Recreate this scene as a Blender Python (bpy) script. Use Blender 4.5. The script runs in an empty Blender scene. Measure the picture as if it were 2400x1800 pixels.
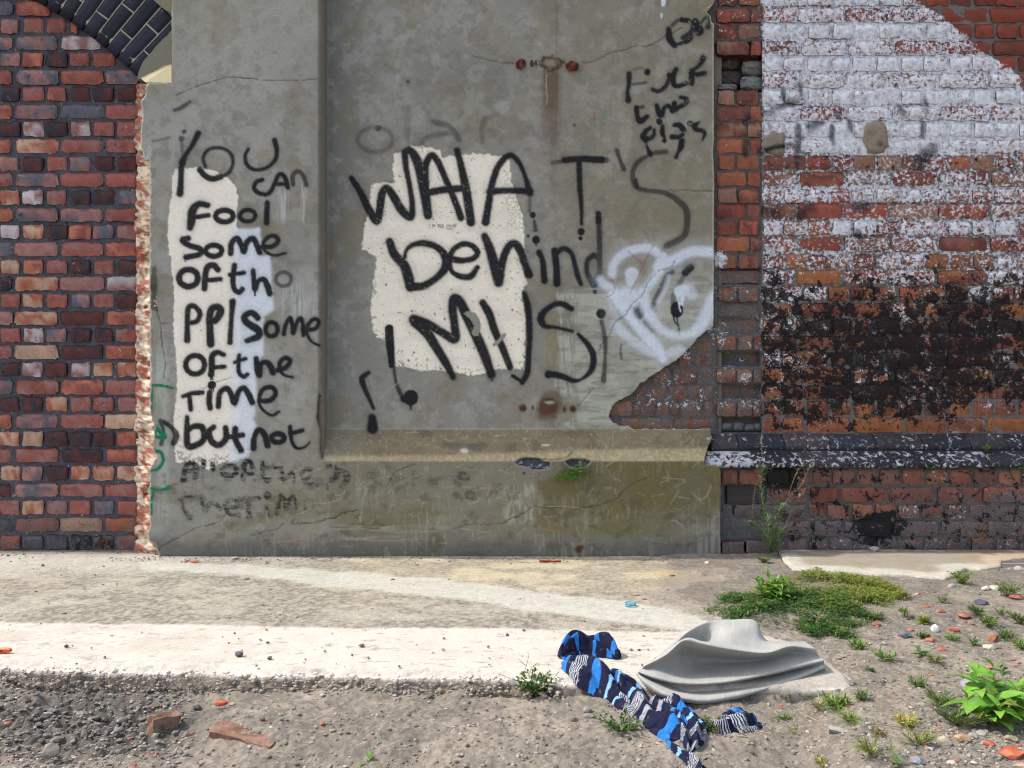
# A derelict railway-arch wall: brick infill, rendered pier with graffiti, brick wall with plinth, waste ground.
import bpy, math, random
import numpy as np
from mathutils import Vector, Matrix

R = math.radians
random.seed(7)
rng = np.random.default_rng(7)
scene = bpy.context.scene
COL = scene.collection

# ------------------------------------------------------------------ camera, sky, sun, exposure
FPX = 1880.0            # focal length in photograph pixels (2400 wide)
CD = 4.23               # camera to pier face, metres
CH = 0.911              # camera height above the slab
cam_d = bpy.data.cameras.new('camera')
cam_d.sensor_width = 36.0
cam_d.lens = 36.0 * FPX / 2400.0
cam_d.clip_start = 0.05
cam_d.clip_end = 400
cam = bpy.data.objects.new('camera', cam_d)
COL.objects.link(cam)
cam.location = (0, -CD, CH)
cam.rotation_euler = (R(90), 0, 0)
scene.camera = cam

SUN_DIR = Vector((-0.82, 0.036, 1.0)).normalized()     # towards the sun: from the left, almost in the wall's own plane
sun_el = math.asin(SUN_DIR.z)
sun_az = math.atan2(SUN_DIR.x, SUN_DIR.y)
w = bpy.data.worlds.new('World')
scene.world = w
w.use_nodes = True
wn = w.node_tree
wn.nodes.clear()
sky = wn.nodes.new('ShaderNodeTexSky')
sky.sky_type = 'NISHITA'
sky.sun_disc = False
sky.sun_elevation = sun_el
sky.sun_rotation = sun_az
sky.air_density = 1.0
sky.dust_density = 3.0
sky.ozone_density = 1.0
hs = wn.nodes.new('ShaderNodeHueSaturation')
hs.inputs['Saturation'].default_value = 0.62
bg = wn.nodes.new('ShaderNodeBackground')
bg.inputs['Strength'].default_value = 0.15
wo = wn.nodes.new('ShaderNodeOutputWorld')
wn.links.new(sky.outputs[0], hs.inputs['Color'])
wn.links.new(hs.outputs[0], bg.inputs['Color'])
wn.links.new(bg.outputs[0], wo.inputs['Surface'])
sd = bpy.data.lights.new('sun', 'SUN')
sd.energy = 2.0
sd.angle = R(0.53)
sd.color = (1.0, 0.96, 0.90)
so = bpy.data.objects.new('sun', sd)
COL.objects.link(so)
so.rotation_euler = SUN_DIR.to_track_quat('Z', 'Y').to_euler()
so.location = (-6, 1, 8)
scene.view_settings.view_transform = 'Standard'
scene.view_settings.look = 'None'
scene.view_settings.gamma = 1
scene.view_settings.use_curve_mapping = False
scene.view_settings.exposure = 0.98
scene.cycles.use_adaptive_sampling = True
scene.cycles.adaptive_threshold = 0.015
scene.cycles.pixel_filter_type = 'BLACKMAN_HARRIS'
scene.cycles.filter_width = 1.1
scene.cycles.max_bounces = 5
scene.cycles.diffuse_bounces = 3
scene.cycles.caustics_reflective = False
scene.cycles.caustics_refractive = False

# ------------------------------------------------------------------ measuring helpers
def P(px, py, Y):
    """point of the plane at depth Y that was measured at photograph pixel px, py"""
    Z = CD + Y
    return ((px - 1200.0) / FPX * Z, Y, CH - (py - 900.0) / FPX * Z)
def PA(px, py, Y):
    Z = CD + Y
    return np.stack([(px - 1200.0) / FPX * Z, Y + 0 * px, CH - (py - 900.0) / FPX * Z], -1)
def G(px, py, z=0.0):
    """point at height z on the ground"""
    Z = (CH - z) * FPX / (py - 900.0)
    return Vector(((px - 1200.0) / FPX * Z, Z - CD, z))
def mpp(py, z=0.0):
    return (CH - z) / (py - 900.0)       # metres per pixel at that ground point
def lin(r, g, b):
    f = lambda c: (c / 255.0 / 12.92) if c / 255.0 <= 0.04045 else ((c / 255.0 + 0.055) / 1.055) ** 2.4
    return np.array((f(r), f(g), f(b)), np.float32)

# ------------------------------------------------------------------ numpy noise
def h2(ix, iy, seed):
    n = (ix.astype(np.int64) * 374761393 + iy.astype(np.int64) * 668265263 + seed * 974634777) & 0xffffffff
    n = ((n ^ (n >> 13)) * 1274126177) & 0xffffffff
    n = ((n ^ (n >> 16)) * 2246822519) & 0xffffffff
    return ((n ^ (n >> 15)) & 0xffffff).astype(np.float32) / 16777216.0
def vn(x, y, seed=0):
    x0 = np.floor(x); y0 = np.floor(y)
    fx = (x - x0); fy = (y - y0)
    fx = fx * fx * (3 - 2 * fx); fy = fy * fy * (3 - 2 * fy)
    a = h2(x0, y0, seed); b = h2(x0 + 1, y0, seed); c = h2(x0, y0 + 1, seed); d = h2(x0 + 1, y0 + 1, seed)
    return a + (b - a) * fx + (c - a) * fy + (a - b - c + d) * fx * fy
def fbm(x, y, oc=4, seed=0, gain=0.5):
    s = 0; amp = 1; t = 0
    for i in range(oc):
        s = s + amp * vn(x * 2 ** i + 17.3 * i, y * 2 ** i - 9.1 * i, seed + i)
        t += amp; amp *= gain
    return s / t
def sst(a, b, x):
    t = np.clip((x - a) / (b - a), 0, 1)
    return t * t * (3 - 2 * t)
def cr(pts, n=8, closed=False):
    """Catmull-Rom through pts"""
    p = np.array(pts, np.float64)
    if len(p) < 3: return p
    q = np.vstack([p[-1], p, p[0], p[1]]) if closed else np.vstack([2 * p[0] - p[1], p, 2 * p[-1] - p[-2]])
    out = []
    for i in range(1, len(q) - 2):
        t = np.linspace(0, 1, n, endpoint=False)[:, None]
        a, b, c, d = q[i - 1], q[i], q[i + 1], q[i + 2]
        out.append(0.5 * (2 * b + (c - a) * t + (2 * a - 5 * b + 4 * c - d) * t ** 2 + (3 * b - a - 3 * c + d) * t ** 3))
    out.append(q[-2][None])
    return np.vstack(out)
def segdist(x, y, p, rad=None):
    """distance to a polyline, less the local radius when rad is given"""
    best = np.full(x.shape, 1e9, np.float32)
    for i in range(len(p) - 1):
        ax, ay = p[i][0], p[i][1]; bx, by = p[i + 1][0], p[i + 1][1]
        dx, dy = bx - ax, by - ay
        L = dx * dx + dy * dy + 1e-9
        t = np.clip(((x - ax) * dx + (y - ay) * dy) / L, 0, 1)
        d = np.hypot(x - ax - t * dx, y - ay - t * dy)
        if rad is not None: d = d - (rad[i] + (rad[i + 1] - rad[i]) * t)
        best = np.minimum(best, d)
    return best
def polysdf(x, y, poly):
    """signed distance, positive inside"""
    p = np.array(poly, np.float64)
    q = np.vstack([p, p[:1]])
    d = segdist(x, y, q)
    ins = np.zeros(x.shape, bool)
    for i in range(len(p)):
        x1, y1 = q[i]; x2, y2 = q[i + 1]
        if y1 == y2: continue
        c = ((y1 > y) != (y2 > y)) & (x < (x2 - x1) * (y - y1) / (y2 - y1) + x1)
        ins ^= c
    return np.where(ins, d, -d)
def T(tile, pts):
    ox, oy, s = tile
    return [(ox + a / s, oy + b / s) for a, b in pts]
tA = (0, 0, 2.765); tB = (800, 0, 2.765); tC = (1600, 0, 2.765); tD = (0, 600, 2.765); tE = (800, 600, 2.765); tF = (1600, 600, 2.765)
tG = (840, 520, 3.687); tH = (1300, 0, 5.53); tI = (1380, 540, 5.53); tJ = (360, 1000, 4.424); tK = (1380, 260, 7.373)
tL = (290, 900, 3.95)

# ------------------------------------------------------------------ object helpers
def tag(o, label=None, cat=None, group=None, kind=None):
    if label: o['label'] = label
    if cat: o['category'] = cat
    if group: o['group'] = group
    if kind: o['kind'] = kind
    return o
def mesh(name, v, f, mat=None, smooth=False, attrs=None):
    """v (n,3); f (m,3) or (m,4) array or list of mixed faces"""
    me = bpy.data.meshes.new(name)
    v = np.asarray(v, np.float32)
    if isinstance(f, np.ndarray):
        m, k = f.shape
        me.vertices.add(len(v)); me.vertices.foreach_set('co', v.ravel())
        me.loops.add(m * k); me.loops.foreach_set('vertex_index', f.astype(np.int32).ravel())
        me.polygons.add(m); me.polygons.foreach_set('loop_start', np.arange(0, m * k, k, dtype=np.int32))
        me.polygons.foreach_set('loop_total', np.full(m, k, np.int32))
        me.update(calc_edges=True)
    else:
        me.from_pydata(v.tolist(), [], f)
        me.update()
    me.polygons.foreach_set('use_smooth', np.full(len(me.polygons), smooth, bool))
    for k_, a in (attrs or {}).items():
        a = np.asarray(a, np.float32)
        if a.ndim == 1:
            at = me.attributes.new(k_, 'FLOAT', 'POINT'); at.data.foreach_set('value', a)
        else:
            if a.shape[1] == 3: a = np.hstack([a, np.ones((len(a), 1), np.float32)])
            at = me.attributes.new(k_, 'FLOAT_COLOR', 'POINT'); at.data.foreach_set('color', a.ravel())
    if mat: me.materials.append(mat)
    me.validate()
    return me
def link(name, me, parent=None, loc=None):
    o = bpy.data.objects.new(name, me)
    COL.objects.link(o)
    if parent: o.parent = parent
    if loc is not None: o.location = loc
    return o
def obj(name, v, f, mat, parent=None, smooth=False, attrs=None):
    return link(name, mesh(name, v, f, mat, smooth, attrs), parent)
def empty(name, loc=(0, 0, 0)):
    o = bpy.data.objects.new(name, None)
    COL.objects.link(o); o.location = loc; o.empty_display_size = 0.05
    return o
def gridfaces(nx, ny):
    """quads of an ny x nx vertex grid (row-major)"""
    i = np.arange(ny - 1)[:, None] * nx + np.arange(nx - 1)[None]
    i = i.ravel()
    return np.stack([i, i + nx, i + nx + 1, i + 1], -1)
class MB:
    """collects loose geometry into one mesh"""
    def __init__(s): s.v = []; s.f = []; s.c = []; s.n = 0
    def add(s, v, f, c=None):
        v = np.asarray(v, np.float32)
        s.v.append(v); s.f += [tuple(int(q) + s.n for q in a) for a in f]; s.n += len(v)
        s.c.append(np.tile(np.asarray(c if c is not None else (1, 1, 1), np.float32)[:3], (len(v), 1)) if np.ndim(c) < 2 else np.asarray(c, np.float32))
    def mesh(s, name, mat, smooth=False): return mesh(name, np.vstack(s.v), s.f, mat, smooth, {'col': np.vstack(s.c)})
    def build(s, name, mat, parent=None, smooth=False): return link(name, s.mesh(name, mat, smooth), parent)
def gs(base, sdf, up=None):
    """cut a vertex grid by a signed distance: keeps quads, returns faces and boundary edges"""
    pass

# ------------------------------------------------------------------ node helpers
class N:
    def __init__(s, name):
        s.m = bpy.data.materials.new(name); s.m.use_nodes = True
        s.t = s.m.node_tree; s.t.nodes.clear()
        s.out = s.t.nodes.new('ShaderNodeOutputMaterial')
        s.b = s.t.nodes.new('ShaderNodeBsdfPrincipled')
        s.t.links.new(s.b.outputs[0], s.out.inputs[0])
        s._pos = None
    def set(s, k, v):
        i = s.b.inputs[k]
        if isinstance(v, bpy.types.NodeSocket): s.t.links.new(v, i)
        else: i.default_value = v
    def _in(s, i, v):
        if isinstance(v, bpy.types.NodeSocket): s.t.links.new(v, i)
        elif v is not None:
            try: i.default_value = v
            except Exception: i.default_value = tuple(v) + (1,)
    def pos(s):
        if s._pos is None: s._pos = s.t.nodes.new('ShaderNodeNewGeometry').outputs['Position']
        return s._pos
    def attr(s, k, out='Color'):
        n = s.t.nodes.new('ShaderNodeAttribute'); n.attribute_name = k
        return n.outputs[out]
    def sep(s, c):
        n = s.t.nodes.new('ShaderNodeSeparateColor'); s._in(n.inputs[0], c); return n.outputs
    def noise(s, sc, det=4, rough=0.55, dist=0.0, vec=None, w=None, scale3=None, off=None):
        n = s.t.nodes.new('ShaderNodeTexNoise')
        n.inputs['Scale'].default_value = sc; n.inputs['Detail'].default_value = det
        n.inputs['Roughness'].default_value = rough; n.inputs['Distortion'].default_value = dist
        v = vec or s.pos()
        if scale3 or off:
            mp = s.t.nodes.new('ShaderNodeMapping')
            if scale3: mp.inputs['Scale'].default_value = scale3
            if off: mp.inputs['Location'].default_value = off
            s._in(mp.inputs[0], v); v = mp.outputs[0]
        s._in(n.inputs['Vector'], v)
        return n.outputs['Fac']
    def vor(s, sc, feat='F1', vec=None, out='Distance'):
        n = s.t.nodes.new('ShaderNodeTexVoronoi'); n.feature = feat; n.inputs['Scale'].default_value = sc
        s._in(n.inputs['Vector'], vec or s.pos()); return n.outputs[out]
    def ma(s, op, a, b=None, c=None, clamp=False):
        n = s.t.nodes.new('ShaderNodeMath'); n.operation = op; n.use_clamp = clamp
        s._in(n.inputs[0], a); s._in(n.inputs[1], b)
        if c is not None: s._in(n.inputs[2], c)
        return n.outputs[0]
    def mr(s, v, a, b, c=0.0, d=1.0, smooth=False):
        n = s.t.nodes.new('ShaderNodeMapRange'); n.interpolation_type = 'SMOOTHSTEP' if smooth else 'LINEAR'
        s._in(n.inputs[0], v); s._in(n.inputs[1], a); s._in(n.inputs[2], b); s._in(n.inputs[3], c); s._in(n.inputs[4], d)
        return n.outputs[0]
    def mix(s, f, a, b, mode='MIX'):
        n = s.t.nodes.new('ShaderNodeMix'); n.data_type = 'RGBA'; n.blend_type = mode
        s._in(n.inputs[0], f)
        for i, v in ((6, a), (7, b)):
            if isinstance(v, bpy.types.NodeSocket): s.t.links.new(v, n.inputs[i])
            else: n.inputs[i].default_value = tuple(v)[:3] + (1,)
        return n.outputs[2]
    def grey(s, v):
        n = s.t.nodes.new('ShaderNodeCombineColor')
        for i in range(3): s._in(n.inputs[i], v)
        return n.outputs[0]
    def bump(s, h, dist=0.002, st=1.0, nrm=None):
        n = s.t.nodes.new('ShaderNodeBump'); n.inputs['Strength'].default_value = st
        n.inputs['Distance'].default_value = dist; s._in(n.inputs['Height'], h)
        if nrm: s.t.links.new(nrm, n.inputs['Normal'])
        s.t.links.new(n.outputs[0], s.b.inputs['Normal'])
        return n.outputs[0]
def L4(r, g, b): return tuple(float(q) for q in lin(r, g, b))

# ---- materials
def mat_render_coat():
    n = N('cement_render')
    c = n.attr('paint'); e = n.attr('gloss', 'Fac')
    f1 = n.noise(420, 3, 0.7); f2 = n.noise(90, 4, 0.6)
    k = n.ma('MULTIPLY', n.mr(f1, .2, .8, .84, 1.16), n.mr(f2, .25, .75, .90, 1.10))
    c = n.mix(1, c, n.grey(k), 'MULTIPLY')
    sp = n.mr(n.noise(260, 2, 0.5, off=(3, 1, 7)), .70, .74)
    sp2 = n.mr(n.noise(230, 2, 0.5, off=(9, 4, 2)), .71, .76)
    inv = n.ma('SUBTRACT', 1.0, n.mr(e, 0, .4))
    c = n.mix(n.ma('MULTIPLY', n.ma('MULTIPLY', sp, .45), inv), c, L4(215, 208, 185))
    c = n.mix(n.ma('MULTIPLY', n.ma('MULTIPLY', sp2, .5), inv), c, L4(60, 58, 50))
    n.set('Base Color', c)
    n.set('Roughness', n.mr(e, 0, 1, .86, .5))
    n.set('Specular IOR Level', n.mr(e, 0, 1, .3, .16))
    hgt = n.ma('ADD', n.ma('MULTIPLY', n.noise(60, 5, .6), .8), n.ma('MULTIPLY', n.noise(500, 2, .6), .25))
    n.bump(hgt, .0035, .55)
    return n.m
def peel(n, level, ns, k=7.0):
    """threshold a noise by a coverage level"""
    return n.ma('MULTIPLY', n.ma('SUBTRACT', n.ma('ADD', level, ns), 1.0), k, clamp=True)
def mat_brick(name='brick_clay', mortar=False):
    n = N(name)
    c = n.attr('col'); cov = n.sep(n.attr('cov')); A = n.attr('cem', 'Fac')
    n1 = n.noise(26, 7, .68, .3); n2 = n.noise(150, 4, .65); n3 = n.noise(620, 2, .6)
    c = n.mix(1, c, n.grey(n.ma('MULTIPLY', n.mr(n2, .25, .75, .80, 1.2), n.mr(n3, .25, .75, .82, 1.18))), 'MULTIPLY')
    c = n.mix(n.ma('MULTIPLY', n.mr(n.noise(38, 5, .6, off=(5, 2, 1)), .52, .68), .45), c, n.mix(1, c, (.45, .42, .45), 'MULTIPLY'))
    # cement smear, limewash, soot, spray
    cm = peel(n, A, n.mr(n.noise(30, 6, .65, .4, off=(8, 8, 3)), .3, .7), 3)
    c = n.mix(n.ma('MULTIPLY', cm, .86), c, n.mix(n.mr(n2, .3, .7), L4(62, 62, 64), L4(122, 120, 120)))
    wn_ = n.mr(n.noise(55, 8, .72, .5, off=(1, 9, 4)), .32, .68)
    wm = peel(n, cov[0], wn_, 5.5)
    c = n.mix(n.ma('MULTIPLY', wm, .95), c, n.mix(n.mr(n.noise(40, 7, .72, off=(2, 2, 2)), .42, .72), L4(238, 241, 250), L4(150, 152, 162)))
    sn = n.mr(n.ma('ADD', n.ma('MULTIPLY', n.noise(17, 5, .6, .5, off=(4, 6, 9)), .55), n.ma('MULTIPLY', n.noise(60, 7, .75, .6, off=(2, 1, 5)), .45)), .36, .64)
    sm = peel(n, cov[1], sn, 9)
    c = n.mix(n.ma('MULTIPLY', sm, .95), c, n.mix(n.mr(n2, .4, .75), L4(17, 17, 19), L4(40, 39, 41)))
    c = n.mix(n.ma('MULTIPLY', n.ma('MULTIPLY', cov[2], n.mr(n2, .3, .6, .6, 1)), .9), c, L4(38, 40, 46))
    n.set('Base Color', c)
    n.set('Roughness', .9); n.set('Specular IOR Level', .25)
    hgt = n.ma('ADD', n.ma('MULTIPLY', n1, 1.0), n.ma('ADD', n.ma('MULTIPLY', n2, .5), n.ma('ADD', n.ma('MULTIPLY', wm, .12), n.ma('MULTIPLY', n3, .12))))
    n.bump(hgt, .009 if mortar else .006, .9)
    return n.m
def mat_col(name, rough=.8, bump=.002, sc=120, var=.25, spec=.3, attr='col', trans=0.0, sc2=None):
    n = N(name)
    c = n.attr(attr)
    f = n.noise(sc, 5, .62); g = n.noise(sc * 6, 2, .6)
    c = n.mix(1, c, n.grey(n.ma('MULTIPLY', n.mr(f, .25, .75, 1 - var, 1 + var), n.mr(g, .25, .75, 1 - var * .6, 1 + var * .6))), 'MULTIPLY')
    n.set('Base Color', c); n.set('Roughness', rough); n.set('Specular IOR Level', spec)
    n.bump(n.ma('ADD', f, n.ma('MULTIPLY', g, .3)), bump, .8)
    if trans:
        tr = n.t.nodes.new('ShaderNodeBsdfTranslucent'); n.t.links.new(c, tr.inputs[0])
        mx = n.t.nodes.new('ShaderNodeMixShader'); mx.inputs[0].default_value = trans
        n.t.links.new(n.b.outputs[0], mx.inputs[1]); n.t.links.new(tr.outputs[0], mx.inputs[2])
        n.t.links.new(mx.outputs[0], n.out.inputs[0])
    return n.m
def mat_blue_brick():
    n = N('blue_engineering_brick')
    c = n.attr('col')
    f = n.noise(30, 6, .65); g = n.noise(170, 4, .6)
    c = n.mix(n.ma('MULTIPLY', n.mr(f, .5, .7), .8), c, n.mix(1, c, (1.9, 1.85, 1.7), 'MULTIPLY'))
    c = n.mix(n.ma('MULTIPLY', peel(n, n.attr('w', 'Fac'), n.mr(n.noise(38, 8, .72, .5, off=(1, 3, 4)), .32, .68), 9), .9), c, L4(190, 190, 198))
    c = n.mix(1, c, n.grey(n.mr(g, .25, .75, .8, 1.2)), 'MULTIPLY')
    n.set('Base Color', c); n.set('Roughness', n.mr(f, .3, .7, .5, .75)); n.set('Specular IOR Level', .22)
    n.bump(n.ma('ADD', f, n.ma('MULTIPLY', g, .3)), .002, .7)
    return n.m
def mat_ground(name, bumpd=.006, speck=0.0):
    n = N(name)
    c = n.attr('paint')
    if speck:
        e_ = n.attr('rough', 'Fac')
        s1 = n.mr(n.noise(210, 3, .6, off=(3, 3, 1)), .56, .64); s2 = n.mr(n.noise(190, 3, .6, off=(7, 1, 1)), .58, .68)
        c = n.mix(n.ma('MULTIPLY', n.ma('MULTIPLY', s1, e_), speck), c, n.mix(1, c, (.38, .37, .35), 'MULTIPLY'))
        c = n.mix(n.ma('MULTIPLY', n.ma('MULTIPLY', s2, e_), speck * .7), c, n.mix(1, c, (1.5, 1.48, 1.42), 'MULTIPLY'))
    f = n.noise(95, 6, .7); g = n.noise(420, 4, .7); h = n.noise(13, 4, .55)
    c = n.mix(1, c, n.grey(n.ma('MULTIPLY', n.ma('MULTIPLY', n.mr(f, .25, .75, .78, 1.2), n.mr(g, .25, .75, .78, 1.24)), n.mr(h, .3, .7, .92, 1.08))), 'MULTIPLY')
    n.set('Base Color', c); n.set('Roughness', .95); n.set('Specular IOR Level', .15)
    n.bump(n.ma('ADD', f, n.ma('MULTIPLY', g, .35)), bumpd, .9)
    return n.m
M_COAT = mat_render_coat()
M_BRICK = mat_brick()
M_MORTAR = mat_brick('mortar', True)
M_BLUE = mat_blue_brick()
M_STONE = mat_col('stone_chips', .92, .002, 90, .25)
M_DIRT = mat_ground('dirt')
M_SLAB = mat_ground('slab_concrete', .004, .75)
M_LEAF = mat_col('leaf', .5, .0008, 60, .18, .4, trans=.35)
M_STEM = mat_col('stem', .7, .0005, 80, .2)
M_RUST = mat_col('rusty_iron', .85, .004, 120, .45, .3)
M_CORE = mat_col('crumbled_brick_core', .95, .006, 70, .3, .2)
M_PLASTIC = mat_col('plastic', .35, .0002, 60, .05, .5)

# ------------------------------------------------------------------ the rendered pier (one cut sheet with real relief, rim and paint)
pier = tag(empty('rendered_pier', (-0.3, 0, 0)), 'grey cement rendered pier with recessed panel covered in black graffiti', 'pier')
PD = 0.12          # depth of the panel behind the pier face
STEP = 2.4
gx = np.arange(330, 1700 + STEP, STEP); gy = np.arange(-150, 1316 + STEP, STEP)
X, Y_ = np.meshgrid(gx, gy)
X = X.astype(np.float32); Y_ = Y_.astype(np.float32)

LE = [(402, -160), (402, 190), (399, 194), (347, 194), (345, 200), (338, 222), (332, 236), (334, 255), (332, 285), (327, 320), (330, 350), (340, 373), (346, 372), (349, 352),
      (351, 345), (352, 420), (350, 520), (351, 620), (351, 760), (353, 870), (351, 960), (356, 985), (363, 1000), (358, 1025), (357, 1052), (367, 1072), (354, 1090), (351, 1110),
      (350, 1180), (351, 1230), (347, 1262), (352, 1270), (363, 1275), (368, 1290), (372, 1300), (370, 1330)]
RE = [(1689, 1330), (1688, 1200), (1689, 1110), (1686, 1094), (1678, 1090), (1656, 1090), (1650, 1083), (1652, 1072), (1659, 1050), (1668, 1024), (1666, 1006),
      (1560, 1006), (1487, 1006), (1473, 998), (1451, 997), (1433, 987), (1426, 974), (1433, 961), (1439, 945), (1469, 929), (1486, 918), (1497, 904), (1498, 899), (1512, 895),
      (1527, 880), (1560, 858), (1597, 837), (1621, 809), (1640, 788), (1672, 765), (1673, 560), (1674, 420), (1671, 350), (1673, 335), (1673, 120), (1673, 60), (1664, 38),
      (1655, 24), (1668, 14), (1677, 3), (1678, -160)]
OUT = LE + RE
wob = (fbm(X / 9, Y_ / 9, 3, 5) - .5) * 7 * sst(1340, 1310, Y_)
rightstraight = ((X > 1640) & (Y_ > 60) & (Y_ < 760)) | ((X < 430) & (Y_ < 190)) | ((X > 1670) & (Y_ > 1100))
sd_out = polysdf(X, Y_, OUT) + np.where(rightstraight, .25, 1) * wob

# relief
sx = sst(744, 772, X + (fbm(X / 20, Y_ / 20, 2, 9) - .5) * 2)
ly = np.clip((1081 - Y_) / 76.0, 0, 1)
rel = PD * np.minimum(sx, np.where(X > 700, ly, 1))
rel = np.where(X < 742, 0, rel)
rel = rel + (fbm(X / 160, Y_ / 160, 3, 31) - .5) * .012 + (fbm(X / 30, Y_ / 30, 3, 37) - .5) * .004 + (fbm(X / 7, Y_ / 7, 2, 41) - .5) * .0016
rel += np.where((X > 1300) & (Y_ > 690) & (Y_ < 1005), (fbm(X / 6, Y_ / 40, 3, 44) - .5) * .003, 0)
# broken holes in the plinth top
H1 = T((1180, 880, 5.53), [(150, 1125), (215, 1075), (290, 1060), (380, 1062), (480, 1075), (520, 1110), (605, 1122), (600, 1200), (500, 1222), (380, 1222), (330, 1190), (200, 1165)])
H2 = T((1180, 880, 5.53), [(795, 1110), (880, 1080), (1060, 1085), (1130, 1110), (1080, 1180), (960, 1200), (850, 1185)])
h1 = polysdf(X, Y_, H1); h2_ = polysdf(X, Y_, H2)
hole = sst(-1, 3, np.maximum(h1, h2_))
rel += hole * .035
cr1 = T((1180, 880, 5.53), [(520, 1085), (600, 1100), (780, 1085), (830, 1060), (880, 1010), (900, 1000)])
rel += .01 * sst(2.2, .4, segdist(X, Y_, cr1))
# battered arris of the pier beside the panel
bat = sst(0, 5, polysdf(X, Y_, T(tD, [(2060, 880), (2085, 900), (2095, 960), (2090, 1100), (2100, 1200), (2098, 1320), (2085, 1330), (2068, 1250), (2075, 1150), (2045, 1050), (2052, 960)])))
rel += bat * .03
cracks = [
    T(tJ, [(45, 1285), (80, 1245), (160, 1200), (330, 1110), (410, 1070), (480, 1040), (560, 1025), (690, 985), (750, 900)]),
    T(tJ, [(1000, 1125), (1090, 1115), (1150, 1085), (1280, 1060), (1350, 1000)]),
    T(tJ, [(1440, 1010), (1650, 1000), (1820, 955), (1900, 945), (1960, 900), (2130, 865)]),
    T(tA, [(1140, 620), (1250, 570), (1400, 520), (1500, 500), (1620, 510), (1800, 525), (2060, 512)]),
    T(tD, [(1000, 260), (1030, 400), (1040, 440), (1050, 560), (1070, 700), (1062, 790)]),
    T(tD, [(1045, 440), (1100, 430)]), T(tD, [(1320, 860), (1400, 820), (1505, 785)]),
    T(tB, [(850, 360), (930, 385), (980, 395), (1060, 408), (1120, 410)]),
    T(tB, [(1570, 412), (1650, 390), (1750, 345), (1860, 315), (1900, 298), (2000, 295), (2100, 240), (2212, 180)]),
    T(tK, [(1400, 1370), (1480, 1372), (1600, 1365), (1800, 1380), (2150, 1385)]),
    T(tI, [(1115, 400), (1060, 480), (900, 530)]), T(tI, [(870, 560), (760, 690), (700, 830), (560, 960), (480, 1090), (340, 1200), (270, 1360), (200, 1430), (150, 1530), (140, 1640)]),
    T((1180, 880, 5.53), [(950, 400), (1010, 350), (1100, 250), (1170, 165)]),
    T((1180, 1050, 4.096), [(0, 720), (60, 680), (140, 665), (180, 630), (310, 555)]), T((1180, 1050, 4.096), [(310, 560), (420, 575), (560, 570)]),
    T((1180, 1050, 4.096), [(680, 590), (900, 550), (1060, 500), (1130, 440), (1240, 340), (1380, 285)]),
    T((700, 960, 2.352), [(0, 627), (90, 622), (170, 598), (210, 592), (240, 572), (330, 552)]), T((700, 960, 2.352), [(850, 660), (930, 635), (1060, 632), (1130, 625), (1180, 598), (1270, 565)]),
    T((700, 960, 2.352), [(640, 302), (540, 340), (510, 380), (480, 430)]),
]
crk = np.zeros_like(X)
for c in cracks:
    x0 = min(p[0] for p in c) - 6; x1 = max(p[0] for p in c) + 6; y0 = min(p[1] for p in c) - 6; y1 = max(p[1] for p in c) + 6
    j0, j1 = np.searchsorted(gx, [x0, x1]); i0, i1 = np.searchsorted(gy, [y0, y1])
    s_ = np.s_[i0:i1, j0:j1]
    pts = cr(c, 5); xx = X[s_] + (vn(X[s_] / 5, Y_[s_] / 5, 3) - .5) * 3; yy = Y_[s_] + (vn(X[s_] / 5, Y_[s_] / 5, 4) - .5) * 3
    crk[s_] = np.maximum(crk[s_], sst(2.0, .2, segdist(xx, yy, pts)) * (.45 + .55 * fbm(X[s_] / 15, Y_[s_] / 15, 2, 77)))
rel += crk * .004

# ---- paint, composed in the order it was put on the wall
def col_(c): return lin(*c)[None, None]
def over(base, c, a): return base + (col_(c) - base) * np.clip(a, 0, 1)[..., None]
def blob(cx, cy, rx, ry, seed=0, k=.5):
    d = np.hypot((X - cx) / rx, (Y_ - cy) / ry) + (fbm(X / (rx * .5 + 8), Y_ / (ry * .5 + 8), 3, seed + 50) - .5) * k * 2
    return sst(1, .35, d)
n_big = fbm(X / 190, Y_ / 190, 5, 1); n_mid = fbm(X / 55, Y_ / 55, 5, 2, .6); n_fine = fbm(X / 14, Y_ / 14, 4, 3, .6)
n_streak = fbm(X / 9, Y_ / 160, 4, 4, .6)
base = np.ones(X.shape + (3,), np.float32) * col_((146, 145, 139))
base = over(base, (154, 154, 148), sst(.5, .68, n_mid) * .55)
base = over(base, (122, 120, 111), sst(.48, .66, n_big) * .5)
base = over(base, (132, 127, 109), sst(.5, .7, fbm(X / 120, Y_ / 120, 4, 8)) * .6)
panel = sst(760, 775, X) * sst(1010, 1000, Y_)
base = over(base, (122, 120, 113), panel * .4)
base = over(base, (98, 103, 100), panel * sst(900, 770, X) * .55)  # bluish shade of the recess beside the pier, put into the colour
base = over(base, (128, 122, 102), panel * sst(1150, 1400, X) * .55)
base = over(base, (112, 112, 104), panel * blob(980, 180, 260, 120, 1) * .4)
base = over(base, (152, 152, 146), panel * blob(950, 60, 120, 80, 2) * .45 + panel * blob(1090, 30, 150, 60, 4) * .25)
base = over(base, (146, 143, 136), blob(1310, 70, 80, 55, 6) * .4)
for (cx, cy, rx, ry) in ((1020, 140, 14, 26), (930, 150, 14, 14), (932, 185, 10, 24), (1090, 132, 16, 7), (1180, 250, 30, 20)):
    base = over(base, (158, 160, 154), blob(cx, cy, rx, ry, int(cx)) * .55)
base = over(base, (154, 153, 146), sst(.52, .64, fbm(X / 34, Y_ / 34, 5, 18, .68)) * .42)
base = over(base, (102, 101, 93), sst(.54, .66, fbm(X / 24, Y_ / 24, 5, 19, .68)) * .38)
base = over(base, (116, 108, 84), sst(.54, .66, fbm(X / 75, Y_ / 75, 5, 20, .6)) * .4)
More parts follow.
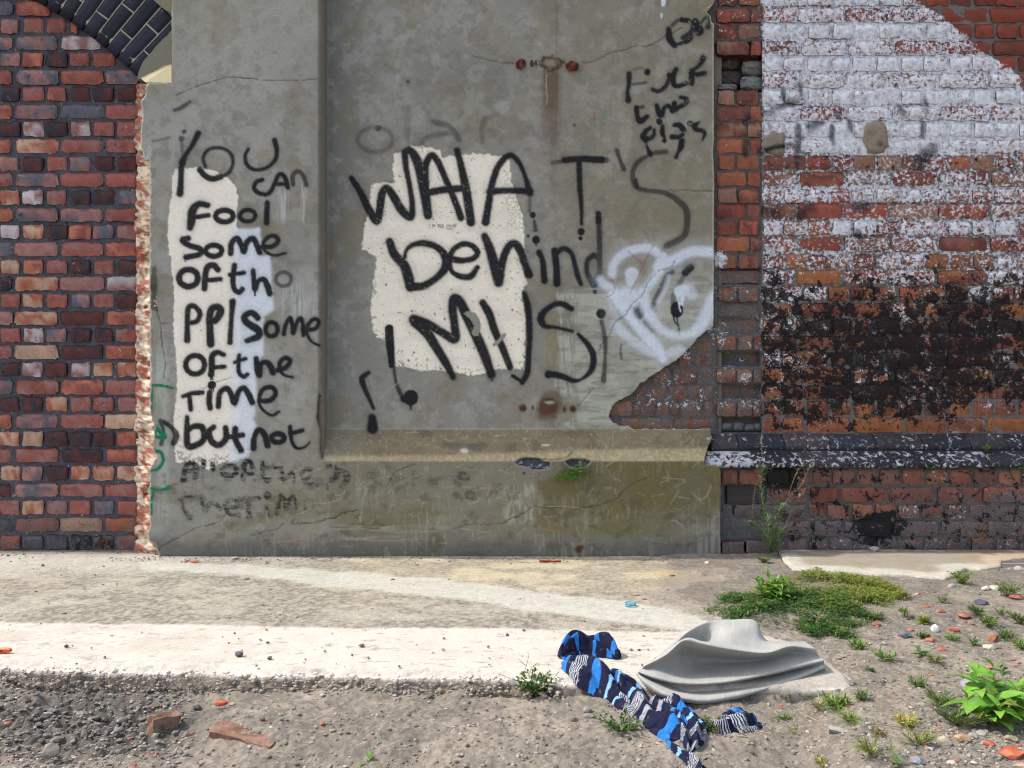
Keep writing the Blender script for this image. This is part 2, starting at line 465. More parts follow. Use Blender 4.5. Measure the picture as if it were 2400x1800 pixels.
vert = sst(1300, 1304, X) * sst(1308, 1304, X)
base = over(base, (108, 104, 92), (vert * sst(480, 0, Y_) * .45 + sst(1300, 1301, X) * sst(1450, 1310, X) * .16) * sst(1000, 900, Y_))
pil = sst(760, 745, X)
base = over(base, (150, 150, 137), pil * sst(320, 60, Y_) * .35)
base = over(base, (92, 97, 94), sst(742, 750, X) * sst(776, 766, X) * sst(1000, 990, Y_) * .45)  # shade of the panel's left reveal, painted as a darker strip
base = over(base, (126, 124, 112), pil * sst(900, 1150, Y_) * .4)
base = over(base, (160, 166, 158), sst(360, 368, X) * sst(402, 388, X + (n_fine - .5) * 16) * sst(770, 850, Y_) * sst(1290, 1130, Y_) * sst(.35, .6, n_streak) * .75)
# ledge
led = sst(1003, 1008, Y_) * sst(1083, 1079, Y_) * sst(752, 768, X)
base = over(base, (112, 98, 72), led * .85)
base = over(base, (92, 84, 68), led * sst(.5, .62, n_mid) * .6)
base = over(base, (120, 118, 104), led * sst(900, 780, X) * .7)
base = over(base, (176, 166, 138), led * sst(.66, .74, fbm(X / 4.5, Y_ / 4.5, 3, 22, .7)) * .45)  # bright specks of raking sun, put into the colour
base = over(base, (130, 118, 90), led * sst(.5, .65, fbm(X / 30, Y_ / 12, 5, 27, .7)) * .5)
base = over(base, (190, 174, 134), led * sst(1062, 1074, Y_ + sst(900, 1650, X) * 18) * (.34 + .30 * sst(.4, .66, fbm(X / 5, Y_ / 5, 3, 23, .7))))  # sunlit lower lip of the ledge, painted as a warm band
base = over(base, (84, 82, 76), led * (blob(1060, 1042, 60, 14, 8) + blob(1120, 1045, 36, 12, 9)) * .7)
base = over(base, (188, 186, 170), led * blob(1088, 1057, 18, 8, 12) * .9 + led * (blob(1280, 1043, 18, 3, 2) + blob(1660, 1028, 8, 4, 2)) * .9)
# plinth
pl = sst(1080, 1084, Y_)
plm = pl * sst(740, 790, X + (1200 - Y_) * .2)
base = over(base, (112, 108, 90), plm * .7)
base = over(base, (98, 90, 60), pl * sst(1240, 1300, X) * sst(1255, 1190, Y_ + (n_mid - .5) * 60) * .7)
base = over(base, (100, 93, 54), pl * sst(1250, 1262, X) * sst(.45, .6, fbm(X / 60, Y_ / 45, 4, 24)) * sst(1270, 1210, Y_) * .65)
base = over(base, (104, 98, 62), sst(1120, 1200, Y_) * sst(.42, .6, fbm(X / 110, Y_ / 40, 4, 25)) * sst(1275, 1240, Y_) * .55)
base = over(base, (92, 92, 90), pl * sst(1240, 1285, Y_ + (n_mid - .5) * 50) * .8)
base = over(base, (138, 138, 132), pl * sst(1580, 1620, X) * sst(1180, 1240, Y_ + (n_fine - .5) * 60) * sst(.4, .6, n_streak) * .7)
base = over(base, (150, 150, 134), pl * sst(1170, 1190, X) * sst(1255, 1251, X) * sst(1130, 1145, Y_ + (n_fine - .5) * 40) * sst(.42, .6, fbm(X / 7, Y_ / 24, 4, 26)) * sst(1240, 1215, Y_) * .85)
base = over(base, (132, 132, 108), pl * blob(1360, 1225, 38, 42, 27) * sst(.42, .6, n_streak) * .7)
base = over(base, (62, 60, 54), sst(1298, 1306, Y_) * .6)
base = over(base, (142, 138, 118), pl * sst(.56, .66, fbm(X / 5, Y_ / 45, 4, 29, .65)) * sst(.4, .6, fbm(X / 90, Y_ / 60, 3, 39)) * .45)
base = over(base, (78, 74, 56), pl * sst(.58, .7, fbm(X / 30, Y_ / 22, 5, 49, .65)) * .45)
for (x0, x1, y0) in ((840, 1130, 1240), (780, 1010, 1262), (700, 900, 1236), (430, 520, 1246)):
    base = over(base, (140, 136, 120), sst(12, 2, np.abs(Y_ - y0)) * sst(x0, x0 + 30, X) * sst(x1, x1 - 30, X) * sst(.48, .6, fbm(X / 40, Y_ / 3.5, 3, int(y0))) * .8)
# pale line along the panel foot
base = over(base, (150, 150, 142), sst(3, .5, np.abs(Y_ - 1005)) * sst(770, 780, X) * sst(1410, 1300, X) * .5)
# patch of later, paler cement
lp = polysdf(X, Y_, T(tE, [(1400, 225), (1640, 195), (2230, 60), (2600, -200), (2600, 1118), (1450, 1118), (1455, 1075), (1560, 990), (1540, 900), (1420, 920), (1372, 820), (1388, 690), (1412, 600), (1400, 520), (1385, 400)]))
lpm = sst(-1.5, 2, lp + (fbm(X / 7, Y_ / 14, 3, 28) - .5) * 9) * sst(590, 640, Y_) * sst(1410, 1240, X) ** .0
base = over(base, (163, 165, 153), lpm * (.55 + .4 * sst(.4, .6, fbm(X / 60, Y_ / 12, 4, 29))) * sst(560, 720, Y_))
base = over(base, (112, 110, 98), lpm * sst(1365, 1340, X) * sst(.5, .6, fbm(X / 4, Y_ / 40, 3, 30)) * .6)
base = over(base, (106, 104, 94), lpm * sst(.56, .66, fbm(X / 40, Y_ / 9, 4, 32)) * .45)
base = over(base, (128, 118, 92), sst(1277, 1281, X) * sst(1312, 1308, X) * sst(720, 740, Y_) * sst(890, 860, Y_) * .6)
# brushed-out white on the left pier
for (x0, x1, y0, y1, a) in ((652, 676, 440, 520, .65), (705, 723, 425, 520, .6), (650, 712, 660, 760, .35), (690, 745, 690, 740, .3)):
    base = over(base, (178, 184, 186), sst(x0 - 3, x0 + 5, X) * sst(x1 + 3, x1 - 5, X) * sst(y0 - 12, y0 + 12, Y_) * sst(y1 + 14, y1 - 14, Y_) * sst(.34, .6, fbm(X / 4, Y_ / 60, 3, 33)) * a)
base = base * 1.09
gloss = np.zeros_like(X)
edge = (fbm(X / 11, Y_ / 11, 4, 34, .7) - .5) * 12
def flaked(mask, thr=.70, seed=60, sc=9):
    return mask * (1 - sst(thr, thr + .03, fbm(X / sc, Y_ / sc, 4, seed, .65)))
B = lambda q: T(tB, q)
CP = B([(455, 945), (560, 955), (640, 972), (655, 1022), (800, 995), (1040, 1008), (1085, 1040), (1105, 1180), (1140, 1300), (1170, 1380), (1185, 1500), (1190, 1640)]) + \
     T(tG, [(1432, 250), (1435, 450), (1462, 540), (1405, 600), (1432, 700), (1442, 900), (1440, 1100), (1425, 1270), (1160, 1270), (1100, 1312), (1000, 1326), (850, 1302), (700, 1282), (500, 1272),
            (320, 1242), (308, 1060), (230, 1030), (135, 975), (115, 850), (105, 750), (118, 640), (132, 520), (150, 400), (160, 300), (30, 230)]) + \
     B([(135, 1620), (140, 1550), (160, 1420), (185, 1300), (198, 1185), (350, 1182), (335, 1100), (345, 1000), (430, 965)])
cpd = polysdf(X, Y_, CP)
cpm = sst(-1.3, 1.3, cpd + edge)
cpm = cpm * (1 - sst(.62, .65, fbm(X / 8, Y_ / 8, 4, 61, .65)) * sst(22, 2, cpd) * sst(640, 700, Y_ + 0 * X))
cpm = flaked(cpm, .80)
cpm = cpm * (1 - sst(.5, .56, fbm(X / 3, Y_ / 3, 3, 62)) * sst(1165, 1200, X) * sst(380, 420, Y_) * sst(560, 520, Y_) * .5)
base = over(base, (238, 230, 214), cpm * .985)
base = over(base, (214, 208, 196), cpm * sst(.48, .66, fbm(X / 90, Y_ / 18, 4, 21)) * .35)
gloss = np.maximum(gloss, cpm * .5)
LP = T(tA, [(1130, 1092), (1290, 1083), (1390, 1110), (1470, 1150), (1525, 1210), (1545, 1270), (1532, 1400), (1535, 1480), (1545, 1659)]) + \
     T(tD, [(1540, 0), (1560, 400), (1560, 900), (1540, 1330), (1450, 1335), (1350, 1388), (1270, 1345), (1140, 1335), (1128, 1200), (1122, 1050), (1140, 950), (1152, 800), (1140, 640), (1120, 500), (1132, 300), (1120, 150), (1105, 0)]) + \
     T(tA, [(1095, 1650), (1088, 1500), (1092, 1400), (1113, 1280), (1120, 1150)])
RP = T(tA, [(1500, 1484), (1682, 1480), (1692, 1659)]) + T(tD, [(1750, 0), (1762, 180), (1772, 350), (1705, 395), (1706, 640), (1655, 700), (1662, 900), (1642, 1060), (1662, 1100), (1640, 1200), (1605, 1300), (1480, 1340), (1500, 800), (1500, 0)])
ld = polysdf(X, Y_, LP)
lm = sst(-1.3, 1.3, ld + edge * .8)
lm = flaked(lm, .80, 63) * (1 - sst(.55, .6, fbm(X / 5, Y_ / 5, 3, 64)) * sst(40, 6, ld) * sst(1000, 1060, Y_) * .8)
base = over(base, (237, 230, 217), lm * .97)
rd_ = polysdf(X, Y_, RP)
rm_ = sst(-6, 5, rd_ + edge * .6) * (1 - sst(.56, .62, fbm(X / 3, Y_ / 3, 3, 65)) * sst(1000, 1080, Y_) * .6)
base = over(base, (214, 222, 232), rm_ * .9 * (1 - lm * .35))
gloss = np.maximum(gloss, np.maximum(lm, rm_) * .45)

layers = {}
def spray(layer, pts, r, a=1.0, soft=None, smooth=True, closed=False):
    """sprayed line; pts in photograph pixels, r radius (number or one per point)"""
    L = layers.setdefault(layer, np.zeros_like(X))
    rr = list(r) if isinstance(r, (list, tuple)) else [r] * len(pts)
    if layer == 'black': rr = [k * 1.07 + .25 for k in rr]
    if closed: pts = list(pts) + [pts[0]]; rr = rr + [rr[0]]
    q3 = [(p[0], p[1], k) for p, k in zip(pts, rr)]
    if len(q3) == 1: q3 = q3 * 2
    q = cr(q3, 6) if smooth and len(q3) > 2 else np.array(q3, float)
    mr_ = max(rr)
    sf = soft if soft is not None else mr_ * .46 + 1.2
    x0, x1 = q[:, 0].min() - mr_ * 2 - sf * 3, q[:, 0].max() + mr_ * 2 + sf * 3
    y0, y1 = q[:, 1].min() - mr_ * 2 - sf * 3, q[:, 1].max() + mr_ * 2 + sf * 3
    j0, j1 = np.searchsorted(gx, [x0, x1]); i0, i1 = np.searchsorted(gy, [y0, y1])
    if j1 <= j0 or i1 <= i0: return
    s_ = np.s_[i0:i1, j0:j1]
    d = segdist(X[s_], Y_[s_], q[:, :2], q[:, 2])
    d = d + (vn(X[s_] / 4, Y_[s_] / 4, 8) - .5) * 1.2
    v = np.clip(sst(sf, -sf * .7, d) * 1.12, 0, 1) * a
    v = np.maximum(v, sst(sf * 3.2, 0, d) * .16 * a * (.4 + vn(X[s_] / 2.6, Y_[s_] / 2.6, 9)))
    L[s_] = np.maximum(L[s_], v)
def ell(cx, cy, rx, ry, n=10, a0=0, a1=360):
    return [(cx + rx * math.cos(R(a0 + (a1 - a0) * i / n)), cy + ry * math.sin(R(a0 + (a1 - a0) * i / n))) for i in range(n if a1 - a0 >= 360 else n + 1)]
def S(tile, pts, r, a=1.0, layer='black', closed=False, soft=None):
    s = tile[2]
    rr = [k / s for k in r] if isinstance(r, (list, tuple)) else r / s
    spray(layer, T(tile, pts), rr, a, soft, True, closed)
def dot(tile, x, y, r, a=1.0, layer='black', soft=1.6): S(tile, [(x, y), (x, y + r * .15)], r, a, layer, soft=soft)

# YOU CAN FOOL SOME OF THE PPL SOME OF THE TIME BUT NOT ALL OF THE P.. THE TIME
S(tA, [(1285, 865), (1240, 950), (1200, 1010), (1180, 1060)], [17, 13, 14, 20]); dot(tA, 1183, 1045, 20); S(tA, [(1178, 900), (1182, 1000)], 8, .5); dot(tA, 1175, 900, 15, .7)
S(tA, [(1175, 1085), (1172, 1180), (1166, 1255)], [16, 16, 20])
S(tA, [(1330, 1080), (1318, 1020), (1350, 970), (1420, 958), (1482, 982), (1510, 1040), (1490, 1110), (1430, 1150)], 10, .85); S(tA, [(1295, 1100), (1330, 1140), (1380, 1160), (1430, 1145)], 16)
S(tA, [(1610, 965), (1588, 1010), (1602, 1070), (1650, 1100), (1720, 1090), (1780, 1040), (1795, 980), (1780, 910)], [8, 10, 11, 10, 10, 12, 13, 15], .92)
S(tA, [(1700, 1165), (1660, 1180), (1648, 1220), (1680, 1252), (1740, 1255), (1775, 1200), (1800, 1140), (1830, 1130), (1855, 1170), (1865, 1215)], 12, .95); S(tA, [(1775, 1195), (1855, 1192)], 11, .9)
S(tA, [(1900, 1195), (1897, 1140), (1930, 1110), (1965, 1140), (1985, 1200)], 12, .75)
S(tA, [(1345, 1330), (1290, 1322), (1250, 1360), (1240, 1430), (1232, 1475)], [16, 18, 24, 24, 18]); S(tA, [(1250, 1410), (1350, 1395)], 13)
S(tA, ell(1455, 1400, 58, 38), 15, closed=True); S(tA, ell(1605, 1398, 50, 38), 12, .95, closed=True); S(tA, [(1732, 1315), (1730, 1380), (1728, 1445)], 15)
S(tA, [(1220, 1545), (1182, 1556), (1225, 1590), (1295, 1612), (1300, 1645), (1205, 1668)], 16)
S(tA, ell(1385, 1625, 52, 36), 15, closed=True); S(tA, [(1495, 1642), (1500, 1580), (1535, 1545), (1565, 1590), (1580, 1630), (1600, 1570), (1640, 1545), (1665, 1590), (1682, 1635)], 16)
S(tA, [(1700, 1600), (1760, 1598), (1802, 1565), (1785, 1532), (1740, 1535), (1705, 1580), (1722, 1630), (1780, 1655), (1850, 1640)], [14, 14, 14, 13, 12, 10, 8, 7, 6], .9)
S(tD, ell(1222, 143, 62, 55), 17, closed=True); S(tD, [(1412, 88), (1385, 60), (1345, 72), (1330, 130), (1326, 210)], 17); S(tD, [(1340, 158), (1428, 150)], 13)
S(tD, [(1520, 60), (1510, 140), (1515, 205), (1545, 235), (1570, 215)], 15); S(tD, [(1490, 122), (1580, 108)], 12)
S(tD, [(1640, 95), (1645, 150), (1652, 215), (1672, 165), (1708, 150), (1732, 190), (1748, 245)], [13, 14, 15, 14, 14, 18, 16]); S(tD, [(1652, 215), (1652, 255)], 3)
S(tD, ell(1838, 150, 50, 45), 10, .65, closed=True)
S(tD, [(1213, 545), (1214, 450), (1220, 340), (1258, 325), (1295, 370), (1275, 422), (1225, 435)], [18, 15, 15, 14, 15, 14, 13])
S(tD, [(1365, 570), (1360, 470), (1358, 400), (1372, 345), (1410, 332), (1430, 360), (1400, 412), (1365, 425)], [22, 20, 20, 20, 20, 22, 20, 18]); S(tD, [(1508, 295), (1500, 400), (1490, 560)], [18, 13, 15])
S(tD, [(1670, 400), (1630, 368), (1585, 392), (1600, 432), (1672, 480), (1672, 520), (1600, 550)], [18, 17, 18, 20, 22, 20, 14]); S(tD, ell(1760, 475, 40, 45), 13, .95, closed=True)
S(tD, [(1840, 505), (1850, 450), (1880, 402), (1895, 450), (1900, 500), (1920, 440), (1945, 402), (1962, 440), (1968, 512)], 12, .95)
S(tD, [(1975, 480), (2040, 472), (2065, 430), (2040, 408), (2000, 440), (1988, 500), (2020, 555), (2070, 580)], [12, 12, 12, 12, 12, 9, 7, 6], .9)
S(tD, ell(1265, 705, 62, 60), 15, closed=True); S(tD, [(1450, 640), (1410, 625), (1375, 650), (1372, 720), (1368, 768)], [13, 15, 17, 17, 18]); S(tD, [(1380, 722), (1455, 718)], 12)
S(tD, [(1363, 775), (1366, 802)], 3); S(tD, [(1374, 775), (1378, 800)], 3)
S(tD, [(1550, 645), (1545, 700), (1550, 758), (1580, 782), (1602, 768)], 12); S(tD, [(1520, 690), (1592, 665)], 10)
S(tD, [(1660, 665), (1665, 720), (1680, 770), (1690, 702), (1730, 690), (1755, 720), (1770, 755)], [14, 16, 18, 15, 15, 18, 18])
S(tD, [(1800, 740), (1850, 722), (1880, 682), (1850, 660), (1815, 690), (1815, 740), (1850, 775), (1900, 785)], [15, 15, 13, 13, 13, 10, 7, 5])
S(tD, [(1185, 910), (1250, 890), (1310, 885)], [10, 13, 13]); S(tD, [(1228, 905), (1232, 950), (1237, 995)], 13); S(tD, [(1360, 885), (1355, 940), (1362, 985)], 16); dot(tD, 1372, 835, 24)
for q in (1358, 1370, 1382): S(tD, [(q, 850), (q, 875)], 3)
S(tD, [(1415, 975), (1425, 890), (1470, 858), (1500, 900), (1520, 950), (1545, 882), (1580, 855), (1612, 900), (1635, 950)], [15, 15, 15, 16, 18, 15, 15, 17, 16]); S(tD, [(1520, 950), (1523, 975)], 3)
S(tD, [(1680, 940), (1750, 935), (1787, 890), (1760, 850), (1710, 860), (1685, 900), (1682, 960), (1720, 1012), (1770, 1032), (1805, 1010)], [13, 14, 14, 13, 13, 12, 8, 7, 7, 8], .95)
S(tD, [(1212, 1045), (1212, 1120), (1215, 1222), (1255, 1232), (1320, 1190), (1310, 1112), (1255, 1105), (1218, 1135)], [12, 16, 19, 18, 17, 18, 15, 13])
S(tD, [(1385, 1108), (1355, 1140), (1370, 1200), (1420, 1225), (1465, 1180), (1462, 1112)], [14, 17, 18, 18, 18, 15]); S(tD, [(1525, 1120), (1522, 1170), (1540, 1220), (1562, 1258)], 17); S(tD, [(1490, 1172), (1572, 1160)], 15)
S(tD, [(1642, 1245), (1647, 1180), (1672, 1130), (1710, 1150), (1735, 1225)], [18, 15, 16, 17, 18]); S(tD, ell(1800, 1180, 42, 28), 15, closed=True)
S(tD, [(1880, 1108), (1885, 1170), (1900, 1220), (1930, 1248), (1980, 1235), (2008, 1205)], [12, 12, 10, 8, 6, 3], .95); S(tD, [(1880, 1152), (1960, 1130)], 12)
S(tD, [(1045, 1218), (1060, 1140), (1040, 1070)], [12, 10, 12], .75); S(tD, [(1060, 1075), (1110, 1110), (1142, 1160), (1125, 1212)], [12, 12, 18, 16], .85, soft=3.5)
S(tD, [(1000, 80), (995, 200), (1000, 240), (990, 320), (1020, 350)], [10, 22, 14, 18, 6], .6); dot(tD, 995, 200, 20, .7)
S(tJ, [(310, 550), (320, 460), (350, 392), (400, 378), (440, 420), (440, 480), (425, 530)], [30, 22, 22, 22, 26, 25, 22], .88); S(tJ, [(360, 462), (430, 455)], 20, .8)
S(tJ, [(518, 360), (515, 415)], 22, .9); S(tJ, [(612, 388), (618, 440)], 22, .88); S(tJ, [(512, 430), (512, 555)], 9, .35); S(tJ, [(618, 450), (618, 520)], 9, .3)
S(tJ, ell(790, 460, 75, 52), 24, .85, closed=True); S(tJ, [(1020, 420), (1005, 368), (960, 362), (935, 430), (930, 530)], [18, 20, 22, 26, 26], .9); S(tJ, [(940, 492), (1025, 490)], 17, .9)
S(tJ, [(1130, 375), (1130, 470), (1150, 530), (1190, 570), (1205, 545)], [16, 22, 20, 20, 18], .9); S(tJ, [(1150, 422), (1320, 428)], 14, .85); S(tJ, [(1325, 430), (1332, 500), (1350, 555), (1400, 512), (1440, 480), (1450, 560)], 18, .88)
S(tJ, [(1560, 560), (1530, 500), (1580, 442), (1632, 462), (1612, 520), (1560, 562), (1600, 598), (1685, 598)], [16, 18, 18, 18, 18, 18, 18, 24], .7)
S(tJ, [(1810, 410), (1880, 432), (1900, 500), (1850, 560)], [18, 26, 30, 28], .72); S(tJ, [(1930, 452), (1990, 482), (2000, 560), (1942, 612)], [20, 30, 30, 18], .72); S(tJ, [(1790, 600), (1800, 640)], 16, .5)
S(tJ, [(268, 755), (330, 735), (395, 725)], [12, 16, 18], .78); S(tJ, [(295, 770), (312, 860), (378, 940)], [12, 12, 26], .72); S(tJ, [(500, 752), (510, 820), (535, 860), (580, 802), (640, 800), (692, 850)], [16, 20, 26, 18, 18, 18], .7)
S(tJ, [(742, 822), (850, 830), (872, 782), (812, 757), (748, 790), (762, 870), (820, 920), (882, 918)], [20, 20, 20, 18, 20, 18, 18, 20], .8)
S(tJ, [(920, 780), (1000, 752), (1090, 745)], 20, .82); S(tJ, [(985, 770), (985, 850), (990, 932)], [20, 20, 26], .85); dot(tJ, 1180, 712, 34, .88); S(tJ, [(1170, 832), (1195, 910)], 16, .75)
S(tJ, [(1280, 888), (1300, 790), (1322, 722), (1362, 762), (1378, 840), (1420, 742), (1460, 732), (1480, 850)], [28, 18, 24, 20, 26, 16, 12, 9], .8); S(tJ, ell(1610, 812, 52, 60), 8, .28, closed=True); dot(tJ, 1570, 850, 18, .5)
for (x, y, r, a) in ((870, 1115, 14, .35), (880, 1135, 10, .35), (1082, 1115, 14, .6), (1068, 1130, 9, .35), (1066, 1160, 9, .35), (1100, 1160, 13, .5), (1010, 1128, 12, .35), (970, 1110, 10, .3), (740, 1125, 12, .3)):
    spray('black', [(x, y), (x + 8, y + 4)], r * .7, a, 5)

# WHAT'S BEHIND MUSI
S(tB, [(65, 1155), (120, 1240), (180, 1360), (230, 1432), (250, 1350), (262, 1262), (290, 1218), (330, 1260), (390, 1360), (448, 1405), (460, 1330), (442, 1200), (418, 1080), (412, 990)], [14, 18, 22, 22, 22, 22, 20, 22, 24, 22, 16, 14, 16, 20])
S(tB, [(412, 990), (445, 975), (490, 1040), (520, 1150), (545, 1280), (562, 1395)], [18, 20, 26, 28, 28, 24]); S(tB, [(545, 1230), (545, 1080), (582, 1008), (622, 1042), (672, 1152), (732, 1292), (775, 1410)], [22, 20, 19, 18, 17, 18, 20])
S(tB, [(750, 975), (782, 1100), (812, 1250), (840, 1440)], [16, 20, 25, 24]); S(tB, [(562, 1250), (650, 1232), (802, 1220)], 20)
S(tB, [(935, 1440), (958, 1300), (980, 1180), (1022, 1070), (1090, 1006), (1150, 1052), (1190, 1140), (1222, 1250)], [22, 20, 19, 18, 16, 13, 11, 20]); S(tB, [(962, 1242), (1080, 1235), (1225, 1240)], [22, 16, 18])
S(tB, [(1222, 1262), (1220, 1370)], 9, .5); dot(tB, 1240, 1392, 17, .95); S(tB, [(1250, 1430), (1258, 1490)], [7, 12], .75); dot(tB, 1262, 1552, 22); dot(tB, 1210, 1528, 9, .8); S(tB, [(1262, 1560), (1263, 1585)], 4)
S(tB, [(1370, 1053), (1440, 1045)], 11, .7); S(tB, [(1445, 1038), (1550, 1030), (1690, 1036)], [18, 17, 20]); dot(tB, 1715, 1036, 16, .7); S(tB, [(1540, 1050), (1545, 1200), (1556, 1350), (1556, 1450)], [16, 15, 11, 8], .95); dot(tB, 1554, 1500, 20); dot(tB, 1550, 1542, 11)
S(tB, [(1785, 975), (1808, 1040), (1830, 1095)], [12, 10, 14], .75)
SS = T(tK, [(1340, 705), (1200, 720), (1080, 752), (950, 812), (832, 902), (762, 1040), (760, 1182), (802, 1300), (900, 1350), (1040, 1378), (1250, 1400), (1400, 1452), (1550, 1562), (1650, 1659)]) + [(1611, 506), (1607, 545), (1592, 562), (1562, 576)]
spray('black', SS, [4.4, 4.4, 3, 4.4, 4.8, 4.8, 5, 5, 4.5, 4, 5, 5, 6, 6.5, 6.5, 6, 6.5, 6], .72)
S(tK, [(1000, 600), (1030, 680), (1060, 740)], [16, 26, 46]); S(tK, [(800, 1200), (830, 1320)], 34, .85); S(tK, [(1150, 720), (1330, 700)], 32, .7)
S(tB, [(1665, 1385), (1668, 1440)], 16); S(tB, [(1668, 1440), (1672, 1600)], 12, .8); S(tG, [(2080, 20), (2085, 210), (2082, 330)], 20, .75)
S(tG, [(270, 170), (310, 280), (392, 370), (430, 470), (450, 562)], [28, 34, 36, 40, 38]); S(tG, [(450, 562), (560, 552), (680, 480), (752, 390), (750, 300), (682, 222), (570, 185), (470, 200), (412, 250), (400, 310)], [34, 28, 26, 34, 32, 24, 24, 18, 12, 14])
S(tG, [(790, 320), (900, 335), (1000, 312), (1028, 260), (980, 205), (900, 192), (822, 240), (790, 320), (802, 420), (880, 470), (970, 470), (1028, 395)], [26, 22, 20, 22, 20, 20, 20, 24, 16, 22, 24, 18])
S(tG, [(1090, 125), (1130, 220), (1172, 360), (1212, 520)], [26, 34, 40, 38]); S(tG, [(1215, 510), (1242, 350), (1290, 225), (1350, 190), (1400, 250), (1432, 350), (1470, 450)], [36, 30, 28, 30, 30, 26, 30]); dot(tG, 1478, 455, 28, .9)
S(tG, [(1560, 262), (1592, 340), (1608, 510)], [20, 20, 24]); S(tG, [(1695, 250), (1712, 400), (1716, 530)], [26, 24, 28]); S(tG, [(1705, 275), (1772, 232), (1840, 270), (1872, 380), (1900, 480), (1925, 540)], [22, 20, 18, 18, 20, 14], .9)
S(tG, [(2032, 290), (1982, 330), (1975, 430), (2020, 520)], [22, 20, 18, 24], .85); S(tG, [(2042, 290), (2085, 335), (2080, 450), (2040, 525)], [20, 18, 20, 28], .75); dot(tG, 2045, 600, 17, .9); dot(tG, 2036, 535, 30, .9)
S(tG, [(266, 925), (272, 1050), (282, 1150), (288, 1240)], [34, 32, 26, 22], soft=2.2)
S(tG, [(480, 845), (600, 885), (720, 955), (830, 1010), (832, 900), (815, 760), (832, 665), (882, 702), (932, 802), (1002, 950), (1082, 1130), (1150, 1320)], [40, 34, 30, 36, 30, 34, 38, 38, 38, 38, 38, 30])
S(tG, [(490, 865), (592, 960), (682, 1100), (762, 1230), (820, 1345)], [40, 38, 34, 30, 20]); dot(tG, 1155, 1358, 16, .7)
S(tG, [(1075, 700), (1132, 800), (1182, 950), (1250, 1100), (1310, 1255)], [26, 30, 28, 26, 24])
S(tG, [(1435, 620), (1460, 722), (1475, 850), (1480, 1000), (1470, 1150), (1460, 1300), (1415, 1385)], [18, 26, 24, 22, 20, 24, 20], .93); S(tG, [(1330, 1330), (1400, 1372)], 12)
S(tG, [(1840, 752), (1770, 712), (1700, 712), (1620, 762), (1577, 830), (1610, 898), (1700, 912), (1850, 945)], [20, 22, 20, 22, 30, 20, 12, 10], .95); S(tG, [(1900, 970), (1982, 1060), (2030, 1160), (2012, 1280), (1930, 1358), (1850, 1370), (1750, 1332), (1640, 1312)], [12, 20, 24, 22, 10, 18, 24, 24], .95)
dot(tG, 1640, 1320, 26); dot(tG, 2097, 790, 36); S(tG, [(2100, 860), (2130, 1000), (2132, 1200), (2118, 1370)], [14, 16, 12, 20], .75); S(tI, [(425, 1480), (410, 1560), (425, 1659)], 10, .6)
S(tG, [(90, 1302), (32, 1350), (50, 1430), (90, 1520), (130, 1610)], [14, 24, 20, 16, 12], .9); S(tE, [(200, 1050), (202, 1115)], [22, 32]); S(tG, [(305, 1260), (322, 1370), (352, 1460), (392, 1530)], [10, 10, 16, 20], .8)
dot(tG, 452, 1515, 58); S(tG, [(450, 1560), (452, 1615)], [14, 5]); S(tG, [(390, 1530), (420, 1545)], 24)
# dark drips and faces of the heart
S(tI, [(1320, 480), (1250, 550)], 40); S(tI, [(1235, 590), (1150, 730), (1100, 830), (1092, 960)], 26, .6); S(tI, [(1140, 1000), (1140, 1050)], 72, soft=2); S(tI, [(1100, 1110), (1112, 1180), (1160, 1240), (1178, 1360)], 7); S(tI, [(1145, 1130), (1152, 1200), (1165, 1235)], 7)
S(tI, [(1080, 540), (1012, 600), (942, 740), (872, 870), (832, 960), (792, 1020)], 28, .75); S(tI, [(655, 1070), (640, 1090)], 62, .95, soft=2); S(tI, [(620, 1150), (655, 1200), (655, 1260)], 8); S(tI, [(740, 1180), (835, 1295)], 32, .4)
dot(tI, 640, 990, 60, .7)
# ON / FUCK THE OLAS
S(tH, [(1478, 380), (1490, 500), (1555, 590)], [28, 38, 30]); S(tH, [(1520, 330), (1600, 262), (1680, 250)], 20, .7); S(tH, [(1650, 255), (1735, 270)], 28); S(tH, [(1790, 290), (1790, 370), (1740, 440), (1662, 488)], 28, .85)
S(tH, [(1820, 280), (1872, 400)], [38, 56]); S(tH, [(1770, 470), (1722, 532), (1600, 572)], [28, 28, 16], .9); S(tH, [(1900, 285), (1985, 210), (2000, 280), (1985, 350)], [16, 14, 14, 32], .8)
S(tH, [(965, 955), (962, 1080), (945, 1200), (955, 1300)], [28, 26, 20, 36], .92); dot(tH, 1202, 932, 36, .9); S(tH, [(1020, 900), (1120, 880), (1180, 910)], 14, .3); S(tH, [(1010, 1090), (1180, 1075)], 17, .6)
S(tH, [(1270, 1160), (1350, 1182), (1442, 1112), (1492, 1000)], 24, .88); dot(tH, 1486, 975, 32); S(tH, [(1572, 900), (1532, 1000), (1552, 1100), (1620, 1112), (1700, 1080)], [26, 34, 28, 22, 26])
S(tH, [(1782, 920), (1772, 1080)], [36, 32]); S(tH, [(1930, 752), (1872, 850), (1800, 900)], [34, 22, 20], .9); S(tH, [(1800, 972), (1942, 950)], 28, .95)
S(tH, [(1062, 1400), (1072, 1500), (1110, 1570), (1200, 1510)], [30, 26, 34, 24]); S(tH, [(1110, 1395), (1145, 1385)], 20, .7); S(tH, [(1322, 1370), (1372, 1490), (1420, 1402), (1472, 1372), (1530, 1440)], [24, 36, 24, 22, 26]); S(tH, [(1552, 1340), (1545, 1420), (1610, 1388), (1700, 1340), (1702, 1282), (1632, 1262)], [28, 34, 26, 26, 24, 18])
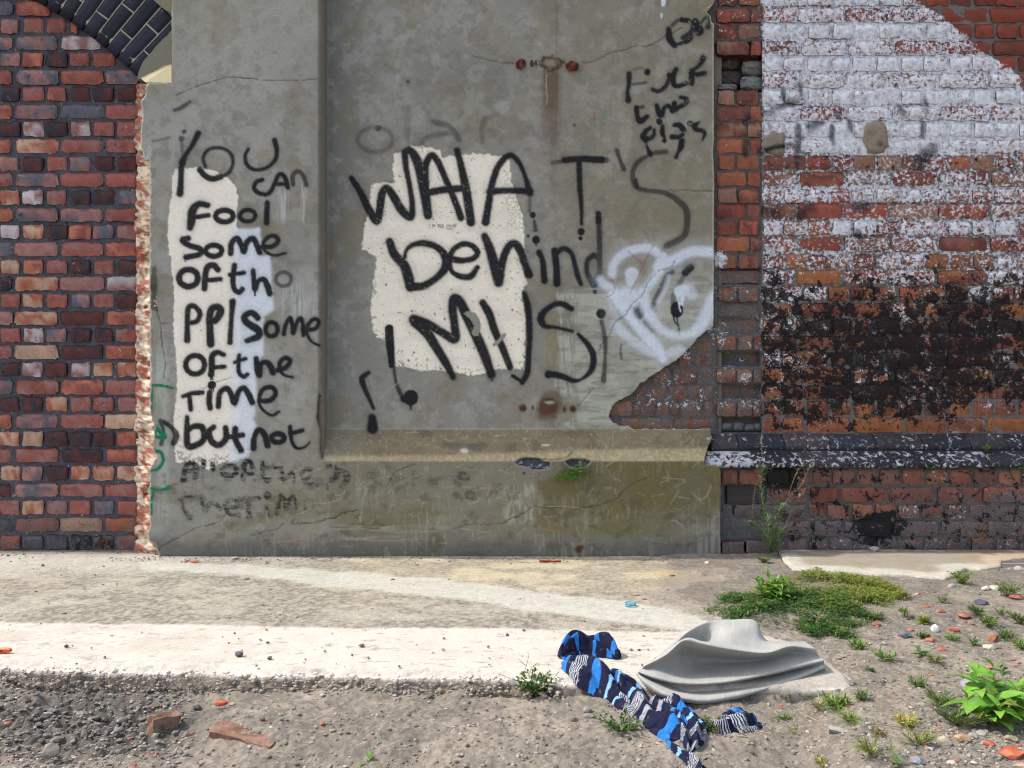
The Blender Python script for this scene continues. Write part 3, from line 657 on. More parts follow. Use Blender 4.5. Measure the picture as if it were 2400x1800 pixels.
dot(tK, 1218, 180, 46); S(tK, [(1060, 295), (985, 350), (945, 440), (985, 490)], [26, 34, 50, 50]); S(tK, [(985, 490), (1080, 465), (1130, 400), (1130, 330)], [40, 34, 26, 26], .9); S(tK, [(985, 500), (992, 550)], 16)
S(tK, [(1275, 265), (1270, 370), (1300, 450)], [30, 38, 24], .95); dot(tK, 1305, 510, 34); S(tK, [(1480, 245), (1565, 245), (1640, 330)], [30, 40, 40]); S(tK, [(1630, 400), (1562, 450), (1442, 450)], [26, 34, 42], .92); S(tK, [(1610, 520), (1592, 620), (1542, 720), (1510, 800)], [46, 46, 20, 26])
dot(tK, 1750, 215, 44, .9); S(tK, [(1905, 195), (1832, 262), (1862, 320), (1962, 342), (2002, 400), (1960, 505)], [14, 44, 36, 30, 28, 8])
# ghosts of older lettering above
S(tB, ell(220, 905, 115, 80), 11, .38, closed=True, soft=5); dot(tB, 238, 830, 17, .7); S(tB, [(425, 700), (430, 900)], 18, .22, soft=7); S(tB, [(520, 945), (545, 895), (640, 870), (700, 860)], 13, .4, soft=5); S(tB, [(600, 790), (702, 822), (762, 905)], 15, .48, soft=5)
S(tB, [(912, 920), (920, 790), (1002, 740)], 15, .3, soft=5); S(tB, [(912, 850), (1000, 850)], 12, .2, soft=6); S(tB, [(1222, 820), (1300, 902), (1380, 800)], 14, .2, soft=7); dot(tB, 1510, 810, 10, .5)
# dents, scrapes
S(tA, [(1130, 715), (1170, 700), (1232, 660)], [8, 12, 8], .7); S(tA, [(990, 915), (1040, 905), (1100, 890)], 6, .45); dot(tA, 1195, 852, 12, .7); dot(tB, 432, 528, 9, .6)
# I'M SO UGLY scratched small
for q in ([(612, 22), (612, 48)], [(604, 22), (622, 22)], [(604, 48), (622, 48)], [(640, 48), (645, 24), (652, 38), (660, 24), (664, 48)], [(700, 26), (688, 30), (700, 40), (688, 50)], [(715, 28), (715, 50), (734, 44), (730, 26), (715, 28)],
          [(766, 26), (768, 48), (784, 46), (784, 26)], [(806, 28), (792, 32), (795, 44), (808, 42), (808, 28), (806, 60)], [(820, 22), (820, 46)], [(830, 22), (838, 34), (846, 20)], [(838, 34), (834, 50)], [(756, 64), (800, 60)]):
    spray('black', T(tG, q), .55, .6, .9, smooth=False)
blk = layers['black']
tex = 1.0 + .2 * fbm(X / 3.2, Y_ / 3.2, 3, 71)
worn = sst(.62, .70, fbm(X / 5, Y_ / 5, 4, 72, .7))
ba = np.clip(blk * tex, 0, 1) * (1 - worn * np.where((Y_ > 1080) | (X > 1600) & (Y_ < 440), .55, .04))
ba = ba * (1 - .55 * sst(.45, .6, fbm(X / 12, Y_ / 4, 3, 73)) * sst(1085, 1100, Y_))
base = over(base, (17, 19, 25), ba * .99)
gloss = np.maximum(gloss, ba * .55)
# white heart with tears
WS = 'white'
S(tI, [(300, 570), (330, 430), (432, 315), (600, 245), (780, 235), (902, 305), (962, 430), (902, 545), (832, 640), (760, 740)], 46, .8, WS, soft=9)
S(tI, [(150, 640), (230, 720), (352, 800), (500, 850), (650, 830)], 44, .7, WS, soft=10)
S(tI, [(330, 830), (450, 1000), (600, 1200), (752, 1380), (882, 1520), (960, 1660)], [70, 60, 50, 60, 62, 50], .92, WS, soft=11)
S(tI, [(250, 850), (330, 1050), (380, 1200)], 34, .35, WS, soft=10)
S(tI, [(350, 1220), (452, 1330), (602, 1450), (802, 1575), (1002, 1600), (1180, 1542)], 48, .6, WS, soft=11)
S(tI, [(940, 440), (1102, 385), (1250, 305), (1402, 270), (1640, 285)], [70, 60, 56, 56, 60], .85, WS, soft=10)
S(tI, [(1640, 860), (1562, 1000), (1482, 1180), (1352, 1318), (1202, 1362), (1052, 1340), (902, 1250), (802, 1120), (722, 950), (700, 800)], [70, 66, 66, 50, 36, 36, 46, 56, 60, 60], .8, WS, soft=11)
S(tI, [(560, 570), (540, 680)], [85, 46], .75, WS, soft=6); S(tI, [(560, 880), (480, 860)], 110, .85, WS, soft=12); S(tI, [(1180, 790), (1240, 780)], 72, .88, WS, soft=5); S(tI, [(1300, 760), (1340, 830)], 56, .55, WS, soft=10)
S(tI, [(960, 350), (900, 480)], 60, .8, WS, soft=9); S(tI, [(1040, 600), (980, 780), (900, 920)], 26, .45, WS, soft=6)
for q in ([(1150, 860), (1168, 930), (1175, 1000), (1188, 1045)], [(1195, 860), (1195, 960)], [(1212, 860), (1215, 975)], [(1232, 850), (1226, 910)]): S(tI, q, 8, 1, WS, soft=.9)
S(tB, [(2090, 0), (2085, 30)], 12, .95, WS, soft=1.5); S(tB, [(2075, 90), (2073, 112)], 4, .9, WS, soft=1)
ws = layers[WS] ** .85
eye = np.maximum(sst(3, -2, segdist(X, Y_, np.array(T(tI, [(1140, 1000), (1140, 1050)]))) - 13), 0)
base = over(base, (214, 223, 238), ws * (.82 + .3 * fbm(X / 3, Y_ / 3, 2, 74)) * .95)
gloss = np.maximum(gloss, ws * .3)
# worn-through scars in the cream patch
for q in (T(tG, [(930, 770), (985, 775), (1020, 790), (1055, 860), (1060, 920), (1040, 985), (1000, 990), (975, 960), (1000, 900), (960, 830), (905, 795)]),
          T(tG, [(1155, 1060), (1210, 1010), (1245, 960), (1280, 965), (1265, 1000), (1215, 1050), (1170, 1080)])):
    base = over(base, (140, 139, 130), sst(-1, 1.5, polysdf(X, Y_, q) + edge * .45))
base = over(base, (120, 118, 108), sst(.775, .79, fbm(X / 6, Y_ / 6, 3, 76, .6)) * cpm * .8)
for x, y in ((462, 770), (745, 840), (1330, 760), (1285, 1212), (660, 795), (480, 1130), (435, 1197), (240, 545), (1385, 1015)):
    px_, py_ = T(tG, [(x, y)])[0]
    base = over(base, (84, 80, 70), sst(1, .4, np.hypot((X - px_) / 3.2, (Y_ - py_) / 4)))
# green letters on the left edge
GR = 'green'
for q, r in (([(258, 20), (262, 100), (256, 270)], 9), ([(262, 12), (350, 15), (462, 40)], [9, 12, 9]), ([(300, 400), (292, 480), (385, 490), (312, 420)], 18), ([(300, 622), (350, 640), (362, 720), (312, 788), (252, 800)], [18, 14, 14, 14, 12]),
             ([(242, 962), (330, 982), (420, 960)], [12, 10, 18]), ([(280, 990), (252, 1080)], 14), ([(250, 1110), (252, 1200)], 16)):
    S(tL, q, r, .85, GR, soft=1.5)
base = over(base, (24, 112, 80), np.clip(layers[GR] * (1.0 + .4 * n_fine), 0, 1))
# red crayon lines and small red marks
for q in ([(845, 190), (780, 300), (700, 470), (560, 760), (540, 820)], [(510, 265), (600, 350), (690, 430)], [(265, 590), (322, 680), (335, 760), (300, 830), (230, 862)]):
    spray('red', T(tI, q), .8, .8, 1.0)
S(tH, [(518, 1455), (515, 1550)], 5, .9, 'red', soft=1); S(tB, [(1298, 738), (1298, 762)], 3, .9, 'red', soft=1)
base = over(base, (150, 62, 50), layers['red'] * .8)
# rust
rb = np.clip(blob(1290, 152, 34, 26, 80) * .9 + sst(1262, 1282, X) * sst(1322, 1300, X) * sst(160, 178, Y_) * sst(420, 180, Y_) * 1.1 * (.5 + n_streak), 0, 1)
base = over(base, (92, 70, 48), rb * .75)
base = over(base, (62, 46, 34), sst(1, .3, np.abs(np.hypot((X - 1290) / 25, (Y_ - 150) / 15) + (fbm(X / 7, Y_ / 7, 3, 87) - .5) * 1.1 - 1) * 3.2) * .8)
base = over(base, (140, 134, 112), blob(1288, 149, 20, 11, 88, .45) * .75)
base = over(base, (165, 158, 138), sst(2.2, .6, np.abs(X - 1281 + (vn(X * 0, Y_ / 8, 5) - .5) * 4)) * sst(172, 176, Y_) * sst(250, 240, Y_) * .8)
base = over(base, (104, 88, 66), sst(14, 3, np.abs(X - 1296)) * sst(290, 300, Y_) * sst(620, 330, Y_) * .4 * n_streak * 1.6)
q6 = lambda x, y: T((1180, 880, 5.53), [(x, y)])[0]
rr6 = np.clip(blob(*q6(580, 400), 34, 26, 81, .35) * 1.1 + sst(1250, 1262, X) * sst(1312, 1300, X) * sst(950, 960, Y_) * sst(1000, 975, Y_) * .7, 0, 1)
base = over(base, (84, 52, 32), rr6 * .95)
base = over(base, (86, 74, 52), blob(*q6(640, 300), 36, 24, 82) * .6 + blob(*q6(780, 420), 22, 18, 83) * .5)
for (x, y, rx, ry) in ((255, 420, 12, 13), (900, 430, 10, 11), (380, 415, 4, 9), (790, 440, 5, 11), (600, 320, 12, 4)):
    base = over(base, (60, 38, 28), blob(*q6(x, y), rx, ry, int(x), .2) * .9)
base = over(base, (158, 156, 138), blob(*q6(600, 350), 17, 5, 84, .3) * .9)
base = over(base, (168, 162, 140), sst(1.6, .4, np.abs(X - 1260)) * sst(963, 966, Y_) * sst(1002, 998, Y_) * .9)
base = over(base, (150, 152, 142), sst(4.5, 2, np.abs(X - 1225)) * sst(968, 974, Y_) * sst(1006, 1000, Y_) * .5)
q5 = T((1180, 1050, 4.096), [(725, 970)])[0]
base = over(base, (82, 40, 26), blob(q5[0], q5[1], 17, 14, 85) * .95)
base = over(base, (150, 92, 68), sst(2.6, .8, segdist(X, Y_, np.array(T((1180, 1050, 4.096), [(380, 765), (520, 775), (605, 795)])))) * .6)
base = over(base, (160, 100, 80), sst(4, 1.5, segdist(X, Y_, np.array(T(tJ, [(1400, 1190), (1520, 1165)])))) * .6)
# scratches
for i in range(270):
    if i % 3: x0 = rng.uniform(780, 1680); y0 = rng.uniform(1012, 1290)
    else: x0 = rng.uniform(380, 1300); y0 = rng.uniform(1090, 1290)
    L_ = rng.uniform(6, 34); a = rng.choice([rng.normal(-.5, .35), rng.normal(1.5, .2), rng.normal(0, .15)])
    p = [(x0, y0), (x0 + L_ * .5 * math.cos(a) + rng.normal(0, 1.5), y0 + L_ * .5 * math.sin(a)), (x0 + L_ * math.cos(a), y0 + L_ * math.sin(a) + rng.normal(0, 2))]
    spray('scr', p, rng.uniform(.2, .9), rng.uniform(.3, .8), .8)
for q in (T((700, 960, 2.352), [(340, 435), (430, 385), (520, 365)]), T((700, 960, 2.352), [(490, 462), (560, 400), (680, 350)]), T((700, 960, 2.352), [(345, 615), (350, 510), (378, 435)]), T((700, 960, 2.352), [(322, 395), (325, 340), (335, 300), (420, 292)]),
          T(tJ, [(1640, 800), (1800, 790), (1940, 740), (1990, 650)]), T(tJ, [(1290, 1200), (1500, 1170), (1700, 1130), (1790, 970), (1830, 810)]), T((1180, 1050, 4.096), [(1600, 540), (1690, 400)]), T((1180, 1050, 4.096), [(1815, 430), (1910, 530)]),
          T((1180, 1050, 4.096), [(1990, 360), (1950, 460), (1880, 500)]), T((1180, 1050, 4.096), [(1530, 285), (1650, 295), (1745, 315), (1640, 380)]), T((1180, 1050, 4.096), [(380, 565), (560, 560), (760, 580)]), T(tD, [(1290, 1450), (1560, 1440), (1900, 1420)]),
          T((1180, 1050, 4.096), [(1610, 695), (1660, 705), (1705, 740)]), T(tG, [(180, 1530), (280, 1440), (360, 1380)]), T(tI, [(0, 765), (300, 760), (560, 745), (1100, 730), (1600, 730)]), T(tJ, [(1480, 560), (1640, 470), (1740, 430)]), T(tJ, [(1180, 600), (1400, 560), (1650, 490)])):
    spray('scr', q, rng.uniform(.5, 1.5), rng.uniform(.45, .75), 1.0)
base = over(base, (172, 168, 150), layers['scr'] * .7)
base = over(base, (44, 42, 38), crk * .85)
# inside the holes: bare dark cavity, broken edges pale
base = over(base, (70, 74, 80), hole * .95)
base = over(base, (150, 146, 128), sst(2.5, .6, np.abs(np.maximum(h1, h2_) + 1.5)) * .7)
base = over(base, (122, 116, 108), sst(0, 3, polysdf(X, Y_, [(1209, 1092), (1282, 1096), (1308, 1084), (1322, 1100), (1300, 1118), (1275, 1128), (1210, 1126)])) * (1 - hole) * .6)
base = over(base, (40, 38, 36), blob(1228, 1109, 5, 5, 86, .2))
base = over(base, (58, 44, 34), bat * .85)
base = over(base, (214, 208, 188), sst(2.2, .2, np.abs(sd_out - 1.0)) * ((X > 1640) & (Y_ < 765) | (X < 410)) * .55)

def cut_sheet(Xg, Yg, pos_fn, sd, name, mat, parent, attrs, rim, step, rim_col=None, rough_rim=.006):
    """keep the quads inside sd, pull the ragged outline on to the zero line, and give it a rim of real thickness"""
    ny, nx = Xg.shape
    gyy, gxx = np.gradient(sd, Yg[1, 0] - Yg[0, 0], Xg[0, 1] - Xg[0, 0])
    gn = np.hypot(gxx, gyy) + 1e-3
    keepv = sd > -.95 * step
    f = gridfaces(nx, ny)
    kv = keepv.ravel()
    f = f[kv[f].all(1)]
    mv = (sd < 0) & keepv
    Xn = np.where(mv, Xg - sd * gxx / gn / np.maximum(gn, .5), Xg); Yn = np.where(mv, Yg - sd * gyy / gn / np.maximum(gn, .5), Yg)
    V = pos_fn(Xn, Yn).reshape(-1, 3)
    e = np.concatenate([f[:, [0, 1]], f[:, [1, 2]], f[:, [2, 3]], f[:, [3, 0]]])
    key = np.minimum(e[:, 0], e[:, 1]).astype(np.int64) * (ny * nx) + np.maximum(e[:, 0], e[:, 1])
    u, inv, cnt = np.unique(key, return_inverse=True, return_counts=True)
    be = e[cnt[inv] == 1]
    used = np.zeros(ny * nx, bool); used[f.ravel()] = True
    idx = np.full(ny * nx, -1, np.int64); idx[used] = np.arange(used.sum())
    nv = used.sum()
    bv = np.unique(be); bidx = np.full(ny * nx, -1, np.int64); bidx[bv] = nv + np.arange(len(bv))
    NR = 5; nb_ = len(bv)
    rv = np.asarray(rim, np.float32); rings = []
    for q in range(1, NR + 1):
        b_ = V[bv] + rv[None] * (q / NR)
        nz = rough_rim * (fbm(b_[:, 0] * 26 + b_[:, 1] * 9, np.full(nb_, q * .75) + b_[:, 2] * 22, 4, 60, .6)[:, None] - .5)
        rings.append(b_ + nz * np.array([[.6, 1.0, .5 if abs(rv[2]) < .02 else .2]], np.float32))
    verts = np.vstack([V[used]] + rings); nb = len(bv)
    fl = [idx[f], np.stack([idx[be[:, 1]], idx[be[:, 0]], bidx[be[:, 0]], bidx[be[:, 1]]], -1)]
    for q in range(NR - 1):
        fl.append(np.stack([bidx[be[:, 1]] + q * nb, bidx[be[:, 0]] + q * nb, bidx[be[:, 0]] + (q + 1) * nb, bidx[be[:, 1]] + (q + 1) * nb], -1))
    faces = np.vstack(fl)
    at = {}
    for k, a in attrs.items():
        a2 = a.reshape(ny * nx, -1)
        ab = a2[bv]
        if k == 'paint' and rim_col is not None:
            r_ = np.vstack([a2[used]] + [np.asarray(rim_col, np.float32)[None] * (.75 + .5 * fbm(rg_[:, 0] * 30, rg_[:, 2] * 60 + rg_[:, 1] * 20, 3, 75, .65))[:, None] for rg_ in rings])
        else: r_ = np.vstack([a2[used]] + [ab] * NR)
        at[k] = r_ if a2.shape[1] > 1 else r_[:, 0]
    return obj(name, verts, faces, mat, parent, True, at)
def rel_at(x, y):
    fx = np.clip((x - gx[0]) / STEP, 0, len(gx) - 1.001); fy = np.clip((y - gy[0]) / STEP, 0, len(gy) - 1.001)
    i = fx.astype(int); j = fy.astype(int); a = fx - i; b = fy - j
    return (rel[j, i] * (1 - a) * (1 - b) + rel[j, i + 1] * a * (1 - b) + rel[j + 1, i] * (1 - a) * b + rel[j + 1, i + 1] * a * b)
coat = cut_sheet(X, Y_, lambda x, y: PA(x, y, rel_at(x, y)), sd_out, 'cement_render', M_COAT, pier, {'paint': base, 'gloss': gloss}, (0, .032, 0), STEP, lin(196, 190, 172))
coat.parent = pier; pier.location = (0, 0, 0)

# blue slate bedded in the broken plinth top shows in the two holes
for q in (H1, H2):
    p = np.array(q); x0, x1 = p[:, 0].min() + 3, p[:, 0].max() - 3; y0 = p[:, 1].min() + 6; y1 = p[:, 1].max() - 3
    nx_, ny_ = 14, 5
    U, V_ = np.meshgrid(np.linspace(x0, x1, nx_), np.linspace(y0, y1, ny_))
    dd = .034 + (V_ - y0) / (y1 - y0) * -.012 + (fbm(U / 5, V_ / 4, 2, 3) - .5) * .006
    obj('slate', PA(U, V_, dd).reshape(-1, 3), gridfaces(nx_, ny_), M_BLUE, pier, True, {'col': np.tile(lin(64, 70, 80), (nx_ * ny_, 1)), 'w': np.full(nx_ * ny_, .35)})

# crumbled brick core along the pier's left edge, one lump per course
yy0 = 196.0
bi = 0
while yy0 < 1296:
    hgt = 36 + rng.uniform(-9, 12)
    y1 = min(yy0 + hgt, 1302)
    nx_, ny_ = 9, 11
    u = np.linspace(0, 1, nx_); v = np.linspace(0, 1, ny_)
    U, V_ = np.meshgrid(u, v)
    xr = 357 if yy0 < 360 else 360
    xl = 317 + rng.uniform(-4, 3)
    xx = xl + (xr + 8 - xl) * U
    yv = yy0 + (y1 - yy0) * V_
    rnd = np.clip(np.minimum(V_, 1 - V_) * 5, 0, 1)
    dep = .155 - (.155 - .02) * np.clip(U * 1.15, 0, 1) ** .8
    dep = dep + (fbm(xx / 15, yv / 15, 4, 90, .62) - .5) * .11 + (1 - rnd) * .012
    c = np.ones(U.shape + (3,), np.float32) * lin(216, 200, 178)
    nb = fbm(xx / 12, yv / 12, 4, 95, .65)
    redl = rng.uniform(.47, .60)
    c = c + (lin(166, 96, 80) - c) * sst(redl, redl + .05, nb)[..., None]
    c = c + (lin(120, 110, 98) - c) * (sst(.55, .7, fbm(xx / 6, yv / 6, 3, 97)) * .6)[..., None]
    if yy0 < 360: c = c + (lin(140, 80, 66) - c) * (sst(.45, .6, fbm(xx / 15, yv / 15, 3, 98)) * .7)[..., None]
    obj('brick', PA(xx, yv, dep).reshape(-1, 3), gridfaces(nx_, ny_), M_CORE, pier, True, {'col': c.reshape(-1, 3)})
    yy0 = y1; bi += 1

# springer: weathered skewback ledge and the set-back render above and below the arch ring
def flat(name, pts, mat, parent, col, n=1, attr='col', thick=.04):
    """polygon of 3-D points given real thickness behind"""
    k = len(pts)
    v = [tuple(p) for p in pts] + [(p[0], p[1] + thick, p[2]) for p in pts]
    f = [tuple(range(k))[::-1], tuple(range(k, 2 * k))] + [(i, (i + 1) % k, k + (i + 1) % k, k + i) for i in range(k)]
    return obj(name, v, f, mat, parent, False, {attr: np.tile(lin(*col), (2 * k, 1))})
flat('springer_face', [P(x, y, .055) for x, y in [(404, 66), (393, 82), (382, 91), (365, 109), (350, 128), (336, 143), (329, 158), (324, 172), (321, 186), (333, 184), (352, 172), (384, 152), (404, 150)]], M_COAT, pier, (122, 120, 106), attr='paint')
flat('spandrel_face', [P(x, y, .05) for x, y in [(355, -150), (404, -150), (404, 32), (386, 22), (361, 1)]], M_COAT, pier, (128, 124, 106), attr='paint')
flat('springer_ledge', [P(x, y, d) for x, y, d in [(404, 149, .056), (384, 151, .056), (352, 171, .056), (329, 183, .056), (341, 193, .012), (404, 194, .001)]], M_COAT, pier, (176, 166, 132), attr='paint', thick=.05)  # sunlit yellow of the sloping top is put into its colour
# pier return: the pier's own left side above the ledge
v = [P(402, -150, 0.001), P(402, 193, 0.001), (P(402, 193, 0)[0], .16, P(402, 193, 0)[2]), (P(402, -150, 0)[0], .16, P(402, -150, 0)[2])]
obj('pier_return', v, [(0, 1, 2, 3)], M_COAT, pier, False, {'paint': np.tile(lin(140, 136, 120), (4, 1))})
# masonry body behind the render
def box(mb, x0, x1, y0, y1, z0, z1, c):
    v = [(x, y, z) for x in (x0, x1) for y in (y0, y1) for z in (z0, z1)]
    mb.add(v, [(0, 1, 3, 2), (4, 6, 7, 5), (0, 4, 5, 1), (2, 3, 7, 6), (0, 2, 6, 4), (1, 5, 7, 3)], c)
TOPZ = P(0, -150, .12)[2]
m = MB(); box(m, P(352, 0, .2)[0], P(1690, 0, .2)[0], .19, .6, -.15, TOPZ, lin(120, 112, 100)); m.build('masonry_core', M_STONE, pier)
m = MB(); box(m, P(356, 0, .0)[0], P(756, 0, .0)[0], .036, .19, -.15, P(0, 196, .03)[2], lin(120, 112, 100)); box(m, P(405, 0, 0)[0], P(756, 0, 0)[0], .036, .19, P(0, 196, .03)[2] + .001, TOPZ, lin(120, 112, 100))
box(m, P(756, 0, .03)[0] + .001, P(1682, 0, .03)[0], .05, .19, -.15, P(0, 1090, .03)[2], lin(120, 112, 100)); m.build('masonry_backing', M_STONE, pier)

# ------------------------------------------------------------------ brickwork
PAL = {'r': (140, 84, 77), 'o': (164, 102, 82), 'd': (86, 52, 52), 'p': (146, 106, 102), 'c': (176, 146, 126), 'w': (180, 168, 172), 'g': (98, 98, 108), 'k': (60, 56, 62), 'b': (122, 62, 44)}
def brick_mesh(x0, x1, y0, y1, Y, col, seed, covf, nx=11, ny=5, dome=.006, rough=.004, depth=.06, mixc=None, wobble=2.4, col2=None):
    """one brick measured in the photograph plane: face grid, arrises and returns, own outline"""
    u = np.array([0, .05] + list(np.linspace(.16, .84, nx - 4)) + [.95, 1]); v = np.array([0, .13] + list(np.linspace(.34, .66, max(ny - 4, 1))) + [.87, 1]) if ny > 4 else np.array([0, .18, .82, 1])
    nx = len(u); ny = len(v)
    U, V_ = np.meshgrid(u, v)
    xx = x0 + (x1 - x0) * U; yy = y0 + (y1 - y0) * V_
    eu = np.minimum(U, 1 - U); ev = np.minimum(V_, 1 - V_)
    # rounded corners: pull corner vertices in
    c_ = ((eu < .01) & (ev < .01)); k = 3.2 + 2 * h2(np.array([seed]), np.array([3]), 5)[0]
    xx = xx + np.where(c_, np.where(U < .5, k, -k), 0); yy = yy + np.where(c_, np.where(V_ < .5, k, -k), 0)
    edge_ = (eu < .06) | (ev < .14)
    n1 = (vn(xx / 9, yy / 9 + seed * 3.1, 11) - .5) * 2; n2 = (vn(xx / 9 + 40, yy / 9 + seed * 3.1, 12) - .5) * 2
    xx = xx + n1 * wobble * np.where(edge_, 1, .2); yy = yy + n2 * wobble * np.where(edge_, 1, .2)
    rim = (eu < .01) | (ev < .01)
    tilt = (h2(np.array([seed]), np.array([1]), 7)[0] - .5) * .006; pr = (h2(np.array([seed]), np.array([2]), 7)[0] - .5) * .005
    dd = Y + np.where(rim, dome, 0) + (fbm(xx / 14, yy / 14 + seed * 5, 3, 13, .6) - .5) * rough * 3 + tilt * (U - .5) + pr
    F = PA(xx, yy, dd).reshape(-1, 3)
    f = gridfaces(nx, ny)
    # returns
    ring = list(range(nx)) + [nx * j + nx - 1 for j in range(1, ny)] + [nx * (ny - 1) + i for i in range(nx - 2, -1, -1)] + [nx * j for j in range(ny - 2, 0, -1)]
    Bk = F[ring].copy(); Bk[:, 1] = Y + depth
    n0 = len(F); m_ = len(ring)
    fr = np.array([(ring[i], n0 + i, n0 + (i + 1) % m_, ring[(i + 1) % m_]) for i in range(m_)])
    V3 = np.vstack([F, Bk]); Fc = np.vstack([f, fr])
    px = np.concatenate([xx.ravel(), xx.ravel()[ring]]); py = np.concatenate([yy.ravel(), yy.ravel()[ring]])
    cc = np.tile(np.asarray(col, np.float32), (len(V3), 1))
    if col2 is not None:
        t = sst(.44, .58, fbm(px / 22 + seed, py / 13, 4, 15, .6))[:, None]; cc = cc + (np.asarray(col2, np.float32) - cc) * t
    nn = fbm(px / 16, py / 10 + seed * 2, 4, 14, .6)[:, None]
    cc = cc * (.72 + .56 * nn)
    at = {'col': cc}
    if covf is not None:
        cov, cem = covf(px, py, seed)
        at['cov'] = cov; at['cem'] = cem
    return mesh('brick', V3, Fc, M_BRICK, True, at)
zero_cov = lambda px, py, s: (np.zeros((len(px), 3), np.float32), np.zeros(len(px), np.float32))

def join_out(out_b, parent):
    """bricks beyond the picture: one joined part"""
    if out_b:
        vs, fs, at3, at4, n = [], [], [], [], 0
        cem_ = []
        for me in out_b:
            c = np.empty(len(me.vertices) * 3, np.float32); me.vertices.foreach_get('co', c); vs.append(c.reshape(-1, 3))
            q = np.empty(len(me.polygons) * 4, np.int32); me.loops.foreach_get('vertex_index', q); fs.append(q.reshape(-1, 4) + n)
            for nm, dst in (('col', at3), ('cov', at4)):
                b = np.empty(len(me.vertices) * 4, np.float32); me.attributes[nm].data.foreach_get('color', b); dst.append(b.reshape(-1, 4))
            b = np.empty(len(me.vertices), np.float32); me.attributes['cem'].data.foreach_get('value', b); cem_.append(b)
            n += len(me.vertices)
        o = obj('brickwork', np.vstack(vs), np.vstack(fs), M_BRICK, parent, True, {'col': np.vstack(at3), 'cov': np.vstack(at4), 'cem': np.concatenate(cem_)})
        o['kind'] = 'stuff'
# ---- left: the bricked-up arch
out_l = []
infill = tag(empty('arch_infill_wall', (-2.3, .15, 0)), 'mottled red, purple and cream brick wall filling the arch, dark pointing', 'brick wall')
infill.location = (0, 0, 0)
YL = .15
ROWS = ['go', 'prrooo', 'pgwrr', 'podrror', 'rpopd', 'drodddr', 'opgrr', 'dwdwrr', 'ocrrd', 'pdrgdd', 'rprrr', 'cwrddp', 'ogprd', 'wcdopr', 'gprod', 'corkrd', 'dcpwr', 'rcrprd', 'pcdor', 'rwpkdr', 'rcdor', 'dwdwcc', 'prorp', 'ddcrrp', 'oprcr', 'cckdko', 'rrdor', 'cpdccc', 'dprrr', 'rcgrgr', 'gpcoc', 'oggkdp']
MIXL = {'o': 'r', 'p': 'g', 'w': 'p', 'd': 'k', 'c': 'o', 'g': 'p', 'r': 'p', 'k': 'd'}
HS = [-56, 2, 54, 109, 165, 220, 275, 326]; ST = [-73, 36, 143, 249, 326]
def left_cov(px, py, s):
    n = len(px)
    cov = np.zeros((n, 3), np.float32); cov[:, 0] = .02 + .20 * (h2(np.full(n, s), np.zeros(n), 3)) ** 2; cov[:, 1] = .14
    cem = .12 + .5 * sst(1190, 1280, py)
    return cov, cem
arc_c = (-389.0, 882.0)
def under_ring(x, y): return math.hypot(x - arc_c[0], y - arc_c[1]) > 1004
sid = 1
lets = random.Random(4)
for k in range(32):
    y0 = 3.2 + 40.35 * k; y1 = y0 + 32.5 + rng.uniform(-1.5, 1.5); y0 += rng.uniform(-1, 1)
    row = ROWS[k]
    xs = [-287, -180] + ST if k % 2 == 0 else [-280, -224, -168, -112] + HS
    npre = 2 if k % 2 == 0 else 4
    for i in range(len(xs) - 1):
        x0 = xs[i] + rng.uniform(-2.5, 2.5); x1 = xs[i + 1] - 8 + rng.uniform(-2, 2)
        if i == len(xs) - 2: x1 = 322
        j = i - npre if k % 2 == 0 else i - 1 - npre
        ch = row[j] if 0 <= j < len(row) else lets.choice('rrpdo')
        if under_ring(x0 + 8, y0 + 10) : continue
        if under_ring(x1, y0): x1 = min(x1, arc_c[0] + math.sqrt(max(1014 ** 2 - (y0 - arc_c[1]) ** 2, 0)))
        if x1 - x0 < 12: continue
        c = lin(*PAL[ch]) * rng.uniform(.95, 1.28)
        c2 = lin(*PAL[MIXL[ch]]) if rng.random() < .75 else None
        if k >= 30: c = c * .6; c2 = None
        if y1 > 1291: y1 = 1291
        me_ = brick_mesh(x0, x1, y0, y1, YL + rng.uniform(-.003, .003), c, sid, left_cov, col2=c2); sid += 1
        if x1 < -2: out_l.append(me_)
        else: link('brick', me_, infill)
def bed(name, x0, x1, y0, y1, Y, parent, col, covf, step=7, amp=.006, cut=None, depthf=None):
    gx_ = np.arange(x0, x1 + step, step); gy_ = np.arange(y0, y1 + step, step)
    Xg, Yg = np.meshgrid(gx_, gy_)
    dd = Y + (fbm(Xg / 12, Yg / 12, 4, 16, .6) - .5) * amp * 2
    if depthf is not None: dd = dd + depthf(Xg, Yg)
    cc = np.ones(Xg.shape + (3,), np.float32) * lin(*col) * (.75 + .5 * fbm(Xg / 25, Yg / 25, 4, 17, .6))[..., None]
    cov, cem = covf(Xg.ravel(), Yg.ravel(), 0)
    return obj(name, PA(Xg, Yg, dd).reshape(-1, 3), gridfaces(len(gx_), len(gy_)), M_MORTAR, parent, True, {'col': cc.reshape(-1, 3), 'cov': cov, 'cem': cem})
join_out(out_l, infill)
bed('mortar', -290, 345, -160, 1312, YL + .011, infill, (82, 82, 90), left_cov)
m = MB(); box(m, P(-290, 0, .2)[0], P(352, 0, .2)[0] - .002, YL + .03, .6, -.15, TOPZ, lin(70, 64, 64)); m.build('backing', M_STONE, infill)

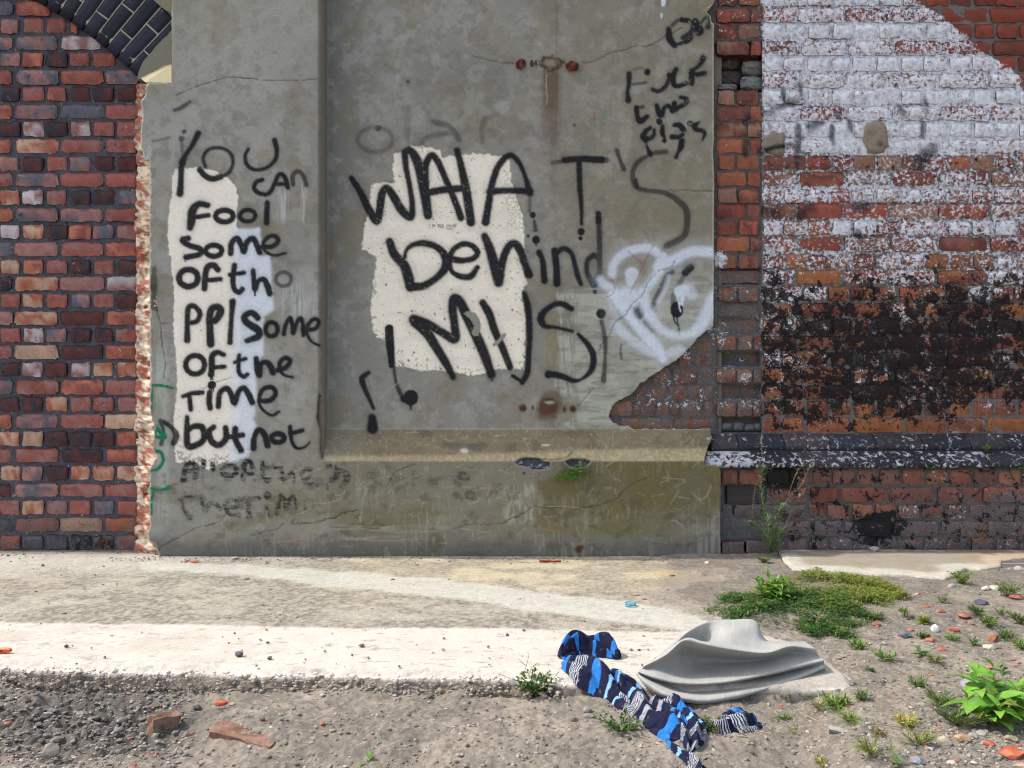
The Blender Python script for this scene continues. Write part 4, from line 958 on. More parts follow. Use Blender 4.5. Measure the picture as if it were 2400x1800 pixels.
# ---- arch ring of blue engineering bricks, bullnosed to the soffit
ring = tag(empty('arch_ring'), 'dark blue engineering brick arch ring with pale joints at top left', 'arch')
def ringpt(rad, th): return arc_c[0] + rad * math.cos(th), arc_c[1] - rad * math.sin(th)
R0, R1 = 998.0, 1157.0
dth = 34.3 / R0
th = math.radians(44.55)
RNGY = .075
def voussoir(ra, rb, t0, t1, nose):
    """radial brick from radius ra to rb between angles t0..t1; the soffit end is rounded over"""
    nr, nt = 9, 6
    rr = np.concatenate([[0, .03], np.linspace(.12, .88, nr - 4), [.97, 1]]); tt = np.array([0, .08, .35, .65, .92, 1])
    Rr, Tt = np.meshgrid(rr, tt)
    rad = ra + (rb - ra) * Rr; ang = t0 + (t1 - t0) * Tt
    er = np.minimum(Rr, 1 - Rr); et = np.minimum(Tt, 1 - Tt)
    dep = RNGY + np.where((er < .01) | (et < .01), .004, 0) + (fbm(rad / 25, ang * 60, 3, 21) - .5) * .004
    if nose: dep = dep + .055 * np.clip((ra + 24 - rad) / 24, 0, 1) ** 2.2; 
    if nose: ang = ang + np.where((Rr < .01), (.5 - Tt) * .18 * (t1 - t0) * 2, 0)
    xx = arc_c[0] + rad * np.cos(ang); yy = arc_c[1] - rad * np.sin(ang)
    F = PA(xx, yy, dep).reshape(-1, 3)
    f = gridfaces(nr, nt)
    rg = list(range(nr)) + [nr * j + nr - 1 for j in range(1, nt)] + [nr * (nt - 1) + i for i in range(nr - 2, -1, -1)] + [nr * j for j in range(nt - 2, 0, -1)]
    Bk = F[rg].copy(); Bk[:, 1] = .16; n0 = len(F); m_ = len(rg)
    fr = np.array([(rg[i], n0 + i, n0 + (i + 1) % m_, rg[(i + 1) % m_]) for i in range(m_)])
    c = lin(30, 34, 52) * rng.uniform(.6, 1.2)
    n = len(F) + m_
    return mesh('voussoir_brick', np.vstack([F, Bk]), np.vstack([f, fr])[:, ::-1], M_BLUE, True, {'col': np.tile(c, (n, 1)), 'w': np.full(n, .04, np.float32)})
i = 0
while th < math.radians(80):
    g = 3.4 / R0
    cut = R0 + (56 if i % 2 == 0 else 106)
    for (ra, rb) in ((R0, cut - 2), (cut + 2, R1)):
        o = link('brick', voussoir(ra, rb, th + g / 2, th + dth - g / 2, ra == R0), ring)
    th += dth; i += 1
# pale joints behind
ang = np.linspace(math.radians(44.3), math.radians(80.5), 90); rad = np.linspace(R0 + 9, R1 + 3, 24)
Rr, Tt = np.meshgrid(rad, ang)
dd = RNGY + .0055 + (fbm(Rr / 6, Tt * 200, 2, 22) - .5) * .003 + .05 * np.clip((R0 + 24 - Rr) / 18, 0, 1) ** 2
obj('joint_mortar', PA(arc_c[0] + Rr * np.cos(Tt), arc_c[1] - Rr * np.sin(Tt), dd).reshape(-1, 3), gridfaces(24, 90), M_STONE, ring, True, {'col': np.tile(lin(160, 158, 142), (24 * 90, 1))})
# soffit strip behind the noses
ang = np.linspace(math.radians(44.0), math.radians(80.5), 60)
v = []
for a in ang:
    for r_, y_ in ((R0 + 1, .135), (R0 + 6, .17)): v.append(P(*ringpt(r_, a), y_))
obj('soffit', np.array(v), np.array([(2 * q, 2 * q + 1, 2 * q + 3, 2 * q + 2) for q in range(59)]), M_STONE, ring, True, {'col': np.tile(lin(48, 46, 50), (120, 1))})
# spandrel brick above ring to the left is plastered over and out of frame

# ---- right: the whitewashed and sooty wall, and the toothed strip
rwall = tag(empty('whitewashed_brick_wall'), 'red brick wall with peeling whitewash above and black soot below', 'brick wall')
strip = tag(empty('toothed_brick_pier'), 'narrow strip of red brick with missing bricks, between render and whitewashed wall', 'brick pier')
YR = .155
DIAG = [(2135, -2), (2200, 30), (2235, 58), (2269, 87), (2312, 127), (2360, 152), (2387, 174), (2402, 215), (2420, 240), (2700, 480)]
ROWW = {-4: .8, -3: .8, -2: .8, -1: .88, 0: .66, 1: .96, 2: .70, 3: .96, 4: .72, 5: .92, 6: .72, 7: .92, 8: .84, 9: .44, 10: .42, 11: .62, 12: .36, 13: .56, 14: .36, 15: .52, 16: .44, 17: .34, 18: .20, 19: .26, 20: .18, 21: .14, 22: .14, 23: .12, 24: .06, 25: .06}
rww = np.array([ROWW[q] for q in range(-4, 26)])
# course numbers whose bricks are gone from the toothed strip
GONE = (16, 18, 19, 21, 23, 25)
SPR = T(tC, [(400, 790), (430, 760), (520, 735), (640, 690), (740, 660)])
SPRL = [(SPR, 5), (T(tC, [(650, 580), (655, 640), (690, 680)]), 5), (T(tC, [(760, 550), (770, 620)]), 4), (T(tC, [(500, 975), (580, 960), (700, 940)]), 8), (T(tC, [(750, 820), (750, 980)]), 7), (T(tC, [(820, 815), (900, 800)]), 7),
        (T(tC, [(970, 820), (965, 920)]), 5), (T(tC, [(1080, 790), (1085, 850)]), 6), (T(tC, [(1400, 690), (1450, 750)]), 6), (T(tC, [(1580, 640), (1555, 780), (1552, 890)]), 4), (T(tC, [(1530, 1050), (1570, 1010), (1620, 960)]), 14),
        (T(tC, [(760, 1390), (830, 1350)]), 12), (T(tC, [(1120, 1345), (1200, 1335)]), 9), (T(tC, [(410, 920), (405, 1000)]), 7), (T(tC, [(740, 1010), (740, 1080)]), 6), (T(tC, [(1010, 720), (1010, 760)]), 6), (T(tC, [(540, 1370), (600, 1380)]), 10), (T(tC, [(1130, 1500), (1150, 1540)]), 8)]
def right_cov(px, py, s):
    px = np.asarray(px, np.float32); py = np.asarray(py, np.float32); n = len(px)
    k = (py - 13.0) / 38.35
    # white level by course, smooth across joints
    kk = np.clip(np.floor(k), -4, 25).astype(int) + 4
    W = rww[kk]
    W = np.where(py > 1012, .14, W)
    jit = (h2(np.full(n, s), np.zeros(n), 6) - .5) * (np.where(py > 365, .46, .22)) if s else 0 * px
    W = W + jit
    W = W + .25 * (fbm(px / 70, py / 50, 3, 101) - .5)
    right_of = sst(-3, 3, polysdf(px, py, DIAG + [(2900, 480), (2900, -400), (2100, -400)]))
    edge = (fbm(px / 8, py / 8, 3, 102) - .5) * 8
    W = W * (1 - right_of)
    isstrip = sst(1788, 1782, px + edge * .3)
    W = W * (1 - isstrip) + isstrip * (.14 + .14 * sst(130, 30, py))
    torn = sst(1676, 1670, px)
    W = W * (1 - torn) + torn * .14
    soot = .05 + .22 * sst(300, 360, py) * sst(440, 380, py) + .12 * sst(420, 600, py) + (.31 * sst(600, 660, py) + .11 * sst(655, 735, py)) * sst(1015, 900, py) * (.55 + .9 * fbm(px / 60, py / 40, 3, 103)) + .2 * sst(860, 930, py) * sst(1016, 1012, py)
    soot = soot + .16 * sst(1.5, .4, np.hypot((px - 2180) / 260, (py - 800) / 110))
    soot = soot - .25 * sst(2200, 2330, px) * sst(900, 950, py) * (py < 1015)
    low = py > 1090
    soot = np.where(low, .26 + .75 * sst(1.9, .3, np.hypot((px - 1830) / 36, (py - 1118) / 22)) + .9 * sst(1.9, .3, np.hypot((px - 2055) / 42, (py - 1237) / 26)) + .12 * sst(1600, 1900, px), soot)
    soot = soot * (1 - isstrip * .85) * (1 - torn)
    soot = soot + .14 * right_of * 0
    cem = .08 + .42 * isstrip * sst(560, 660, py) * (py < 1015) + .22 * isstrip
    cem = np.maximum(cem, torn * .62)
    lc = np.clip(sst(1140, 1200, py) * .6 + sst(1195, 1235, py) * .3 + sst(1960, 1790, px) * .35 + sst(2290, 2350, px) * sst(1130, 1160, py) * .5 - .3 * sst(1890, 1940, px) * sst(2120, 2060, px) * sst(1230, 1200, py), 0, .98)
    cem = np.where(low, .1 + lc, cem)
    wh = sst(30, -8, segdist(px, py, np.array([(1684, 570), (1688, 628)])) - 0) * (px < 1722)
    W = np.maximum(W, .9 * sst(26, 10, np.hypot((px - 1688), (py - 608) * .8)) * (py < 632) * (py > 580))
    W = np.maximum(W, .5 * sst(22, 8, np.hypot((px - 1697), (py - 768))))
    sp = np.zeros(n, np.float32)
    if s >= 0 and (py.min() < 620):
        for q, r_ in SPRL:
            if px.max() > min(a[0] for a in q) - 20 and px.min() < max(a[0] for a in q) + 20: sp = np.maximum(sp, sst(4, -2, segdist(px, py, np.array(q)) - r_))
    if s == 0:
        soot = soot * .85 + .02; W = W * .9 + .12 * (py < 640) * (px > 1790) * (1 - right_of)
    W = W + .28 * sst(640, 700, py) * (py < 960) * sst(.5, .62, fbm(px / 30, py / 20, 3, 104))
    return np.stack([np.clip(W, 0, .97), np.clip(soot, 0, .92), sp], -1).astype(np.float32), np.clip(cem, 0, .95).astype(np.float32)
HR = [1790] + [1839, 1893, 1951, 2001, 2057, 2114, 2168, 2226, 2280, 2334, 2388, 2442, 2496, 2550]
SR = [1790, 1876, 1985, 2094, 2206, 2325, 2436, 2545]
SR2 = [1790, 1838, 1893, 2001, 2128, 2226, 2318, 2420, 2530]
out_b = []      # bricks beyond the picture: one joined part
def rcol(px, py):
    t = rng.random()
    right = polysdf(np.array([px]), np.array([py]), DIAG + [(2900, 480), (2900, -400), (2100, -400)])[0] > 0
    if right: return lin(*[(142, 74, 58), (128, 68, 55), (148, 82, 60), (110, 64, 55)][rng.integers(4)]) * rng.uniform(.85, 1.1), None
    if py > 1090: c = [(136, 90, 74), (124, 82, 70), (144, 98, 78), (122, 88, 80)][rng.integers(4)]
    elif py > 600: c = [(142, 90, 66), (130, 80, 64), (150, 98, 66), (120, 78, 66), (138, 98, 76)][rng.integers(5)]
    else: c = [(152, 84, 70), (138, 78, 66), (158, 98, 74), (132, 86, 76), (144, 108, 92)][rng.integers(5)]
    return lin(*c) * rng.uniform(.8, 1.15), (lin(110, 66, 58) if rng.random() < .4 else None)
def put(x0, x1, y0, y1, Y, parent, cov, **kw):
    global sid
    xm, ym = (x0 + x1) / 2, (y0 + y1) / 2
    c, c2 = rcol(xm, ym)
    if 'col' in kw: c = kw.pop('col'); c2 = None
    me = brick_mesh(x0, x1, y0, y1, Y + rng.uniform(-.004, .004), c, sid, cov, col2=c2, **kw); sid += 1
    if x0 > 2402 or y1 < -3: out_b.append(me)
    else: link('brick', me, parent)
for k in range(-4, 26):
    y0 = 18.5 + 38.42 * k + rng.uniform(-1, 1); y1 = y0 + 33.5
    if k == 25: y1 = 1014
    if k <= 21: xs = HR if k % 2 else SR
    else: xs = {22: SR, 23: [1790, 1838, 1893, 2002, 2108, 2222, 2324, 2430, 2540], 24: HR, 25: SR2}[k]
    off = rng.uniform(-4, 4) if k < 14 else rng.uniform(-9, 9)
    for i in range(len(xs) - 1):
        x0 = xs[i] + (off if i else 0) + rng.uniform(-1.5, 1.5); x1 = xs[i + 1] - 6 + off + rng.uniform(-1.5, 1.5)
        put(x0, x1, y0, y1, YR, rwall, right_cov)
# below the blue string course
L_rows = [(1101, 1135, 'H'), (1141, 1177, 'S'), (1182, 1215, 'H'), (1220, 1256, 'S'), (1261, 1292, 'H')]
LH = [1692, 1733, 1800, 1852, 1905, 1952, 2008, 2062, 2116, 2172, 2226, 2283, 2340, 2397, 2452, 2510]
LS = [1692, 1745, 1803, 1900, 1972, 2085, 2196, 2306, 2416, 2526]
YLW = .05
for (y0, y1, t) in L_rows:
    xs = LH if t == 'H' else LS
    off = 0 if y0 < 1150 else rng.uniform(-12, 12)
    for i in range(len(xs) - 1):
        x0 = xs[i] + off * (i > 0) + rng.uniform(-1.5, 1.5); x1 = xs[i + 1] - 6 + off + rng.uniform(-1.5, 1.5)
        if y0 in (1141, 1182, 1220) and x1 < 1800:
            if y0 == 1141 and i < 2: continue
        put(x0, x1, y0, y1, YLW + (.012 if y0 > 1180 and x0 < 1790 else 0), rwall, right_cov, rough=.007)
# broken brick stub standing out at the foot beside the pier
put(1694, 1745, 1268, 1304, .012, rwall, right_cov, rough=.009); put(1749, 1800, 1266, 1298, .015, rwall, right_cov, rough=.009)
# strip between render and wall; every other course has lost its brick
fill = []
for k in range(-4, 26):
    y0 = 18.5 + 38.42 * k + rng.uniform(-1, 1); y1 = y0 + 33.5
    if k == 25: y1 = 1010
    if k in (3, 4): continue
    if k in (16, 18, 19, 21, 23, 25):
        rec = (.040, .075)[k in (21, 23, 25)] if k != 18 else .022
        put(1684, 1782, y0 + 1, y1 - (3 if k != 25 else 12), YR + rec, strip, lambda a, b, s: (right_cov(a, b, s)[0] * .5, np.full(len(a), .93, np.float32)), rough=.010, dome=.002)
        continue
    if k % 2: xs = [1682, 1731, 1783]
    else: xs = [1680, 1760, 1789] if k < 15 else [1680, 1729, 1767, 1789]
    if k in (7, 10, 12): xs = [1680, 1752, 1788]
    if k in (5, 9): xs = [1684, 1727, 1783]
    for i in range(len(xs) - 1): put(xs[i] + rng.uniform(-1, 1), xs[i + 1] - 5, y0, y1, YR, strip, right_cov)
# bricks bared where the render has fallen
TR = {20: [1622, 1680], 21: [1590, 1628, 1676], 22: [1530, 1576, 1640, 1676], 23: [1490, 1520, 1566, 1650, 1677], 24: [1425, 1486, 1540, 1575, 1595, 1650, 1678], 25: [1420, 1455, 1580, 1676]}
for k, xs in TR.items():
    y0 = 18.5 + 38.42 * k; y1 = y0 + 33.5
    if k == 25: y1 = 1010
    for i in range(len(xs) - 1): put(xs[i], xs[i + 1] - 5, y0, y1, YR + .004, strip, right_cov, rough=.006)
# rubble in the socket at the top
def lump(x0, x1, y0, y1, Y, col, parent, seed, mat=None, amp=.02):
    n = 8; U, V_ = np.meshgrid(np.linspace(-1, 1, n), np.linspace(-1, 1, n))
    # squircle mapping for a rough boulder face
    r_ = np.hypot(U, V_); k = np.where(r_ > 0, np.maximum(abs(U), abs(V_)) / np.maximum(r_, 1e-6), 1) ** .55
    xx = (x0 + x1) / 2 + (x1 - x0) / 2 * U * k; yy = (y0 + y1) / 2 + (y1 - y0) / 2 * V_ * k
    dd = Y + .03 * np.clip(np.maximum(abs(U), abs(V_)), 0, 1) ** 3 + (fbm(xx / 14 + seed, yy / 14, 3, seed, .6) - .5) * amp * 2 + (h2(np.floor(U * 1.5 + seed), np.floor(V_ * 1.5), seed) - .5) * amp * .5
    return obj('stone', PA(xx, yy, dd).reshape(-1, 3), gridfaces(n, n), mat or M_STONE, parent, False, {'col': np.tile(lin(*col), (n * n, 1))})
for (a, b, c, d, Y_k, cl) in ((1684, 1735, 132, 166, .2, (74, 64, 60)), (1730, 1790, 118, 150, .21, (92, 62, 48)), (1738, 1792, 142, 178, .165, (104, 104, 100)), (1734, 1790, 178, 214, .16, (112, 116, 116)), (1682, 1740, 165, 205, .2, (70, 62, 62)), (1680, 1728, 196, 214, .16, (108, 110, 110)), (1700, 1760, 104, 130, .2, (86, 62, 46)), (1755, 1790, 106, 128, .165, (150, 84, 60))):
    lump(a, b, c, d, Y_k, cl, strip, sid); sid += 1
for (a, b, c, d) in ((1690, 1720, 990, 1012), (1716, 1745, 988, 1012), (1742, 1772, 992, 1012), (1766, 1786, 990, 1012)):
    lump(a, b, c, d, .165, (96, 98, 100), strip, sid, amp=.012); sid += 1
def rdepth(Xg, Yg):
    s_ = (Xg > 1676) & (Xg < 1790)
    hole_ = s_ & (Yg > 100) & (Yg < 215)
    d = np.where(hole_, .10, 0)
    for k in GONE:
        y0 = 18.5 + 38.42 * k - 3
        d = np.maximum(d, np.where((Xg > 1682) & (Xg < 1784) & (Yg > y0) & (Yg < y0 + 37), {16: .035, 18: .012, 19: .035}.get(k, .068), 0))
    return d
for (a, b, c, d, cl) in ((1788, 1842, 304, 366, (134, 124, 112)), (2022, 2084, 282, 362, (138, 126, 112))):
    n_ = 15; U, V_ = np.meshgrid(np.linspace(-1, 1, n_), np.linspace(-1, 1, n_)); r_ = np.hypot(U, V_); k_ = np.where(r_ > 0, np.maximum(abs(U), abs(V_)) / np.maximum(r_, 1e-6), 1) ** .8
    xx = (a + b) / 2 + (b - a) / 2 * U * k_ + (fbm(U * 2, V_ * 2 + a, 3, 5) - .5) * 14; yy = (c + d) / 2 + (d - c) / 2 * V_ * k_ + (fbm(U * 2 + 7, V_ * 2 + a, 3, 5) - .5) * 14
    m_ = np.maximum(abs(U), abs(V_)); dd = YR - .012 + .02 * sst(.8, 1, m_) + (fbm(xx / 16, yy / 16, 4, 7, .6) - .5) * .016
    cc = np.ones(U.shape + (3,), np.float32) * lin(*cl) * (.8 + .4 * fbm(xx / 12, yy / 12, 3, 8))[..., None]
    sp_ = sst(5, -3, segdist(xx, yy, np.array(T(tC, [(500, 985), (600, 955), (690, 940)]))) - 5) + sst(12, 0, np.hypot(xx - 2064, yy - 338)) * .8
    cc = cc + (lin(30, 32, 36) - cc) * np.clip(sp_, 0, 1)[..., None]
    obj('mortar_patch', PA(xx, yy, dd).reshape(-1, 3), gridfaces(n_, n_), M_STONE, rwall, True, {'col': cc.reshape(-1, 3)})
bed('mortar', 1786, 2640, -160, 1062, YR + .0085, rwall, (112, 108, 106), right_cov)
bed('mortar', 1400, 1793, -160, 1062, YR + .010, strip, (92, 90, 88), right_cov, depthf=rdepth)
bed('mortar', 1686, 2640, 1092, 1320, YLW + .010, rwall, (96, 92, 90), right_cov, depthf=lambda a, b: .055 * sst(1690, 1700, a) * sst(1800, 1788, a) * sst(1136, 1142, b) * sst(1225, 1160, b) + .02 * (fbm(a / 14, b / 14, 3, 66) - .4) * sst(1805, 1790, a))
join_out(out_b, rwall)
m = MB(); box(m, P(1690, 0, .2)[0] + .002, P(2640, 0, .2)[0], .30, .6, -.15, TOPZ, lin(70, 64, 64)); box(m, P(1690, 0, .2)[0] + .002, P(2640, 0, .2)[0], .08, .295, -.15, P(0, 1066, .05)[2], lin(70, 64, 64)); m.build('backing', M_STONE, rwall)
# blue string course: two rows of bevelled blocks
def plinth_block(px0, px1, yb, yf, ylow, Yb, Yf, w_, side_skew=0):
    zb, zf, zl = P(0, yb, Yb)[2], P(0, yf, Yf)[2], P(0, ylow, Yf)[2]
    X0, X1 = P(px0, 0, Yf)[0], P(px1, 0, Yf)[0]
    n = 13
    xs = np.linspace(X0, X1, n); prof = [(Yb + .02, zb + .001), (Yb, zb), (Yb + (Yf - Yb) * .5, zb + (zf - zb) * .5), (Yf + .004, zf + .001), (Yf, zf - .003), (Yf + .001, zl + .003), (Yf + .004, zl), (Yb + .02, zl)]
    V = []; 
    for j, (y_, z_) in enumerate(prof):
        for i_, x_ in enumerate(xs):
            e = .003 if i_ in (0, n - 1) else 0
            nz = (vn(np.array([x_ * 40.]), np.array([j * 1.7 + px0]), 5)[0] - .5) * .003
            V.append((x_ + (e if i_ == 0 else -e if e else 0) * 0, y_ + e + nz, z_ - e * .5 + nz))
    k_ = len(prof)
    F = gridfaces(n, k_)[:, ::-1]
    F = [tuple(a) for a in F] + [tuple(n * j for j in range(k_)), tuple(n * j + n - 1 for j in range(k_))[::-1]]
    c = lin(*[(50, 51, 57), (58, 55, 60), (42, 44, 50), (62, 57, 61)][rng.integers(4)]) * rng.uniform(.8, 1.05)
    N_ = len(V)
    o = obj('coping_brick', V, F, M_BLUE, rwall, True, {'col': np.tile(c, (N_, 1)), 'w': np.full(N_, w_)})
    return o
J1 = [1668, 1733, 1842, 1950, 2059, 2169, 2279, 2366, 2478, 2590]
J2 = [1653, 1768, 1877, 1992, 2103, 2211, 2322, 2434, 2545]
for i in range(len(J1) - 1): plinth_block(J1[i] + .8, J1[i + 1] - .8, 1017, 1043, 1054, .15, .09, .22 + .12 * rng.random())
for i in range(len(J2) - 1): plinth_block(J2[i] + .8, J2[i + 1] - .8, 1058, 1085, 1096, .09, .025, (.55 if i == 0 else .34) + .1 * rng.random())
m = MB(); box(m, P(1668, 0, .1)[0], P(2640, 0, .1)[0], .10, .29, P(0, 1099, .06)[2], P(0, 1046, .09)[2], lin(66, 66, 70)); m.build('bedding', M_STONE, rwall)
# split the capping of the pier top right out of frame: coping so that the wall has a top
for nm, pr_, xa, xb in (('coping', infill, -290, 350), ('coping', rwall, 1692, 2640)):
    m = MB(); box(m, P(xa, 0, .1)[0], P(xb, 0, .1)[0] - .003, .11, .62, TOPZ + .002, TOPZ + .03, lin(120, 116, 108)); m.build(nm, M_STONE, pr_)
m = MB(); box(m, P(356, 0, .05)[0], P(1688, 0, .05)[0], .07, .62, TOPZ + .002, TOPZ + .03, lin(120, 116, 108)); m.build('coping', M_STONE, pier)

# ------------------------------------------------------------------ ground: waste ground, slabs
def px_of(x, y, z=0.0):
    Z = y + CD
    return 1200 + x * FPX / Z, 900 + (CH - z) * FPX / Z
SLAB_PX = [(-520, 1543), (-200, 1548), (0, 1553), (120, 1559), (300, 1564), (480, 1568), (620, 1573), (760, 1572), (900, 1578), (1050, 1577), (1200, 1580), (1330, 1590), (1480, 1598), (1640, 1606), (1800, 1609), (1900, 1604), (1985, 1602), (2002, 1596), (1996, 1582), (1960, 1556),
           (1925, 1528), (1880, 1512), (1800, 1490), (1740, 1478), (1690, 1468), (1700, 1400), (1712, 1340), (1700, 1285), (1400, 1283), (352, 1283), (-900, 1283), (-900, 1500)]
SLAB_W = [tuple(G(a, b)[:2]) for a, b in SLAB_PX]
RSLAB_PX = [(1826, 1292), (1838, 1312), (1858, 1330), (1900, 1334), (2000, 1338), (2060, 1343), (2140, 1346), (2215, 1352), (2240, 1345), (2262, 1330), (2300, 1332), (2345, 1326), (2350, 1312), (2420, 1305), (2600, 1302), (2600, 1284), (1826, 1284)]
ZR = .028
RSLAB_W = [tuple(G(a, b, ZR)[:2]) for a, b in RSLAB_PX]
DSLAB_PX = [(2240, 1290), (2262, 1309), (2340, 1327), (2420, 1345), (2700, 1360), (2700, 1288)]
DSLAB_W = [tuple(G(a, b, .02)[:2]) for a, b in DSLAB_PX]

def hgt(x, y):
    """height of the loose ground"""
    px, py = px_of(x, y)
    sdm = polysdf(x, y, SLAB_W)
    front = sst(1500, 1560, py) * sst(2050, 1850, px)
    base_ = -.050 * front + (-.004) * (1 - front)
    base_ = base_ - .03 * sst(1640, 1800, py) * front
    base_ = base_ - .006 * sst(.05, .0, -sdm) * front + .022 * sst(.14, 0, sdm * -1) * front * (fbm(x * 7, y * 7, 4, 301, .6) - .30) * 1.6         # soil banked on the slab edge
    # hollow on the left with rubble
    hol = sst(1.3, .3, np.hypot((px - 190) / 330, (py - 1640) / 90))
    base_ = base_ - .030 * hol
    base_ = base_ + .022 * sst(1.2, .2, np.hypot((px - 620) / 200, (py - 1660) / 45)) + .02 * sst(1.2, .2, np.hypot((px - 60) / 150, (py - 1770) / 50)) + .012 * sst(1.2, .2, np.hypot((px - 900) / 250, (py - 1700) / 60))
    n = (fbm(x * 2.2, y * 2.2, 4, 302) - .5) * .03 * (.35 + .65 * front) + (fbm(x * 9, y * 9, 4, 303, .55) - .5) * .018
    n = n + (fbm(x * 34, y * 34, 4, 304, .6) - .5) * (.010 + .030 * hol) * (.35 + .65 * sst(.35, .6, fbm(x * 3, y * 3, 3, 309)) + .6 * hol)
    n = n + (fbm(x * 75, y * 75, 2, 315) - .5) * .007 * (.3 + .7 * front)
    n = n + (vn(x * 110, y * 110, 305) - .5) * .0042
    z = base_ + n
    # dirt lapping over the slab on the right, thin against the wall foot
    over_ = sst(1540, 1700, px + (fbm(x * 4, y * 4, 3, 306) - .5) * 200) * sst(1480, 1420, py + (fbm(x * 6, y * 6, 3, 308) - .5) * 40)
    z = z + .010 * over_
    # keep it under the clean slab tops
    inside = sst(.0, .05, sdm) * (1 - over_)
    z = np.where(sdm > 0, np.minimum(z, .004 + 0 * z) * (1 - inside) - .03 * inside, z)
    z = np.where((sdm > 0) | (over_ > .3), np.maximum(z, -.03 + .044 * sst(.15, .7, over_) + (fbm(x * 14, y * 14, 4, 307) - .5) * .010), z)
    sdr = polysdf(x, y, RSLAB_W); z = np.where(sdr > 0, z - .04, z)
    # soil drifted along the foot of the brick infill
    z = z + .014 * sst(.06, .16, y) * (px < 400)
    return z
def ground_cols(x, y, z):
    px, py = px_of(x, y)
    n1 = fbm(x * 5, y * 5, 5, 310, .6); n2 = fbm(x * 30, y * 30, 4, 311, .65); n3 = fbm(x * 90, y * 90, 3, 312, .7)
    c = np.ones(x.shape + (3,), np.float32) * lin(128, 119, 107)
    mixc = lambda c, k, a: c + (lin(*k) - c) * np.clip(a, 0, 1)[..., None]
    c = mixc(c, (150, 139, 125), sst(.46, .66, n1) * .8)
    c = mixc(c, (106, 101, 95), sst(.52, .66, n2) * .6)
    c = mixc(c, (168, 161, 151), sst(.60, .70, n3) * .45)
    c = mixc(c, (96, 92, 86), sst(.60, .72, fbm(x * 60, y * 60, 3, 313)) * .5)
    hol = sst(1.3, .4, np.hypot((px - 230) / 300, (py - 1640) / 90))
    c = mixc(c, (84, 81, 78), hol * (.5 + .6 * n1))
    c = mixc(c, (118, 110, 98), sst(1290, 1280, py) * .6)
    return c
# fine sheet near the camera
gxs = np.arange(-2.95, 2.95, .0062); gys = []
yy_ = -2.55
while yy_ < .17: gys.append(yy_); yy_ += .0052 + .0011 * (yy_ + 2.55)
gys = np.array(gys)
XX, YY = np.meshgrid(gxs, gys); XX = XX.astype(np.float32); YY = YY.astype(np.float32)
sdm = polysdf(XX, YY, SLAB_W)
ZZ = hgt(XX, YY)
pxg, pyg = px_of(XX, YY)
f = gridfaces(len(gxs), len(gys))
need = ((sdm < .09) | (pxg > 1480)) & (np.abs(XX) < .70 * (YY + CD) + .12)
f = f[need.ravel()[f].any(1)]
used = np.zeros(XX.size, bool); used[f.ravel()] = True
idx = np.cumsum(used) - 1
V = np.stack([XX, YY, ZZ], -1).reshape(-1, 3)[used]
cg = ground_cols(XX, YY, ZZ).reshape(-1, 3)[used]
tag(obj('ground', V, idx[f], M_DIRT, None, True, {'paint': cg}), kind='structure')
# the rest of the site, a coarse sheet a little lower
bx = np.concatenate([np.linspace(-60, -4, 20), np.linspace(-3.4, 3.4, 60), np.linspace(4, 60, 20)]); by = np.concatenate([np.linspace(-80, -4, 24), np.linspace(-3.6, .16, 36), np.linspace(.8, 30, 10)])
BX, BY = np.meshgrid(bx, by)
BZ = np.where((np.abs(BX) < 3.2) & (BY > -2.8) | (BY > 0), -.2, -.09 + (fbm(BX * .7, BY * .7, 3, 320) - .5) * .05)
tag(obj('far_ground', np.stack([BX, BY, BZ], -1).reshape(-1, 3), gridfaces(len(bx), len(by)), M_DIRT, None, True, {'paint': ground_cols(BX, BY, BZ).reshape(-1, 3)}), kind='structure')

# main slab in front of the wall
gxs = np.arange(-3.3, 2.0, .0085); gys = np.arange(-1.80, .155, .0072)
SX, SY = np.meshgrid(gxs, gys); SX = SX.astype(np.float32); SY = SY.astype(np.float32)
sds = polysdf(SX, SY, SLAB_W) + (fbm(SX * 22, SY * 22, 4, 330, .6) - .5) * .022 + (fbm(SX * 5, SY * 5, 2, 331) - .5) * .02
px, py = px_of(SX, SY)
edgeline = np.interp(px, [-500, 0, 300, 600, 1000, 1300, 1560, 1640, 1800], [1455, 1461, 1465, 1471, 1476, 1479, 1485, 1478, 1470]) + (fbm(SX * 6, SY * 6, 4, 332) - .5) * 8
white = sst(-2.5, 2.5, py - edgeline)
sc_n1 = fbm(SX * 5, SY * 9, 5, 333, .6); sc_n2 = fbm(SX * 60, SY * 60, 4, 334, .7); sc_n3 = fbm(SX * 130, SY * 130, 2, 335)
mixc = lambda c, k, a: c + (lin(*k) - c) * np.clip(a, 0, 1)[..., None]
c = np.ones(SX.shape + (3,), np.float32) * lin(146, 139, 126)
c = mixc(c, (98, 91, 80), sst(.50, .66, sc_n2) * .5)
c = mixc(c, (176, 169, 154), sst(.5, .38, sc_n2) * .5)
c = mixc(c, (90, 84, 76), sst(.70, .80, sc_n3) * .6)
c = mixc(c, (178, 171, 157), sst(.46, .62, sc_n1) * .5)
c = mixc(c, (196, 182, 148), sst(700, 900, px) * sst(1430, 1330, py) * (.3 + .6 * sst(.4, .6, sc_n1)) * .75)
c = mixc(c, (202, 174, 122), sst(1450, 1600, px) * sst(.5, .62, fbm(SX * 4, SY * 8, 3, 336)) * sst(1400, 1350, py) * .6)
c = mixc(c, (190, 184, 172), sst(500, 350, px) * sst(1365, 1320, py) * .6)
BAND = [(330, 1318), (450, 1322), (560, 1322), (700, 1336), (900, 1349), (1100, 1365), (1250, 1386), (1400, 1405), (1480, 1414), (1600, 1436), (1680, 1462), (1640, 1482), (1560, 1470), (1450, 1462), (1300, 1441), (1100, 1412), (900, 1387), (750, 1373), (620, 1356), (480, 1342), (330, 1334)]
